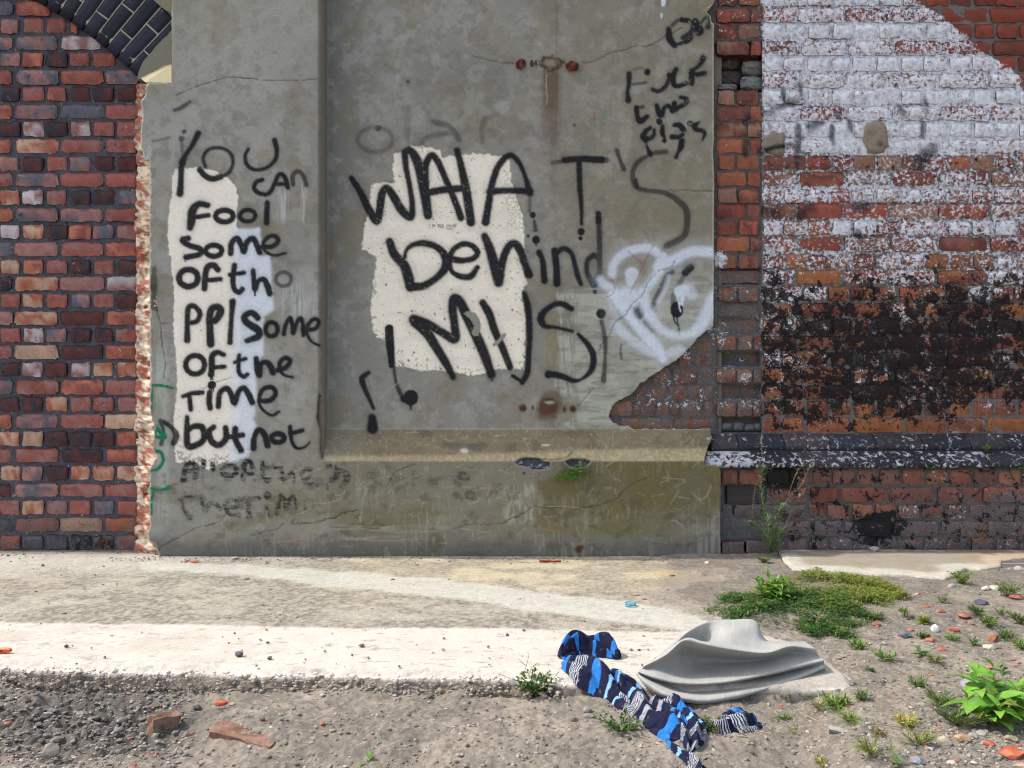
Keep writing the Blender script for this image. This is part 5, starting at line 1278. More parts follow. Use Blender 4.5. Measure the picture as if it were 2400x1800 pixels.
bd = polysdf(px, py, BAND) + (fbm(SX * 8, SY * 14, 4, 337) - .5) * 16
c = mixc(c, (188, 186, 175), sst(-5, 4, bd) * .8)
c = mixc(c, (158, 152, 138), sst(-5, 4, bd) * sst(.5, .7, sc_n2) * .35)
c = mixc(c, (198, 190, 179), white * (.94 - .3 * sst(.58, .7, sc_n2) * sst(700, 200, px)))
c = mixc(c, (184, 173, 161), white * sst(.45, .6, sc_n1) * (.25 + .55 * sst(700, 300, px)))
c = mixc(c, (140, 134, 128), white * sst(.66, .72, fbm(SX * 25, SY * 50, 4, 338, .6)) * .6)
c = mixc(c, (166, 158, 146), white * sst(1700, 1780, px) * .75)
c = mixc(c, (214, 207, 198), sst(10, 2, np.abs(sds) * 1000) * sst(1500, 1530, py) * .6)
c = mixc(c, (214, 208, 196), sst(2.5, .5, np.abs(py - edgeline)) * .25)
# dirt along the walls, with the wall-foot shade put into the colour
c = mixc(c, (118, 110, 98), sst(.0, .10, SY) * (px < 370) * .85)
c = mixc(c, (142, 134, 122), sst(1480, 1600, px + (fbm(SX * 5, SY * 5, 3, 341) - .5) * 160) * sst(1450, 1400, py) * .85)
c = mixc(c, (122, 116, 102), sst(-.05, -.01, SY) * sst(360, 460, px) * .5 * sst(.35, .6, fbm(SX * 12, SY * 12, 3, 340)))
rough_z = (sst(.52, .7, sc_n2) * -.0018 + (sc_n3 - .5) * .0022) * (1 - .75 * white) * (1 - .6 * sst(-5, 4, bd))
SZ = .0 + rough_z + (fbm(SX * 3, SY * 3, 3, 339) - .5) * .006 + .004 * (1 - white)
SZ = SZ - .018 * sst(.05, 0, sds) ** 2 * sst(1500, 1540, py)
def slab_pos(x, y):
    i = np.clip((x - gxs[0]) / .0085, 0, len(gxs) - 1).astype(int); j = np.clip((y - gys[0]) / .0072, 0, len(gys) - 1).astype(int)
    return np.stack([x, y, SZ[j, i]], -1)
# cut_sheet expects y increasing with rows: true here
sl = cut_sheet(SX, SY, slab_pos, sds, 'concrete_slab', M_SLAB, None, {'paint': c, 'rough': (1 - .85 * white) * (1 - .6 * sst(-5, 4, bd))}, (0, -.012, -.085), .0085, lin(128, 121, 114), .009)
sl.data.flip_normals()
tag(sl, kind='structure')
# small raised slab on the right
def small_slab(name, poly, z, x0, x1, y0, y1, colr, rim, seed):
    a = np.arange(x0, x1, .011); b = np.arange(y0, y1, .009)
    A, B_ = np.meshgrid(a, b); A = A.astype(np.float32); B_ = B_.astype(np.float32)
    s_ = polysdf(A, B_, poly) + (fbm(A * 20, B_ * 20, 4, seed, .6) - .5) * .012
    zz = z + (fbm(A * 8, B_ * 8, 3, seed + 1) - .5) * .008 + (fbm(A * 70, B_ * 70, 2, seed + 2) - .5) * .003 - .006 * sst(.02, 0, s_) ** 2
    def pf(x, y):
        i = np.clip((x - a[0]) / .011, 0, len(a) - 1).astype(int); j = np.clip((y - b[0]) / .009, 0, len(b) - 1).astype(int)
        return np.stack([x, y, zz[j, i]], -1)
    o = cut_sheet(A, B_, pf, s_, name, M_SLAB, None, {'paint': colr(A, B_, s_), 'rough': np.full(A.shape, .35, np.float32)}, rim, .011, lin(190, 182, 166))
    o.data.flip_normals()
    tag(o, kind='structure'); return o
def rc(A, B_, s_):
    c = np.ones(A.shape + (3,), np.float32) * lin(154, 145, 128)
    c = mixc(c, (150, 140, 124), sst(.45, .62, fbm(A * 4, B_ * 26, 4, 351)) * .6)
    c = mixc(c, (190, 184, 170), sst(.12, .06, s_ + (fbm(A * 9, B_ * 9, 3, 353) - .5) * .08) * .85)
    c = mixc(c, (170, 142, 110), sst(2.2, 2.5, A) * .6)
    c = mixc(c, (116, 108, 100), sst(-.06, .0, B_) * sst(.3, .6, fbm(A * 12, B_ * 12, 3, 352)) * .8)
    return c
small_slab('raised_slab', RSLAB_W, ZR, 1.2, 3.3, -.75, .05, rc, (0, .004, -.07), 350)
def dc(A, B_, s_):
    c = np.ones(A.shape + (3,), np.float32) * lin(104, 98, 98)
    return mixc(c, (178, 168, 152), sst(.6, .66, fbm(A * 6, B_ * 60, 4, 361)) * .6)
small_slab('dark_slab', DSLAB_W, .020, 2.0, 3.6, -.75, .05, dc, (0, .008, -.05), 360)

# ---- loose gravel: thousands of crumbs, one mass
ico = None
def rock_template(seed, sub=1):
    import bmesh
    bm = bmesh.new(); bmesh.ops.create_icosphere(bm, subdivisions=sub, radius=1)
    r_ = random.Random(seed)
    axis = [Vector((r_.gauss(0, 1), r_.gauss(0, 1), r_.gauss(0, 1))).normalized() for _ in range(7)]
    cutd = [r_.uniform(.55, .95) for _ in range(7)]
    for v in bm.verts:
        for a, d in zip(axis, cutd):
            t = v.co.dot(a)
            if t > d: v.co -= a * (t - d)
        v.co *= r_.uniform(.92, 1.08)
    V_ = np.array([v.co[:] for v in bm.verts], np.float32); F_ = np.array([[v.index for v in f_.verts] for f_ in bm.faces])
    bm.free(); return V_, F_
TPL = [rock_template(s, 1) for s in range(8)]       # 20 faces
TPL2 = [rock_template(s + 20, 2) for s in range(10)]
def scatter(xs, ys, sizes, cols, name, flat=.7, sink=.25, label=None, zf=None):
    VV, FF, CC = [], [], []; n = 0
    zs = zf(xs, ys) if zf else hgt(xs, ys)
    zs = np.broadcast_to(zs, xs.shape)
    for i in range(len(xs)):
        V_, F_ = TPL[i % 8]
        a = rng.uniform(0, 6.28); ca, sa = math.cos(a), math.sin(a)
        s = sizes[i]; sc_ = np.array([s * rng.uniform(.7, 1.35), s * rng.uniform(.7, 1.1), s * flat * rng.uniform(.6, 1.1)])
        W_ = V_ * sc_; W_ = np.stack([W_[:, 0] * ca - W_[:, 1] * sa, W_[:, 0] * sa + W_[:, 1] * ca, W_[:, 2]], -1) + (xs[i], ys[i], zs[i] + s * flat * (.5 - sink))
        VV.append(W_); FF.append(F_ + n); n += len(W_); CC.append(np.tile(cols[i], (len(W_), 1)))
    o = obj(name, np.vstack(VV), np.vstack(FF), M_STONE, None, False, {'col': np.vstack(CC)})
    return tag(o, kind='stuff')
def rand_px(n, x0, x1, y0, y1, dens):
    X_, Y2 = [], []
    while len(X_) < n:
        a = rng.uniform(x0, x1); b = rng.uniform(y0, y1)
        if rng.random() < dens(a, b): X_.append(a); Y2.append(b)
    return np.array(X_), np.array(Y2)
def ddirt(a, b):
    if b < 1590 and a < 1700: return 0
    d = .28
    if a < 430: d = .95 if abs(b - 1660) < 80 else .5
    if a > 2150 and b > 1700: d = 1.0
    if a > 1900: d = max(d, .5)
    d *= .35 + 1.3 * float(vn(np.array([a / 60.]), np.array([b / 25.]), 401)[0])
    return d
qx, qy = rand_px(9500, -40, 2440, 1350, 1850, ddirt)
wx, wy = [], []
for a, b in zip(qx, qy):
    g = G(a, b, -.03); wx.append(g.x); wy.append(g.y)
wx = np.array(wx, np.float32); wy = np.array(wy, np.float32)
inslab = polysdf(wx, wy, SLAB_W) > 0.0
ok = ~inslab | (qx > 1750); wx, wy, qx, qy = wx[ok], wy[ok], qx[ok], qy[ok]
sz = np.exp(rng.normal(math.log(.0030), .55, len(wx))) * np.where((qx < 430), 1.35, 1.0)
PALG = [(132, 126, 118), (120, 115, 108), (150, 143, 133), (98, 95, 91), (170, 164, 153), (138, 128, 116), (168, 100, 78)]
cols = np.array([lin(*PALG[rng.choice(7, p=[.25, .22, .18, .15, .09, .095, .015])]) * rng.uniform(.85, 1.1) for _ in wx])
scatter(wx, wy, np.clip(sz, .0013, .0085), cols, 'gravel')
# coarser lumps filling the hollow at the left
qx, qy = rand_px(260, -30, 430, 1598, 1800, lambda a, b: max(0, 1.1 - math.hypot((a - 190) / 260, (b - 1670) / 85)))
g_ = np.array([tuple(G(a, b, -.06)[:2]) for a, b in zip(qx, qy)], np.float32)
g_ = g_[polysdf(g_[:, 0], g_[:, 1], SLAB_W) < -.03]
scatter(g_[:, 0], g_[:, 1], np.clip(np.exp(rng.normal(math.log(.0085), .4, len(g_))), .004, .018), np.array([lin(*PALG[rng.choice(7, p=[.36, .34, .04, .18, .0, .08, 0])]) * rng.uniform(.62, .85) for _ in g_]), 'rubble')
# crumbled concrete and soil clinging to the broken slab edge
ea = rng.uniform(-60, 1325, 1500); eb = np.interp(ea, [a for a, b in SLAB_PX[:15]], [b for a, b in SLAB_PX[:15]])
ez = rng.uniform(-.055, -.002, 1500) ** 1
ep = np.array([tuple(G(a, b)[:2]) for a, b in zip(ea, eb)], np.float32)
ep[:, 1] += -.012 - (-ez) * .55 - np.abs(rng.normal(0, .012, 1500))
scatter(ep[:, 0], ep[:, 1], np.clip(np.exp(rng.normal(math.log(.0042), .55, 1500)), .0015, .012), np.array([(lin(206, 197, 186) if z_ > -.014 else lin(156, 146, 134)) * rng.uniform(.75, 1.1) for z_ in ez]), 'edge_crumbs', zf=lambda a, b, ez=ez: np.maximum(ez, hgt(a, b)))
# crumbs swept on to the slab and along the wall foot
qa = rng.uniform(-30, 1700, 900); qb = np.where(rng.random(900) < .62, 1300 + np.abs(rng.normal(0, 9, 900)) + np.where(qa < 345, -3, 6), rng.uniform(1320, 1568, 900))
hh = np.where((qa > 250) & (qa < 520) & (rng.random(900) < .8), 1306 + np.abs(rng.normal(0, 8, 900)), qb)
pts = np.array([tuple(G(a, b)[:2]) for a, b in zip(qa, hh)], np.float32)
szs = np.clip(np.exp(rng.normal(math.log(.0032), .5, 900)), .0012, .011)
cols = np.array([lin(*PALG[rng.choice(7, p=[.14, .25, .06, .34, .05, .08, .08])]) for _ in pts])
scatter(pts[:, 0], pts[:, 1], szs, cols, 'grit', zf=lambda a, b: 0.004 + 0 * a)

# ------------------------------------------------------------------ grey cloth
def cr_grid(C, nu, nv):
    """C: rows of 3-D control points; smooth both ways"""
    C = np.array(C, float)
    rows = [cr(r_, nu) for r_ in C]
    R_ = np.array(rows)
    cols = [cr(R_[:, i], nv) for i in range(R_.shape[1])]
    return np.array(cols).transpose(1, 0, 2)
def rowpts(l): return [P(a, b, c) for a, b, c in l]
C1 = [(1492, 1580, -1.78), (1512, 1606, -1.82), (1550, 1632, -1.86), (1600, 1643, -1.875), (1650, 1648, -1.87), (1710, 1641, -1.85), (1780, 1622, -1.81), (1860, 1597, -1.76), (1933, 1566, -1.70)]
C0 = [(a, b + 3, c + .05) for a, b, c in C1]
C2 = [(1493, 1577, -1.785), (1516, 1596, -1.825), (1556, 1620, -1.86), (1604, 1631, -1.87), (1652, 1636, -1.865), (1712, 1629, -1.845), (1782, 1611, -1.80), (1860, 1587, -1.755), (1933, 1560, -1.70)]
C3 = [(1495, 1578, -1.765), (1530, 1598, -1.79), (1570, 1611, -1.80), (1612, 1618, -1.78), (1655, 1620, -1.80), (1715, 1613, -1.79), (1785, 1597, -1.76), (1862, 1576, -1.72), (1932, 1557, -1.695)]
C4 = [(1496, 1577, -1.76), (1535, 1594, -1.765), (1575, 1603, -1.75), (1615, 1607, -1.74), (1655, 1607, -1.75), (1715, 1601, -1.745), (1788, 1587, -1.72), (1862, 1569, -1.695), (1931, 1553, -1.69)]
C5 = [(1496, 1575, -1.79), (1535, 1590, -1.82), (1575, 1599, -1.83), (1615, 1603, -1.835), (1655, 1603, -1.835), (1715, 1597, -1.82), (1788, 1583, -1.79), (1862, 1565, -1.75), (1930, 1549, -1.70)]
C6 = [(1500, 1570, -1.785), (1545, 1568, -1.80), (1590, 1570, -1.785), (1625, 1572, -1.77), (1665, 1572, -1.77), (1720, 1568, -1.77), (1790, 1556, -1.75), (1860, 1542, -1.72), (1928, 1545, -1.69)]
C7 = [(1505, 1565, -1.78), (1553, 1550, -1.79), (1596, 1530, -1.765), (1635, 1535, -1.745), (1675, 1540, -1.74), (1725, 1545, -1.745), (1795, 1540, -1.73), (1858, 1524, -1.70), (1920, 1538, -1.68)]
C8 = [(1512, 1560, -1.765), (1560, 1535, -1.775), (1602, 1502, -1.765), (1645, 1510, -1.765), (1690, 1520, -1.77), (1740, 1528, -1.765), (1800, 1530, -1.745), (1855, 1515, -1.70), (1908, 1520, -1.66)]
C9 = [(1516, 1556, -1.74), (1565, 1525, -1.74), (1608, 1495, -1.73), (1650, 1503, -1.72), (1695, 1509, -1.72), (1745, 1519, -1.72), (1800, 1522, -1.71), (1852, 1508, -1.68), (1902, 1515, -1.64)]
C10 = [(1522, 1552, -1.72), (1572, 1515, -1.70), (1615, 1497, -1.64), (1652, 1506, -1.62), (1700, 1488, -1.665), (1752, 1500, -1.67), (1795, 1512, -1.68), (1845, 1505, -1.65), (1895, 1510, -1.62)]
C11 = [(1530, 1546, -1.70), (1580, 1505, -1.66), (1620, 1477, -1.645), (1662, 1472, -1.60), (1710, 1466, -1.615), (1768, 1468, -1.62), (1792, 1502, -1.64), (1845, 1504, -1.62), (1890, 1507, -1.60)]
C12 = [(1540, 1540, -1.68), (1590, 1498, -1.62), (1632, 1468, -1.60), (1675, 1453, -1.57), (1715, 1452, -1.57), (1768, 1455, -1.58), (1796, 1499, -1.60), (1845, 1503, -1.60), (1886, 1504, -1.58)]
C6 = [(a, b, c + .050 * math.sin(math.pi * i / 8)) for i, (a, b, c) in enumerate(C6)]
C7 = [(a, b + 2, c + .075 * math.sin(math.pi * i / 8)) for i, (a, b, c) in enumerate(C7)]
C8 = [(a, b, c - .022) for a, b, c in C8]
rows = [rowpts(q) for q in (C0, C1, C2, C3, C4, C5, C6, C7, C8, C9, C10, C11, C12)]
rows.append([(a, b + .05, max(c * .55, .0)) for a, b, c in rows[-1]]); rows.append([(a, b + .07, -.004) for a, b, c in rows[-2]])
Gd = cr_grid(rows, 12, 7)
nv_, nu_ = Gd.shape[:2]
Gd = Gd + ((fbm(Gd[..., 0] * 9, Gd[..., 1] * 9 + Gd[..., 2] * 9, 2, 501) - .5) * .004)[..., None]
uu = np.tile(np.linspace(0, 1, nu_), (nv_, 1)); vv_ = np.tile(np.linspace(0, 1, nv_)[:, None], (1, nu_))
def mat_cloth():
    n = N('grey_woven_cloth')
    u = n.attr('u', 'Fac'); v_ = n.attr('v', 'Fac')
    s_ = n.ma('FRACT', n.ma('ADD', n.ma('MULTIPLY', u, 15.0), n.ma('MULTIPLY', v_, 1.6)))
    line = n.ma('LESS_THAN', s_, .05)
    c = n.mix(n.mr(n.noise(14, 4), .35, .65), L4(146, 145, 140), L4(160, 158, 151))
    c = n.mix(n.ma('MULTIPLY', line, .16), c, L4(225, 224, 218))
    c = n.mix(1, c, n.grey(n.mr(n.noise(900, 2), .3, .7, .92, 1.08)), 'MULTIPLY')
    c = n.mix(n.mr(n.noise(26, 5, .7), .58, .72, 0, .35), c, L4(132, 122, 106))
    n.set('Base Color', c); n.set('Roughness', .7); n.set('Sheen Weight', .25)
    n.bump(n.noise(700, 3, .6), .0008, .5)
    return n.m
clo = obj('grey_cloth', Gd.reshape(-1, 3), gridfaces(nu_, nv_), mat_cloth(), None, True, {'u': uu.ravel(), 'v': vv_.ravel()})
clo.data.flip_normals()
tag(clo, 'folded pale grey cloth with fine white pinstripes lying on the slab end', 'cloth')

# ------------------------------------------------------------------ striped scarf
NV, BL, WH, LB, GY = lin(26, 28, 52), lin(40, 108, 178), lin(168, 170, 178), lin(120, 162, 204), lin(140, 144, 152)
def band_color(s, t, seq):
    L_ = sum(q[0] for q in seq); s = np.mod(s, L_); c = np.zeros(s.shape + (3,), np.float32); a = 0
    for ln, kd in seq:
        m_ = (s >= a) & (s < a + ln)
        if isinstance(kd, str): col = np.where((np.mod(s - a, .0066) < .0030)[..., None], WH, NV)
        else: col = np.broadcast_to(kd, c.shape)
        c = np.where(m_[..., None], col, c); a += ln
    return c
SEQ = [(.045, NV), (.030, BL), (.022, NV), (.040, 'st'), (.036, NV), (.026, BL), (.034, NV), (.014, LB), (.036, NV), (.042, 'st'), (.028, NV), (.018, GY), (.03, NV)]
def mat_knit():
    n = N('knitted_scarf')
    c = n.attr('col')
    c = n.mix(1, c, n.grey(n.ma('MULTIPLY', n.mr(n.noise(60, 4), .3, .7, .8, 1.2), n.mr(n.noise(900, 2), .3, .7, .8, 1.2))), 'MULTIPLY')
    c = n.mix(n.mr(n.noise(50, 5, .7), .60, .72, 0, .55), c, L4(132, 124, 112))
    n.set('Base Color', c); n.set('Roughness', .95); n.set('Specular IOR Level', .1); n.set('Sheen Weight', .05)
    n.bump(n.noise(600, 3, .6), .0012, .7)
    return n.m
M_KNIT = mat_knit()
sv, sf, sc_, sn = [], [], [], 0
def ribbon(pts, hw, hh, s0, seed, zoff=0.0, ns=170, nt=44, seq=SEQ, slant=.3):
    """crumpled strip of knit; pts pixel path on the ground, hw half widths px, hh heights m"""
    global sn
    W_ = np.array([[*G(a, b, -.02)[:2], w_ * mpp(b), h_] for (a, b), w_, h_ in zip(pts, hw, hh)])
    Q = cr(W_, max(2, ns // (len(pts) - 1)))
    ds = np.r_[0, np.cumsum(np.hypot(*np.diff(Q[:, :2], axis=0).T))]
    tg = np.gradient(Q[:, :2], axis=0); tg /= np.linalg.norm(tg, axis=1)[:, None] + 1e-9
    nr = np.stack([-tg[:, 1], tg[:, 0]], -1)
    t = np.linspace(-1, 1, nt)
    Sg, Tg = np.meshgrid(np.arange(len(Q)), t, indexing='ij')
    s = ds[Sg]
    se = Sg / (len(Q) - 1.0); endr = np.clip(1 - np.abs(2 * se - 1) ** 7, 0, 1) ** .5
    wr = (.25 + .75 * endr) * (1 + .22 * (vn(s * 18, Tg * 1.1 + seed, seed) - .5) * 2)
    x = Q[Sg, 0] + nr[Sg, 0] * Tg * Q[Sg, 2] * wr; y = Q[Sg, 1] + nr[Sg, 1] * Tg * Q[Sg, 2] * wr * 1.0
    prof = np.clip(1 - Tg ** 2, 0, 1) ** .75
    fold = .30 + .95 * np.abs(np.sin(Tg * 3.4 + 3.4 * vn(s * 9, 0 * s + seed, seed + 1) + seed)) ** 1.3 * (.35 + 1.1 * vn(s * 14, Tg * 1.6, seed + 2)) + .55 * (fbm(s * 24, Tg * 2.4 + seed, 3, seed + 3) - .5)
    gz = hgt(x, y); sdn = polysdf(x, y, SLAB_W); gz = gz + (np.maximum(gz, .004) - gz) * sst(-.05, .02, sdn)
    z = gz + zoff - .003 + Q[Sg, 3] * .92 * prof * (.15 + .85 * endr) * np.clip(fold, .08, 2)
    x = x + (vn(s * 22, Tg * 2, seed + 7) - .5) * .012; y = y + (vn(s * 22 + 9, Tg * 2, seed + 8) - .5) * .012
    c = band_color(s + s0 + slant * .03 * Tg + .010 * (fbm(s * 40, Tg * 6 + seed, 3, seed + 9) - .5) + .030 * (fbm(s * 5, Tg * 1.3 + seed, 3, seed + 5) - .5), Tg, seq)
    V_ = np.stack([x, y, z], -1).reshape(-1, 3)
    sv.append(V_); sf.append(gridfaces(nt, len(Q)) + sn); sc_.append(c.reshape(-1, 3)); sn += len(V_)
ribbon([(1316, 1560), (1345, 1548), (1385, 1546), (1425, 1552), (1447, 1562)], [16, 30, 34, 30, 14], [.02, .06, .05, .06, .025], .0, 11, .004, seq=[(.05, NV), (.018, BL), (.07, NV), (.014, BL)])
ribbon([(1320, 1575), (1360, 1590), (1400, 1603), (1440, 1618), (1480, 1640)], [26, 40, 42, 36, 28], [.03, .045, .040, .035, .03], .035, 12)
ribbon([(1430, 1602), (1470, 1622), (1510, 1648), (1550, 1672), (1590, 1694), (1618, 1708)], [26, 40, 48, 52, 46, 22], [.03, .04, .045, .04, .04, .02], .145, 13)
ribbon([(1520, 1642), (1560, 1650), (1600, 1668), (1622, 1700), (1618, 1730)], [16, 24, 34, 36, 22], [.03, .045, .05, .045, .03], .07, 14, .006)
ribbon([(1590, 1668), (1640, 1675), (1690, 1680), (1720, 1678)], [14, 22, 24, 24], [.02, .03, .03, .03], .20, 15)
ribbon([(1695, 1672), (1725, 1672), (1752, 1668), (1772, 1664)], [26, 40, 42, 30], [.03, .035, .03, .015], .10, 16, .003, slant=1.6)
ribbon([(1560, 1708), (1590, 1728), (1625, 1752), (1655, 1776), (1690, 1806), (1710, 1830)], [8, 16, 18, 18, 17, 16], [.012, .022, .022, .02, .02, .02], .17, 17)
scf = obj('striped_scarf', np.vstack(sv), np.vstack(sf), M_KNIT, None, True, {'col': np.vstack(sc_)})
tag(scf, 'crumpled navy, bright blue and white striped scarf lying on the dirt', 'scarf')

# ------------------------------------------------------------------ plants
def leaf_geo(L_, W_, droop=.3, fold=.25, n=5, tip=1.0, notch=0.0):
    v = []
    for i in range(n + 1):
        t = i / n
        w_ = W_ * .5 * (math.sin(math.pi * min(t ** .75 * .98 + .02, 1)) ** .8) * (1 + notch * (i % 2))
        x = L_ * t; z = L_ * (.25 * t - droop * t * t)
        v += [(x, -w_, z + w_ * fold), (x, 0, z), (x, w_, z + w_ * fold)]
    f = []
    for i in range(n):
        a = 3 * i; f += [(a, a + 3, a + 4, a + 1), (a + 1, a + 4, a + 5, a + 2)]
    return np.array(v, np.float32), f
def rot(v, az, el, roll=0):
    M_ = Matrix.Rotation(az, 3, 'Z') @ Matrix.Rotation(-el, 3, 'Y') @ Matrix.Rotation(roll, 3, 'X')
    return v @ np.array(M_).T
def tube(mb, pts, r0, r1, c, k=4):
    p = np.array(pts, float); n = len(p); v = []
    for i in range(n):
        d = p[min(i + 1, n - 1)] - p[max(i - 1, 0)]; d /= np.linalg.norm(d) + 1e-9
        a = np.cross(d, (0.3, 1, .2)); a /= np.linalg.norm(a) + 1e-9; b = np.cross(d, a)
        r_ = r0 + (r1 - r0) * i / (n - 1)
        v += [p[i] + r_ * (math.cos(6.283 * q / k) * a + math.sin(6.283 * q / k) * b) for q in range(k)]
    f = [(i * k + q, i * k + (q + 1) % k, (i + 1) * k + (q + 1) % k, (i + 1) * k + q) for i in range(n - 1) for q in range(k)]
    mb.add(v, f, c)
def jit(c, a=.15):
    c = np.asarray(c, np.float32); return np.clip(c * rng.uniform(1 - a, 1 + a, 3) * rng.uniform(1 - a, 1 + a), 0, 1)
def bend(base, az, lean, H, n=6, curve=.3):
    out = []; 
    for i in range(n + 1):
        t = i / n; r_ = H * (math.sin(lean) * t + curve * t * t * .5)
        out.append((base[0] + math.cos(az) * r_, base[1] + math.sin(az) * r_, base[2] + H * math.cos(lean) * t))
    return out
GRN, LGR, YGR, DGR, OLV = lin(70, 112, 44), lin(104, 146, 58), lin(138, 150, 60), lin(48, 80, 38), lin(110, 116, 66)
def clump(name, label, cat, base, rad, H, n, L_, W_, cols, group=None, needle=False, stems=True, up=.6, flat=False, tilt=None, cl=None):
    """bushy small-leaved plant: stems and one joined foliage part"""
    o = tag(empty(name, base), label, cat, group)
    mbf, mbs = MB(), MB()
    for i in range(n):
        az = rng.uniform(0, 6.283); ln = rng.uniform(.1, 1.0)
        rr = rad * rng.uniform(.15, 1) ; hh = H * rng.uniform(.35, 1) * (1 - .35 * rr / rad)
        lean = math.atan2(rr, hh)
        st = bend((0, 0, 0), az, lean * .7, math.hypot(rr, hh), 4, .25)
        if tilt: st = [(a + tilt[0] * (q / 4), b + tilt[1] * (q / 4), c + tilt[2] * (q / 4)) for q, (a, b, c) in enumerate(st)]
        if stems: tube(mbs, st, .0009, .0005, jit(lin(96, 104, 56)), 3)
        for j in range(5 if not needle else 8):
            t = rng.uniform(.3, 1) if needle else rng.uniform(.45, 1)
            k = min(int(t * 4), 3); a_ = np.array(st[k]); b_ = np.array(st[k + 1]); p_ = a_ + (b_ - a_) * (t * 4 - k)
            lv, lf = leaf_geo(L_ * rng.uniform(.6, 1.2), W_ * rng.uniform(.7, 1.2), rng.uniform(0, .5), .2, 3 if not needle else 2)
            lv = rot(lv, az + rng.normal(0, 1.0), rng.uniform(-.2, .5 + up), rng.uniform(-.7, .7)) + p_
            mbf.add(lv, lf, jit(cols[rng.integers(len(cols))]))
    mbf.build('foliage', M_LEAF, o); 
    if stems: mbs.build('stem', M_STEM, o)
    return o
def broad(name, label, cat, base, stems, L_, W_, cols, group=None, tips=None, size_taper=True):
    """plant with leaves large enough to tell apart: every leaf is a part"""
    o = tag(empty(name, base), label, cat, group)
    tpl = []
    for k in range(4):
        lv, lf = leaf_geo(1, W_ / L_, .25 + .12 * k, .22, 6)
        c0 = cols[k % len(cols)]
        cc = np.array([np.asarray(c0) * (1.18 if i % 3 == 1 else .95 + .05 * (i // 3 % 2)) for i in range(len(lv))])
        tpl.append(mesh('leaf', lv, lf, M_LEAF, True, {'col': cc}))
    mbs = MB()
    for (az, lean, H, nl) in stems:
        st = bend((0, 0, 0), az, lean, H, 6, .15)
        tube(mbs, st, .0022, .0012, lin(110, 128, 66), 5)
        for j in range(nl):
            t = .25 + .75 * (j / max(nl - 1, 1)); k = min(int(t * 6), 5); p_ = np.array(st[k]) + (np.array(st[k + 1]) - np.array(st[k])) * (t * 6 - k)
            s = L_ * (1.0 - .3 * abs(t - .65) / .65) * rng.uniform(.8, 1.15) * (.65 if (j > nl - 3 and size_taper) else 1)
            lf = link('leaf', tpl[rng.integers(4)], o, p_)
            el = rng.uniform(.05, .45) + (.6 if j > nl - 3 else 0)
            M_ = Matrix.Rotation(j * 2.4 + rng.normal(0, .3) + az, 3, 'Z') @ Matrix.Rotation(-el, 3, 'Y') @ Matrix.Rotation(rng.normal(0, .25), 3, 'X')
            lf.rotation_euler = M_.to_euler(); lf.scale = (s, s * rng.uniform(.85, 1.1), s)
    if tips:
        for q in tips: pass
    mbs.build('stem', M_STEM, o)
    return o
def gp(px, py, dz=-.004):
    g = G(px, py, 0); z = float(hgt(np.array([g.x]), np.array([g.y]))[0]); g = G(px, py, z)
    return (g.x, g.y, z + dz)
# the low green patch
PATCH = [(1648, 1428), (1672, 1412), (1700, 1402), (1745, 1400), (1755, 1380), (1800, 1368), (1860, 1352), (1925, 1344), (1960, 1356), (2010, 1362), (2060, 1372), (2108, 1396), (2098, 1418), (2062, 1436), (2048, 1462), (1990, 1478), (1985, 1492), (1900, 1494), (1830, 1484), (1770, 1474), (1700, 1458), (1660, 1442)]
PW = [tuple(G(a, b)[:2]) for a, b in PATCH]
n_ = 0; mbp = MB()
xs_ = np.array(PW)
cand = rng.uniform(xs_.min(0), xs_.max(0), (90000, 2)).astype(np.float32)
sdp = polysdf(cand[:, 0], cand[:, 1], PW) + (fbm(cand[:, 0] * 9, cand[:, 1] * 9, 4, 601) - .5) * .22
dn = fbm(cand[:, 0] * 7, cand[:, 1] * 7, 3, 602)
okp = (sdp > 0) & (rng.random(len(cand)) < (sst(.34, .56, dn) * .85 + .08) * sst(-.01, .06, sdp))
cand = cand[okp][:12500]; sdp = sdp[okp][:12500]
hz = hgt(cand[:, 0], cand[:, 1])
ppx, ppy = px_of(cand[:, 0], cand[:, 1])
for i in range(len(cand)):
    yl = np.clip((ppx[i] - 1850) / 180 + (1400 - ppy[i]) / 60 + rng.normal(0, .35), 0, 1)
    c = lin(62, 104, 44) + (lin(132, 144, 62) - lin(62, 104, 44)) * yl
    if rng.random() < .14: c = lin(150, 134, 88)
    h_ = min(.026, .008 + sdp[i] * .35) * rng.uniform(.3, 1.2)
    if rng.random() < (.35 + .4 * (sdp[i] < .03)):
        lv, lf = leaf_geo(rng.uniform(.018, .05), .0022, .3, .1, 2); lv = rot(lv, rng.uniform(0, 6.28), rng.uniform(.3, 1.3)) + (cand[i, 0], cand[i, 1], hz[i])
        mbp.add(lv, lf, jit(c * 1.15))
    else:
        r_ = rng.uniform(.004, .0075); a0 = rng.uniform(0, 6.28)
        for q in range(3):
            a_ = a0 + q * 2.09; d_ = np.array([math.cos(a_), math.sin(a_), rng.normal(.1, .25)]); e_ = np.array([-math.sin(a_), math.cos(a_), 0])
            o_ = np.array([cand[i, 0], cand[i, 1], hz[i] + h_])
            mbp.add([o_, o_ + r_ * (d_ * .8 + e_ * .6), o_ + r_ * 1.5 * d_, o_ + r_ * (d_ * .8 - e_ * .6)], [(0, 1, 2, 3)], jit(c))
tag(mbp.build('clover_patch', M_LEAF, None), 'low mat of green clover and grass on the dirt behind the grey cloth', 'ground cover', kind='stuff')

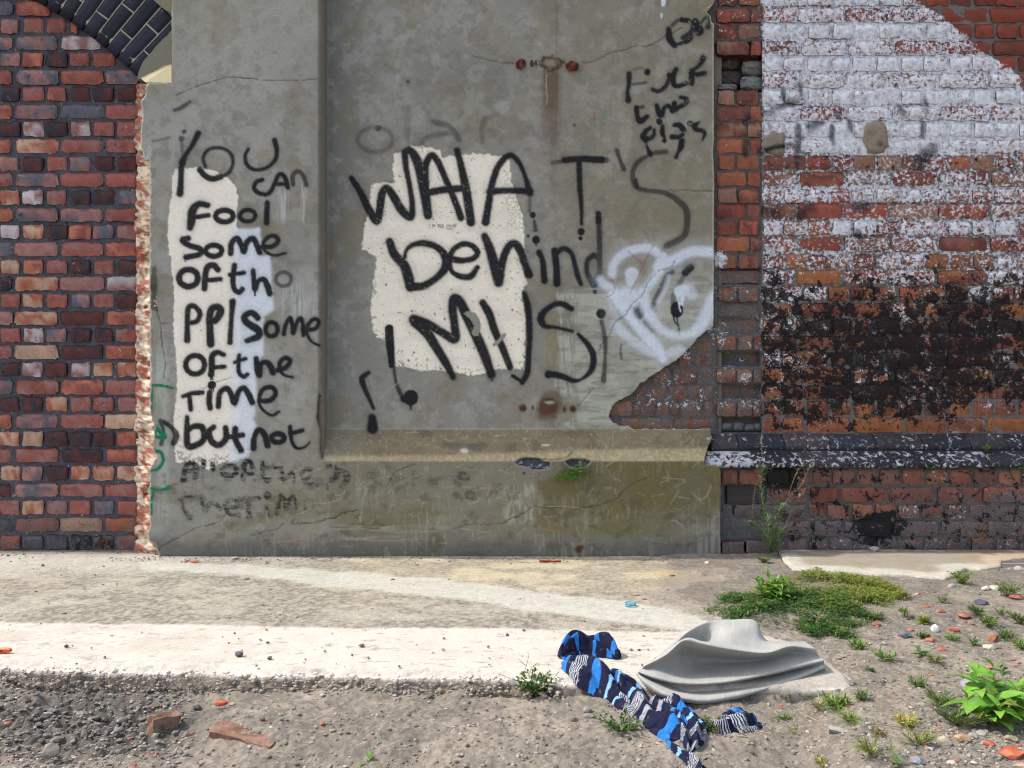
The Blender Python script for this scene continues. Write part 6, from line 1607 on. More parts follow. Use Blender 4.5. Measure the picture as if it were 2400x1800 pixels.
broad('broad_leaved_weed', 'broad-leaved bright green weed rising out of the clover patch', 'weed', gp(1805, 1412), [(2.6, .5, .085, 9), (.6, .45, .09, 9), (1.5, .2, .11, 10), (3.6, .7, .07, 7), (5.4, .6, .08, 8), (.1, .8, .11, 8), (2.0, .7, .10, 8)], .078, .030, [LGR, GRN, LGR * .9, YGR * .8])
broad('large_green_weed', 'large bushy weed with pointed light green leaves at the right edge', 'weed', gp(2335, 1700), [(2.7, .75, .10, 10), (1.2, .2, .15, 12), (.3, .6, .12, 11), (4.4, .5, .08, 9), (3.5, .85, .08, 8), (5.6, .7, .10, 10), (0, .95, .12, 10), (2.0, .5, .13, 11), (4.0, .2, .10, 9)], .092, .038, [LGR * 1.3, YGR * 1.05, LGR * 1.45, LGR])
broad('seedling', 'small pale green seedling at the bottom edge of the dirt', 'seedling', gp(862, 1806), [(1.5, .1, .022, 6), (1.2, .2, .034, 4)], .036, .017, [LGR, LGR * 1.1, YGR * .9, LGR])
broad('sprig', 'upright green sprig at the wall foot beside the red fern', 'weed', gp(2243, 1292, 0.01), [(2.0, .3, .07, 6), (.4, .75, .10, 7), (2.4, .3, .045, 4)], .05, .019, [GRN, LGR, GRN * 1.1, LGR])
for q, (a, b, lab, L_) in enumerate([(2160, 1538, 'dark curled dock leaves lying flat near the right side', .05), (2275, 1512, 'dock seedling with low leaves beside the cream stone', .045), (2348, 1572, 'pair of upright oval leaves above the large bushy weed', .035), (2110, 1797, 'blue green seedling at the bottom edge, right of the scarf', .03)]):
    broad('dock_seedling', lab, 'seedling', gp(a, b), [(rng.uniform(0, 6), .8, .02, 4), (rng.uniform(0, 6), .4, .02, 3)], L_, L_ * .42, [GRN, DGR * 1.3, LGR * .8, GRN])
clump('mustard_weed', 'dense green weed with thin yellow-tipped stalks in front of the slab edge', 'weed', gp(1255, 1632), .078, .075, 150, .016, .007, [GRN, LGR * .85, DGR * 1.2, GRN * 1.1], up=.8)
# its flower stalks
w_ = [o for o in COL.objects if o.name.startswith('mustard_weed')][0]
mb = MB(); mbf = MB(); bx0 = np.array(w_.location)
for q in ([(1230, 1650), (1160, 1620), (1110, 1602), (1070, 1590)], [(1225, 1640), (1180, 1625), (1130, 1607), (1075, 1585)], [(1235, 1600), (1200, 1592), (1172, 1580)], [(1228, 1580), (1235, 1555), (1240, 1535), (1236, 1528)], [(1240, 1590), (1245, 1565), (1262, 1552)], [(1195, 1625), (1193, 1610), (1190, 1600)],
          [(1172, 1612), (1168, 1600), (1166, 1590)], [(1247, 1575), (1251, 1560), (1266, 1558)], [(1232, 1560), (1222, 1552), (1216, 1545)], [(1148, 1604), (1142, 1594), (1138, 1588)]):
    p_ = [np.array(P(a, b, float(bx0[1]) - .01 + .004 * i)) - bx0 for i, (a, b) in enumerate(q)]
    tube(mb, p_, .0011, .0006, jit(lin(104, 92, 62)), 3)
for a, b in ((1171, 1580), (1218, 1588), (1180, 1622), (1270, 1624), (1228, 1652), (1229, 1597)):
    c_ = np.array(P(a, b, float(bx0[1]) - .015)) - bx0; V_, F_ = TPL[0]; mbf.add(V_ * .003 + c_, [tuple(t) for t in F_], lin(196, 186, 60))
mb.build('flower_stalk', M_STEM, w_); mbf.build('flower', M_LEAF, w_)
# hanging plant in the broken ledge
hp = tag(empty('ledge_fern', P(1345, 1098, .0)), 'small bushy plant hanging from the crack in the pier ledge', 'plant')
hp.location = P(1352, 1098, .02); b0 = np.array(hp.location)
mb, mbs = MB(), MB()
for i in range(330):
    t = rng.random(); 
    if t < .72: a, b = rng.normal(1352, 17), rng.normal(1110, 10)
    elif t < .88: a, b = rng.uniform(1300, 1345), rng.normal(1123 , 3.0)
    else: a, b = rng.normal(1367, 5), rng.uniform(1075, 1100)
    b = max(b, 1078); y_ = -.012 - rng.random() * .05 * math.exp(-((a - 1350) / 26) ** 2)
    p_ = np.array(P(a, b, y_)) - b0
    for q in range(2):
        lv, lf = leaf_geo(rng.uniform(.010, .017), .007, .2, .2, 2); mb.add(rot(lv, rng.uniform(3.3, 6.1), rng.uniform(-.4, .8), rng.uniform(-.8, .8)) + p_ + rng.normal(0, .003, 3), lf, jit([GRN * 1.4, LGR * 1.3, LGR * 1.5, OLV * 1.2][rng.integers(4)], .2))
    if i % 9 == 0: tube(mbs, [(0, 0, 0), p_ * .5 + (0, -.01, .004), p_], .0009, .0005, lin(86, 88, 50), 3)
mb.build('foliage', M_LEAF, hp); mbs.build('stem', M_STEM, hp)
# tall feathery plant with dry seed stalks
ft = tag(empty('feathery_weed', P(1812, 1296, -.03)), 'tall feathery green weed with narrow leaves growing at the wall foot', 'weed')
b0 = np.array(ft.location); mb, mbs = MB(), MB()
def spiky(pts, r_, dens, L_, W_, cols, sag=.3, t0=0):
    p = np.array(cr([np.array(P(*q)) - b0 for q in pts], 8))
    tube(mbs, p, r_, r_ * .4, jit(lin(92, 104, 70)), 3)
    n = int(dens * len(p))
    for i in range(n):
        t = t0 + (1 - t0) * rng.random(); k = min(int(t * (len(p) - 1)), len(p) - 2); c_ = p[k] + (p[k + 1] - p[k]) * rng.random()
        lv, lf = leaf_geo(L_ * rng.uniform(.6, 1.2), W_, sag, .1, 2); side = rng.choice([-1, 1])
        lv = rot(lv, (math.pi if side < 0 else 0) + rng.normal(0, .8) * 1.0, rng.uniform(.1, .9)); mb.add(lv + c_, lf, jit(cols[rng.integers(len(cols))], .12))
FC = [lin(158, 182, 134), lin(128, 158, 104), lin(182, 200, 156), lin(100, 134, 80)]
spiky([(1808, 1296, -.03), (1795, 1240, -.05), (1786, 1180, -.06), (1785, 1120, -.06), (1786, 1092, -.06)], .0026, 8, .040, .0054, FC)
spiky([(1812, 1296, -.03), (1812, 1250, -.08), (1822, 1210, -.1), (1835, 1185, -.1)], .0018, 11, .040, .0054, FC)
spiky([(1814, 1296, -.03), (1825, 1262, -.08), (1838, 1240, -.11)], .0016, 13, .038, .0054, FC)
spiky([(1806, 1296, -.03), (1788, 1262, -.07), (1768, 1235, -.09), (1752, 1225, -.09)], .0016, 14, .030, .0038, FC + [YGR])
spiky([(1808, 1296, -.03), (1800, 1250, -.1), (1800, 1210, -.12)], .0016, 14, .034, .004, FC)
mb.build('foliage', M_LEAF, ft)
m2 = MB()
for q in ([(1812, 1290, -.03), (1830, 1215, -.05), (1850, 1165, -.05), (1875, 1140, -.05), (1890, 1110, -.04), (1908, 1070, -.03)], [(1790, 1270, -.05), (1765, 1210, -.07), (1766, 1170, -.07), (1772, 1136, -.07)], [(1830, 1215, -.05), (1858, 1130, -.05), (1872, 1098, -.05)], [(1835, 1250, -.04), (1845, 1222, -.05), (1856, 1195, -.05)], [(1850, 1170, -.04), (1880, 1160, -.04), (1886, 1145, -.04)], [(1785, 1120, -.06), (1788, 1080, -.05), (1784, 1040, -.05), (1786, 1020, -.05)]):
    p = np.array(cr([np.array(P(*t)) - b0 for t in q], 6)); tube(m2, p, .0012, .0006, lin(130, 122, 100), 3)
    for k in range(int(len(p) * .5), len(p)):
        for s_ in range(5):
            V_, F_ = TPL[s_]; m2.add(V_ * rng.uniform(.0012, .0022) + p[k] + rng.normal(0, .0035, 3), [tuple(t) for t in F_], jit(lin(150, 140, 88)))
m2.build('seed_stalk', M_STEM, ft); mbs.build('stem', M_STEM, ft)
# other small weeds
CL = [(1955, 1278, .05, .07, 34, .014, .009, [LGR, YGR], 'yellow green weed against the sooty wall foot'),
      (1790, 1318, .05, .03, 34, .012, .006, [OLV, YGR * .8, GRN], 'straggly olive weed in front of the feathery weed'),
      (1802, 1292, .03, .04, 20, .016, .007, [LGR, GRN], 'leafy tuft at the very foot of the feathery weed'),
      (2350, 1286, .035, .07, 24, .014, .007, [OLV, YGR * .7], 'drooping yellow green weed by the wall, rightmost at its foot'),
      (2252, 1368, .06, .075, 40, .016, .006, [YGR, LGR], 'bushy yellow green weed in front of the raised slab end'),
      (2362, 1400, .07, .085, 46, .022, .004, [YGR * .9, OLV, GRN], 'tall wispy weed at the right edge above the rubble'),
      (2320, 1470, .05, .05, 40, .012, .006, [GRN, YGR], 'small leafed weed between brick rubble at right'),
      (2392, 1462, .05, .05, 34, .014, .007, [GRN, OLV], 'weed cut by the right edge of the picture, above the brick bit'),
      (1580, 1652 + 55, .045, .02, 46, .012, .009, [GRN, LGR * .8], 'low creeping weed touching the lower side of the scarf'),
      (1455, 1712, .085, .015, 40, .012, .009, [GRN, DGR * 1.3], 'sparse creeping clover on the dirt below the scarf'),
      (2038, 1572, .014, .012, 12, .010, .006, [DGR * 1.2], 'tiny dark green tuft right of the slab tip'),
      (2150, 1608, .035, .02, 26, .02, .003, [OLV, GRN], 'thin grassy tuft left of the large bushy weed'),
      (2190, 1552, .035, .02, 22, .022, .003, [OLV, YGR * .8], 'dry grassy tuft below the dock leaves'),
      (2120, 1700, .045, .022, 44, .014, .004, [lin(186, 178, 86), lin(196, 168, 92), YGR], 'yellowing mossy tuft on the dirt left of the rubble'),
      (2060, 1725, .03, .014, 22, .012, .004, [lin(140, 100, 60), OLV], 'brownish dead tuft left of the yellow mossy tuft'),
      (2245, 1700, .09, .05, 90, .016, .0025, [lin(92, 108, 74), lin(76, 96, 62), OLV], 'feathery grey green weed under the large bushy weed'),
      (1990, 1690, .045, .022, 26, .03, .002, [LGR, YGR], 'small tuft of grass above the grey slate piece'),
      (1920, 1660, .03, .02, 14, .035, .002, [OLV, lin(170, 160, 110)], 'thin straw grass tuft right of the grey cloth'),
      (1665, 1712, .05, .035, 34, .014, .007, [GRN, OLV, YGR * .8], 'green weed with dry twigs beside the scarf end'),
      (2165, 1496, .03, .02, 18, .014, .008, [GRN, OLV], 'small weed beside the white litter'),
      (1925, 1795, .03, .02, 20, .014, .003, [OLV, lin(180, 170, 70)], 'yellow flowering wisp at the bottom edge right of the scarf'),
      (2290, 1604, .06, .012, 40, .010, .005, [lin(150, 90, 60), YGR * .8], 'reddish creeping weed above the large bushy weed'),
      (2050, 1450, .05, .015, 40, .014, .005, [GRN, OLV], 'thin green tuft at the right end of the clover patch')]
for (a, b, r_, h_, n, L_, W_, cs, lab) in CL: clump('weed', lab, 'weed', gp(a, b), r_, h_, n, L_, W_, cs)
for (a, b, y_, r_, h_, n, cs, lab) in ((2312, 1058, .07, .022, .035, 26, [LGR * 1.1, YGR], 'tiny bright green weed sprouting on the blue string course'), (2182, 1104, .015, .02, .016, 26, [LGR, GRN], 'small green tuft hanging under the string course'), (2396, 1102, .015, .015, .016, 14, [LGR, GRN], 'small green tuft under the string course at the right edge'), (1703, 832, .15, .014, .012, 14, [GRN, LGR], 'tiny green sprout in the toothed brick strip')):
    clump('wall_weed', lab, 'weed', P(a, b, y_), r_, h_, n, .014, .007, cs, cl=None)
GT = [(2010, 1520), (2075, 1545), (2120, 1440), (2165, 1462), (2210, 1412), (2290, 1440), (2350, 1440), (2230, 1500), (2360, 1500), (2395, 1520), (1960, 1660), (2020, 1640), (2200, 1650), (1830, 1690), (1880, 1730), (2050, 1770), (2150, 1745), (1860, 1640), (2385, 1620), (2300, 1340), (2180, 1345)]
PL_ = ['beside the clover patch tip', 'left of the dock leaves', 'between the clover patch and the bushy yellow weed', 'above the slim red splinter', 'left of the bushy yellow weed foot', 'below the dark slate-blue stone', 'above the weed in the brick rubble', 'right of the white litter', 'right of the brick stub', 'at the right edge by the brick stub', 'left of the flowering tuft', 'on the bare dirt right of the cloth', 'left of the grey rock', 'right of the scarf end', 'left of the grey slate', 'below the brownish dead tuft', 'left of the squarish cream stone', 'just below the cloth hem', 'at the right edge above the large bushy weed', 'in front of the dark slab', 'at the raised slab edge']
for (a, b), pl_ in zip(GT, PL_): clump('grass_tuft', 'small ragged grass tuft ' + pl_, 'grass tuft', gp(a, b), rng.uniform(.02, .05), rng.uniform(.012, .035), int(rng.uniform(14, 34)), rng.uniform(.016, .034), rng.uniform(.002, .005), [[GRN, OLV], [YGR, OLV], [LGR, GRN, YGR]][rng.integers(3)])
# red fern
rf = tag(empty('red_fern', P(2292, 1290, -.02)), 'rusty red and green fern frond by the right wall foot', 'fern'); b0 = np.array(rf.location); mb, mbs = MB(), MB()
for q in ([(2292, 1290, -.02), (2296, 1262, -.04), (2308, 1240, -.05), (2318, 1228, -.05)], [(2292, 1290, -.02), (2280, 1268, -.05), (2272, 1250, -.06)], [(2292, 1290, -.02), (2300, 1272, -.07), (2302, 1262, -.08)]):
    spiky(q, .0012, 4.5, .016, .004, [lin(150, 88, 70), lin(140, 110, 66), lin(120, 116, 60)], .1, .25)
mb.build('foliage', M_LEAF, rf); mbs.build('stem', M_STEM, rf)
# dry twigs and straws on the ground, one thing each
TW = [([(1700, 1735), (1760, 1722), (1800, 1715), (1850, 1712)], 'dry forked twig beside the scarf end', 1), ([(2040, 1700), (2100, 1712), (2170, 1718), (2260, 1722)], 'long thin twig lying left of the rubble', 0), ([(2230, 1712), (2245, 1745), (2262, 1772)], 'dark twig crossing the cream stone', 0),
      ([(1850, 1660), (1900, 1690), (1960, 1715)], 'pale straw stalk leading to the grass tuft', 0), ([(2145, 1562), (2160, 1570), (2178, 1577)], 'short white straw near the right middle', 0), ([(2225, 1541), (2235, 1535), (2245, 1530)], 'short white stick by the red brick chip', 0),
      ([(1950, 1480), (2000, 1492), (2050, 1502), (2100, 1500)], 'brown root trailing from the clover patch', 0), ([(1562, 1425), (1590, 1430), (1608, 1432)], 'dark twig on the slab beside the clover patch', 0), ([(2005, 1580), (2015, 1587), (2024, 1592)], 'short pale straw at the slab tip', 0)]
for q, lab, fk in TW:
    mb = MB(); g0 = np.array(gp(*q[0], .003))
    p = cr([np.array(gp(a, b, .004 + .006 * (i % 2))) - g0 for i, (a, b) in enumerate(q)], 5); tube(mb, p, .0013, .0007, lin(168, 156, 122) if 'dark' not in lab and 'brown' not in lab and 'twig' not in lab else lin(96, 82, 64), 4)
    if fk:
        for k in range(2, len(p) - 1): tube(mb, [p[k], p[k] + (rng.uniform(.01, .04), rng.uniform(-.05, .04), rng.uniform(.005, .025))], .0009, .0004, lin(176, 164, 120), 3)
    o = mb.build('twig', M_STEM, None); o.location = g0; tag(o, lab, 'twig')

# ------------------------------------------------------------------ stones and brick fragments
def rock(name, label, cat, px, py, wpx, col, hr=.6, dr=.8, group=None, z0=None, rotz=None, col2=None, sink=.35, mat=None):
    """angular stone wpx photograph pixels wide whose middle stands at px,py"""
    g = gp(px, py, 0)
    if z0 is not None: g = tuple(G(px, py, z0))
    s = wpx * mpp(py, g[2]) / 2 * .98
    V_, F_ = TPL2[rng.integers(10)]
    a = rotz if rotz is not None else rng.uniform(0, 6.28); ca, sa = math.cos(a), math.sin(a)
    W_ = np.stack([V_[:, 0] * ca - V_[:, 1] * sa, V_[:, 0] * sa + V_[:, 1] * ca, V_[:, 2]], -1) * (s, s * dr, s * hr)
    W_ = W_ + (fbm(W_[:, 0] * 40 + px, W_[:, 1] * 40, 3, 700)[:, None] - .5) * s * .25
    if cat == 'brick chip': col = tuple(.6 * k + .4 * d for k, d in zip(col, (150, 136, 122)))
    c = np.tile(lin(*col), (len(W_), 1)) * .9
    if col2 is not None: c = c + (lin(*col2) * .8 - c) * sst(.45, .6, fbm(V_[:, 0] * 1.5 + px, V_[:, 1] * 1.5 + V_[:, 2], 3, 701))[:, None]
    o = obj(name, W_, F_, mat or M_STONE, None, False, {'col': c}); o.location = (g[0], g[1], g[2] + s * hr * (1 - sink) * .55)
    return tag(o, label, cat, group)
def chunk(name, label, px, py, size, rot_, col, cat='brick fragment', rough=.004, z0=None, col2=None, lift=0.0, nn=6):
    """broken piece of brick: a block with subdivided, chipped faces"""
    import bmesh
    bm = bmesh.new(); bmesh.ops.create_cube(bm, size=1)
    bmesh.ops.subdivide_edges(bm, edges=bm.edges[:], cuts=nn - 1, use_grid_fill=True)
    V_ = np.array([v.co[:] for v in bm.verts], np.float32); F_ = [tuple(v.index for v in f_.verts) for f_ in bm.faces]; bm.free()
    r_ = np.linalg.norm(np.sign(V_) * np.clip(np.abs(V_) - .38, 0, 1), axis=1)[:, None]
    V_ = V_ * (1 - .22 * r_)
    V_ = V_ * size
    V_ = V_ + (np.stack([fbm(V_[:, 0] * 45 + k * 5 + px, V_[:, 1] * 45 + V_[:, 2] * 33, 3, 710 + k) for k in range(3)], -1) - .5) * rough * 3
    E = Matrix.Rotation(rot_[2], 3, 'Z') @ Matrix.Rotation(rot_[1], 3, 'Y') @ Matrix.Rotation(rot_[0], 3, 'X')
    W_ = V_ @ np.array(E).T
    g = gp(px, py, 0) if z0 is None else tuple(G(px, py, z0))
    c = np.tile(lin(*col), (len(W_), 1))
    if col2 is not None: c = c + (lin(*col2) - c) * sst(.44, .56, fbm(V_[:, 0] * 40 + px, V_[:, 1] * 40 + V_[:, 2] * 40, 3, 712))[:, None]
    o = obj(name, W_, F_, M_CORE, None, False, {'col': c}); o.location = (g[0], g[1], g[2] + lift)
    return tag(o, label, cat)
chunk('brick_half', 'half brick with pale end and dark red side sunk in the dirt', 382, 1712, (.075, .05, .062), (0.05, .1, .75), (134, 112, 96), col2=(98, 70, 58), lift=.014)
chunk('brick_length', 'long reddish brick lying half buried in the dirt, left of centre', 575, 1748, (.20, .06, .045), (0.15, .10, -.30), (138, 108, 92), col2=(116, 88, 74), lift=.016)
rock('stone', 'largest angular grey stone in the rubble at bottom left', 'stone', 118, 1772, 52, (138, 130, 122), .75, .8, sink=.1)
SL = [(310, 1668, 34, (118, 116, 112), 'rounded grey stone at the right end of the rubble hollow'), (286, 1692, 30, (106, 104, 102), 'dark grey stone just left of the half brick'), (302, 1684, 20, (128, 126, 122), 'narrow grey stone wedged under the rounded stone'), (278, 1672, 22, (108, 106, 104), 'grey lump above the dark grey stone'),
      (240, 1640, 40, (104, 100, 94), 'dark earthy clod in the hollow below the slab'), (82, 1622, 30, (100, 98, 92), 'dark clod under the slab edge at far left'), (104, 1664, 22, (112, 110, 108), 'grey pebble, left one of the pair in the hollow'), (122, 1668, 24, (120, 118, 114), 'grey pebble, right one of the pair in the hollow'),
      (90, 1700, 18, (116, 116, 112), 'upright oval pebble at far left'), (135, 1702, 24, (114, 112, 112), 'flat grey pebble below the orange tile chip'), (92, 1728, 20, (98, 96, 96), 'dark pebble above the largest stone'), (108, 1727, 22, (124, 124, 118), 'pale flat pebble above the largest stone'), (130, 1738, 20, (130, 130, 124), 'pale pebble upper right of the largest stone'),
      (212, 1702, 16, (138, 136, 130), 'light pebble in the middle of the rubble'), (198, 1708, 16, (112, 110, 106), 'grey pebble next to the light pebble'), (182, 1686, 18, (120, 116, 112), 'grey pebble left of the light pebble'), (280, 1712, 26, (118, 118, 114), 'grey stone under the dark grey stone'), (285, 1765, 28, (108, 106, 102), 'grey clod at the bottom, left of the half brick shadow'),
      (480, 1706, 24, (112, 116, 122), 'blue grey pebble, left of two above the long brick'), (506, 1706, 20, (84, 88, 98), 'dark blue pebble, right of two above the long brick'), (440, 1722, 22, (128, 122, 114), 'buff pebble right of the half brick'), (460, 1660, 22, (110, 108, 102), 'grey clod above the blue grey pebble'), (545, 1652, 16, (158, 150, 140), 'pale pebble beside the orange tile flake'),
      (720, 1622, 22, (96, 92, 86), 'dark clod against the slab edge near the middle'), (1008, 1633, 18, (98, 94, 88), 'dark clod left of the flowering stalks'), (1205, 1702, 16, (150, 144, 134), 'pale pebble straight below the dense weed'), (1192, 1738, 18, (146, 142, 134), 'pale pebble lower left of the dense weed'), (1375, 1666, 26, (140, 136, 126), 'buff stone under the scarf left half'),
      (1382, 1680, 28, (136, 130, 122), 'flat buff stone below the buff stone'), (1345, 1688, 22, (122, 116, 108), 'brown clod left of the flat buff stone'), (1378, 1757, 24, (142, 136, 126), 'pale stone below the creeping clover'), (1290, 1610, 16, (100, 98, 100), 'dark pebble by the dense weed'), (1538, 1728, 24, (106, 106, 108), 'dark stone beside the scarf tail, upper'), (1562, 1762, 24, (96, 98, 104), 'dark blue stone beside the scarf tail, middle'),
      (1585, 1772, 26, (134, 134, 130), 'grey round stone touching the scarf tail'), (1800, 1752, 24, (136, 132, 124), 'pale grey stone between the scarf and the slate'), (1765, 1775, 20, (130, 128, 122), 'grey pebble below the pale grey stone'), (560, 1535, 22, (92, 92, 98), 'dark blue pebble on the white slab'), (2120, 1492, 34, (112, 114, 122), 'blue grey stone beside the small orange bit'), (2300, 1416, 34, (84, 88, 102), 'dark slate-blue stone at the right below the wispy weed'),
      (2318, 1520, 32, (188, 176, 154), 'cream stone right of the dock seedling'), (2215, 1742, 40, (176, 166, 146), 'squarish cream stone at the lower right'), (2280, 1728, 26, (150, 146, 140), 'grey stone behind the sandstone fragment'), (2300, 1722, 26, (158, 152, 144), 'pale grey stone at the foot of the large bushy weed'), (2298, 1745, 18, (156, 154, 148), 'small pale stone left of the orange brick bit'),
      (2370, 1735, 32, (158, 146, 120), 'tan stone above the big red brick slab'), (2360, 1700, 36, (112, 112, 116), 'dark grey stone under the large bushy weed'), (2275, 1608, 46, (150, 150, 152), 'pale grey rock behind the large bushy weed'), (2310, 1382, 22, (190, 184, 168), 'whitish stone right of the bushy yellow green weed'), (2332, 1382, 26, (206, 200, 186), 'white flat stone under the wispy weed'),
      (2390, 1338, 30, (170, 164, 148), 'buff block at the right edge beside the dark slab'), (2230, 1376, 22, (150, 146, 138), 'pale stone at the left foot of the bushy yellow weed'), (2070, 1600, 16, (92, 92, 96), 'dark chip right of the slab tip'), (1998, 1606, 22, (118, 114, 114), 'grey stone just under the slab tip'), (2150, 1788, 38, (132, 134, 140), 'blue grey stone at the bottom edge right of the seedling'),
      (2230, 1790, 22, (176, 174, 168), 'white stone at the bottom edge'), (1658, 1322, 16, (200, 192, 170), 'cream chip on the dirt by the pier corner'), (2050, 1290, 24, (150, 146, 138), 'grey chip on the raised slab against the wall'), (2040, 1332, 26, (112, 110, 106), 'grey clod under the raised slab edge'), (550, 1311, 16, (176, 170, 148), 'cream chip at the foot of the pier, left part')]
for a, b, w_, c, lab in SL:
    on = (560 == a and b == 1535) or b in (1311, 1322); zz0 = .004 if a in (560, 550) and b in (1535, 1311) else (.032 if (a, b) == (2050, 1290) else None)
    rock('stone', lab, 'stone', a, b, w_, c, .62, .8, z0=zz0)
BR = [(518, 1650, 36, (196, 92, 62), 'flat orange tile flake leaning in the dirt, left of centre'), (142, 1690, 16, (202, 98, 72), 'small orange tile chip in the middle of the rubble'), (15, 1697, 20, (196, 104, 88), 'orange chip at the far left edge'), (198, 1665, 10, (204, 104, 80), 'tiny orange chip near the top of the rubble'), (304, 1732, 14, (190, 108, 88), 'pinkish brick crumb below the grey stones'),
      (725, 1622, 18, (186, 96, 66), 'orange crumb beside the dark clod at the slab edge'), (792, 1628, 14, (206, 104, 76), 'orange crumb at the slab edge near the middle'), (628, 1772, 22, (196, 84, 54), 'orange brick crumb at the right end of the long brick'), (548, 1746, 14, (196, 88, 58), 'orange crumb lying on the long brick'), (965, 1634, 16, (198, 100, 78), 'orange chip, left of the flowering stalks'),
      (1096, 1714, 14, (202, 98, 72), 'orange crumb on the bare dirt below centre'), (1208, 1612, 16, (204, 104, 76), 'orange chip touching the left side of the dense weed'), (1308, 1796, 14, (206, 100, 80), 'orange chip at the bottom edge left of the scarf tail'), (1125, 1598, 10, (200, 98, 72), 'tiny orange chip at the slab edge left of the dense weed'), (1492, 1395, 16, (202, 134, 84), 'tan brick crumb behind the blue bottle ring'),
      (1512, 1404, 12, (198, 124, 80), 'brown crumb right of the blue bottle ring'), (1575, 1350, 14, (176, 92, 62), 'red brown crumb on the slab below the pier corner'), (1500, 1320, 10, (190, 100, 66), 'orange crumb at the pier foot'), (438, 1316, 14, (190, 86, 58), 'orange crumb at the foot of the pier, left one of a pair'), (455, 1318, 20, (196, 90, 60), 'orange crumb at the foot of the pier, right one of a pair'),
      (1684, 1308, 22, (204, 120, 82), 'orange chip lying against the pier corner'), (1815, 1368, 44, (168, 96, 76), 'red brick end buried behind the broad-leaved weed'), (1955, 1430, 20, (164, 72, 52), 'red chip in the clover patch'), (2052, 1466, 26, (204, 102, 70), 'orange chip right of the clover patch'), (2134, 1478, 18, (208, 104, 78), 'upright orange chip above the blue grey stone'), (2107, 1490, 12, (206, 96, 60), 'small orange bit left of the blue grey stone'),
      (2236, 1480, 34, (206, 106, 78), 'flat orange tile piece right of the white litter'), (2182, 1502, 30, (196, 112, 88), 'orange flat piece below the white litter'), (2258, 1444, 36, (176, 106, 84), 'brown red flat brick piece at right'), (2272, 1460, 14, (212, 118, 70), 'orange crumb below the brown red piece'), (2205, 1435, 22, (168, 100, 80), 'brownish chip left of the brown red piece'), (2382, 1402, 38, (190, 100, 70), 'reddish flat brick piece at the right edge below the wispy weed'),
      (2172, 1424, 20, (196, 88, 60), 'slim red splinter at right'), (2207, 1524, 24, (202, 90, 62), 'upright red brick chip beside the dock leaves'), (2183, 1583, 14, (210, 110, 76), 'small orange chip right of the tiny tuft'), (2322, 1566, 24, (206, 132, 108), 'pink brick piece left of the oval leaves'), (2385, 1554, 18, (206, 104, 70), 'orange chip at the right edge'), (2090, 1650, 12, (190, 64, 54), 'red crumb left of the thin grassy tuft'),
      (2255, 1735, 46, (196, 158, 118), 'long sandstone-coloured brick fragment at lower right'), (2318, 1745, 30, (198, 88, 62), 'orange brick bit right of the small pale stone'), (2372, 1770, 64, (208, 100, 68), 'big flat red brick slab at the lower right corner'), (2396, 1795, 34, (224, 172, 146), 'pale pink brick slab at the very corner'), (2388, 1750, 18, (196, 104, 78), 'orange bit between the tan stone and the red slab'), (1972, 1741, 16, (190, 80, 56), 'red chip below the grey slate'), (1938, 1722, 16, (140, 60, 46), 'dark red chip left of the grey slate'),
      (2200, 1706, 16, (206, 110, 84), 'orange bit under the feathery grey weed'), (1740, 1790, 14, (196, 96, 78), 'orange crumb right of the scarf tail'), (1525, 1720, 14, (204, 116, 86), 'orange crumb between scarf and tail'), (2100, 1790, 10, (200, 84, 60), 'tiny red chip beside the blue green seedling')]
for a, b, w_, c, lab in BR:
    onslab = b < 1420 and a < 1700
    rock('brick_chip', lab, 'brick chip', a, b, w_, c, .38, .75, col2=tuple(int(k * .86) for k in c), z0=.004 if onslab else None, sink=.2)
chunk('brick_stub', 'upright orange brick stub by the right rubble weeds', 2328, 1504, (.024, .020, .034), (.15, .2, .6), (150, 96, 72), lift=.006, rough=.006)
chunk('slate', 'thin grey slate piece standing in the dirt under the grass tuft', 1962, 1722, (.05, .012, .045), (.7, .1, -.3), (150, 148, 142), cat='slate', lift=.004)
chunk('rusty_plate', 'curled rusty brown strip lying at the foot of the pier', 1290, 1316, (.115, .022, .010), (.1, 0, .03), (116, 56, 36), cat='rusty strip', z0=.006, col2=(150, 72, 44))

# ------------------------------------------------------------------ litter
lg = tag(empty('lighter', G(10, 1524, .012)), 'orange plastic lighter on the slab at the left edge', 'lighter')
mb = MB(); tube(mb, [(-.045, 0, 0), (.008, .001, 0)], .0085, .0085, lin(232, 92, 28), 12); mb.build('body', M_PLASTIC, lg, True)
mb = MB(); tube(mb, [(.0082, .001, 0), (.018, .0012, 0)], .0075, .0075, lin(226, 96, 40), 10); tube(mb, [(.0182, .001, 0), (.022, .001, .0)], .0060, .0060, lin(230, 110, 50), 8); mb.build('cap', M_PLASTIC, lg, True)
mb = MB(); mb.add([(-.016, -.0088, -.003), (.001, -.0088, -.003), (.001, -.0088, .003), (-.016, -.0088, .003)], [(0, 1, 2, 3)], lin(96, 44, 30)); mb.build('print', M_PLASTIC, lg)
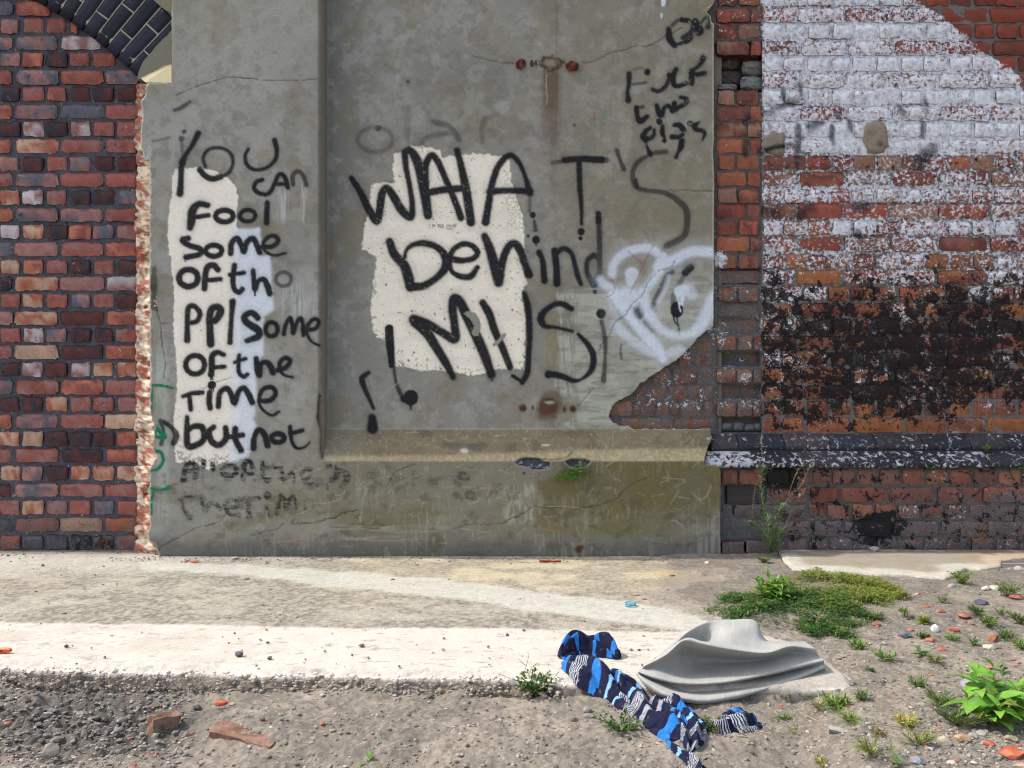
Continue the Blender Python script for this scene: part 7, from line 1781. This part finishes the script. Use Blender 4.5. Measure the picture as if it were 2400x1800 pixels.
# blue bottle ring
mb = MB(); 
for k in range(2):
    pts = [(.021 * math.cos(a), .017 * math.sin(a), .004 + .008 * k) for a in np.linspace(0, 6.283 * (.93 if k else 1), 24)]
    tube(mb, pts, .0026, .0026, lin(52, 150, 186), 6)
o = mb.build('bottle_ring', M_PLASTIC, None, True); o.location = G(1478, 1420, .004); tag(o, 'bright blue plastic bottle ring on the slab', 'bottle ring')
V_, F_ = TPL2[3]; W_ = V_ * (.016, .010, .018); o = obj('litter', W_, F_, M_PLASTIC, None, False, {'col': np.tile(lin(228, 228, 232), (len(W_), 1))}); g = gp(2192, 1480); o.location = (g[0], g[1], g[2] + .014); tag(o, 'crumpled scrap of white paper among the rubble', 'paper scrap')
cg_ = tag(empty('cigarette_end', gp(2148, 1397, .006)), 'white cigarette end with red tip on the dirt', 'cigarette end')
mb = MB(); tube(mb, [(-.018, -.003, 0), (.006, .001, .002)], .0035, .0035, lin(220, 206, 196), 8); mb.build('paper', M_PLASTIC, cg_, True)
mb = MB(); tube(mb, [(.0062, .001, .002), (.018, .004, .003)], .0037, .0037, lin(200, 60, 48), 8); mb.build('filter', M_PLASTIC, cg_, True)

# ------------------------------------------------------------------ rusted fixings on the panel
def iron(parent, px, py, wx, wz, Y, seed, name='lug', th=.012, col=(74, 38, 32), amp=.5):
    V_, F_ = rock_template(seed, 3)
    W_ = V_ * (wx, th, wz); W_ = W_ * (1 + (fbm(V_[:, 0] * 1.7 + seed, V_[:, 2] * 1.7 + V_[:, 1], 3, seed, .65)[:, None] - .5) * 2 * amp)
    return W_ + np.array(P(px, py, Y)), F_
rb_ = tag(empty('rusty_bracket', P(1285, 152, .115)), 'rust-eaten iron bracket with two lugs high on the panel', 'bracket'); b0 = np.array(rb_.location)
for (px_, py_, wx, wz, sd_) in ((1222, 150, .030, .028, 801), (1341, 155, .038, .027, 802)):
    W_, F_ = iron(rb_, px_, py_, wx, wz, .108, sd_)
    c = np.tile(lin(72, 38, 34), (len(W_), 1)); c = c + (lin(120, 62, 40) - c) * sst(.55, .7, fbm(W_[:, 0] * 60, W_[:, 2] * 60, 3, 803))[:, None]
    obj('lug', W_ - b0, F_, M_RUST, rb_, False, {'col': c})
for (px_, wx) in ((1247, .010), (1256, .007)):
    W_, F_ = iron(rb_, px_, 148, wx, .018, .113, int(px_), th=.006); obj('stub', W_ - b0, F_, M_RUST, rb_, False, {'col': np.tile(lin(84, 60, 52), (len(W_), 1))})
for (px_, py_, lab) in ((1226, 956, 'rusty bolt end left of the lower rust stain'), (1343, 957, 'rusty bolt end right of the lower rust stain')):
    W_, F_ = iron(None, 0, 0, .012, .012, 0, int(px_), th=.008, amp=.25); W_ = W_ - np.array(P(0, 0, 0))
    o = obj('rusty_bolt', W_, F_, M_RUST, None, False, {'col': np.tile(lin(92, 54, 40), (len(W_), 1))}); o.location = P(px_, py_, .112); tag(o, lab, 'bolt')
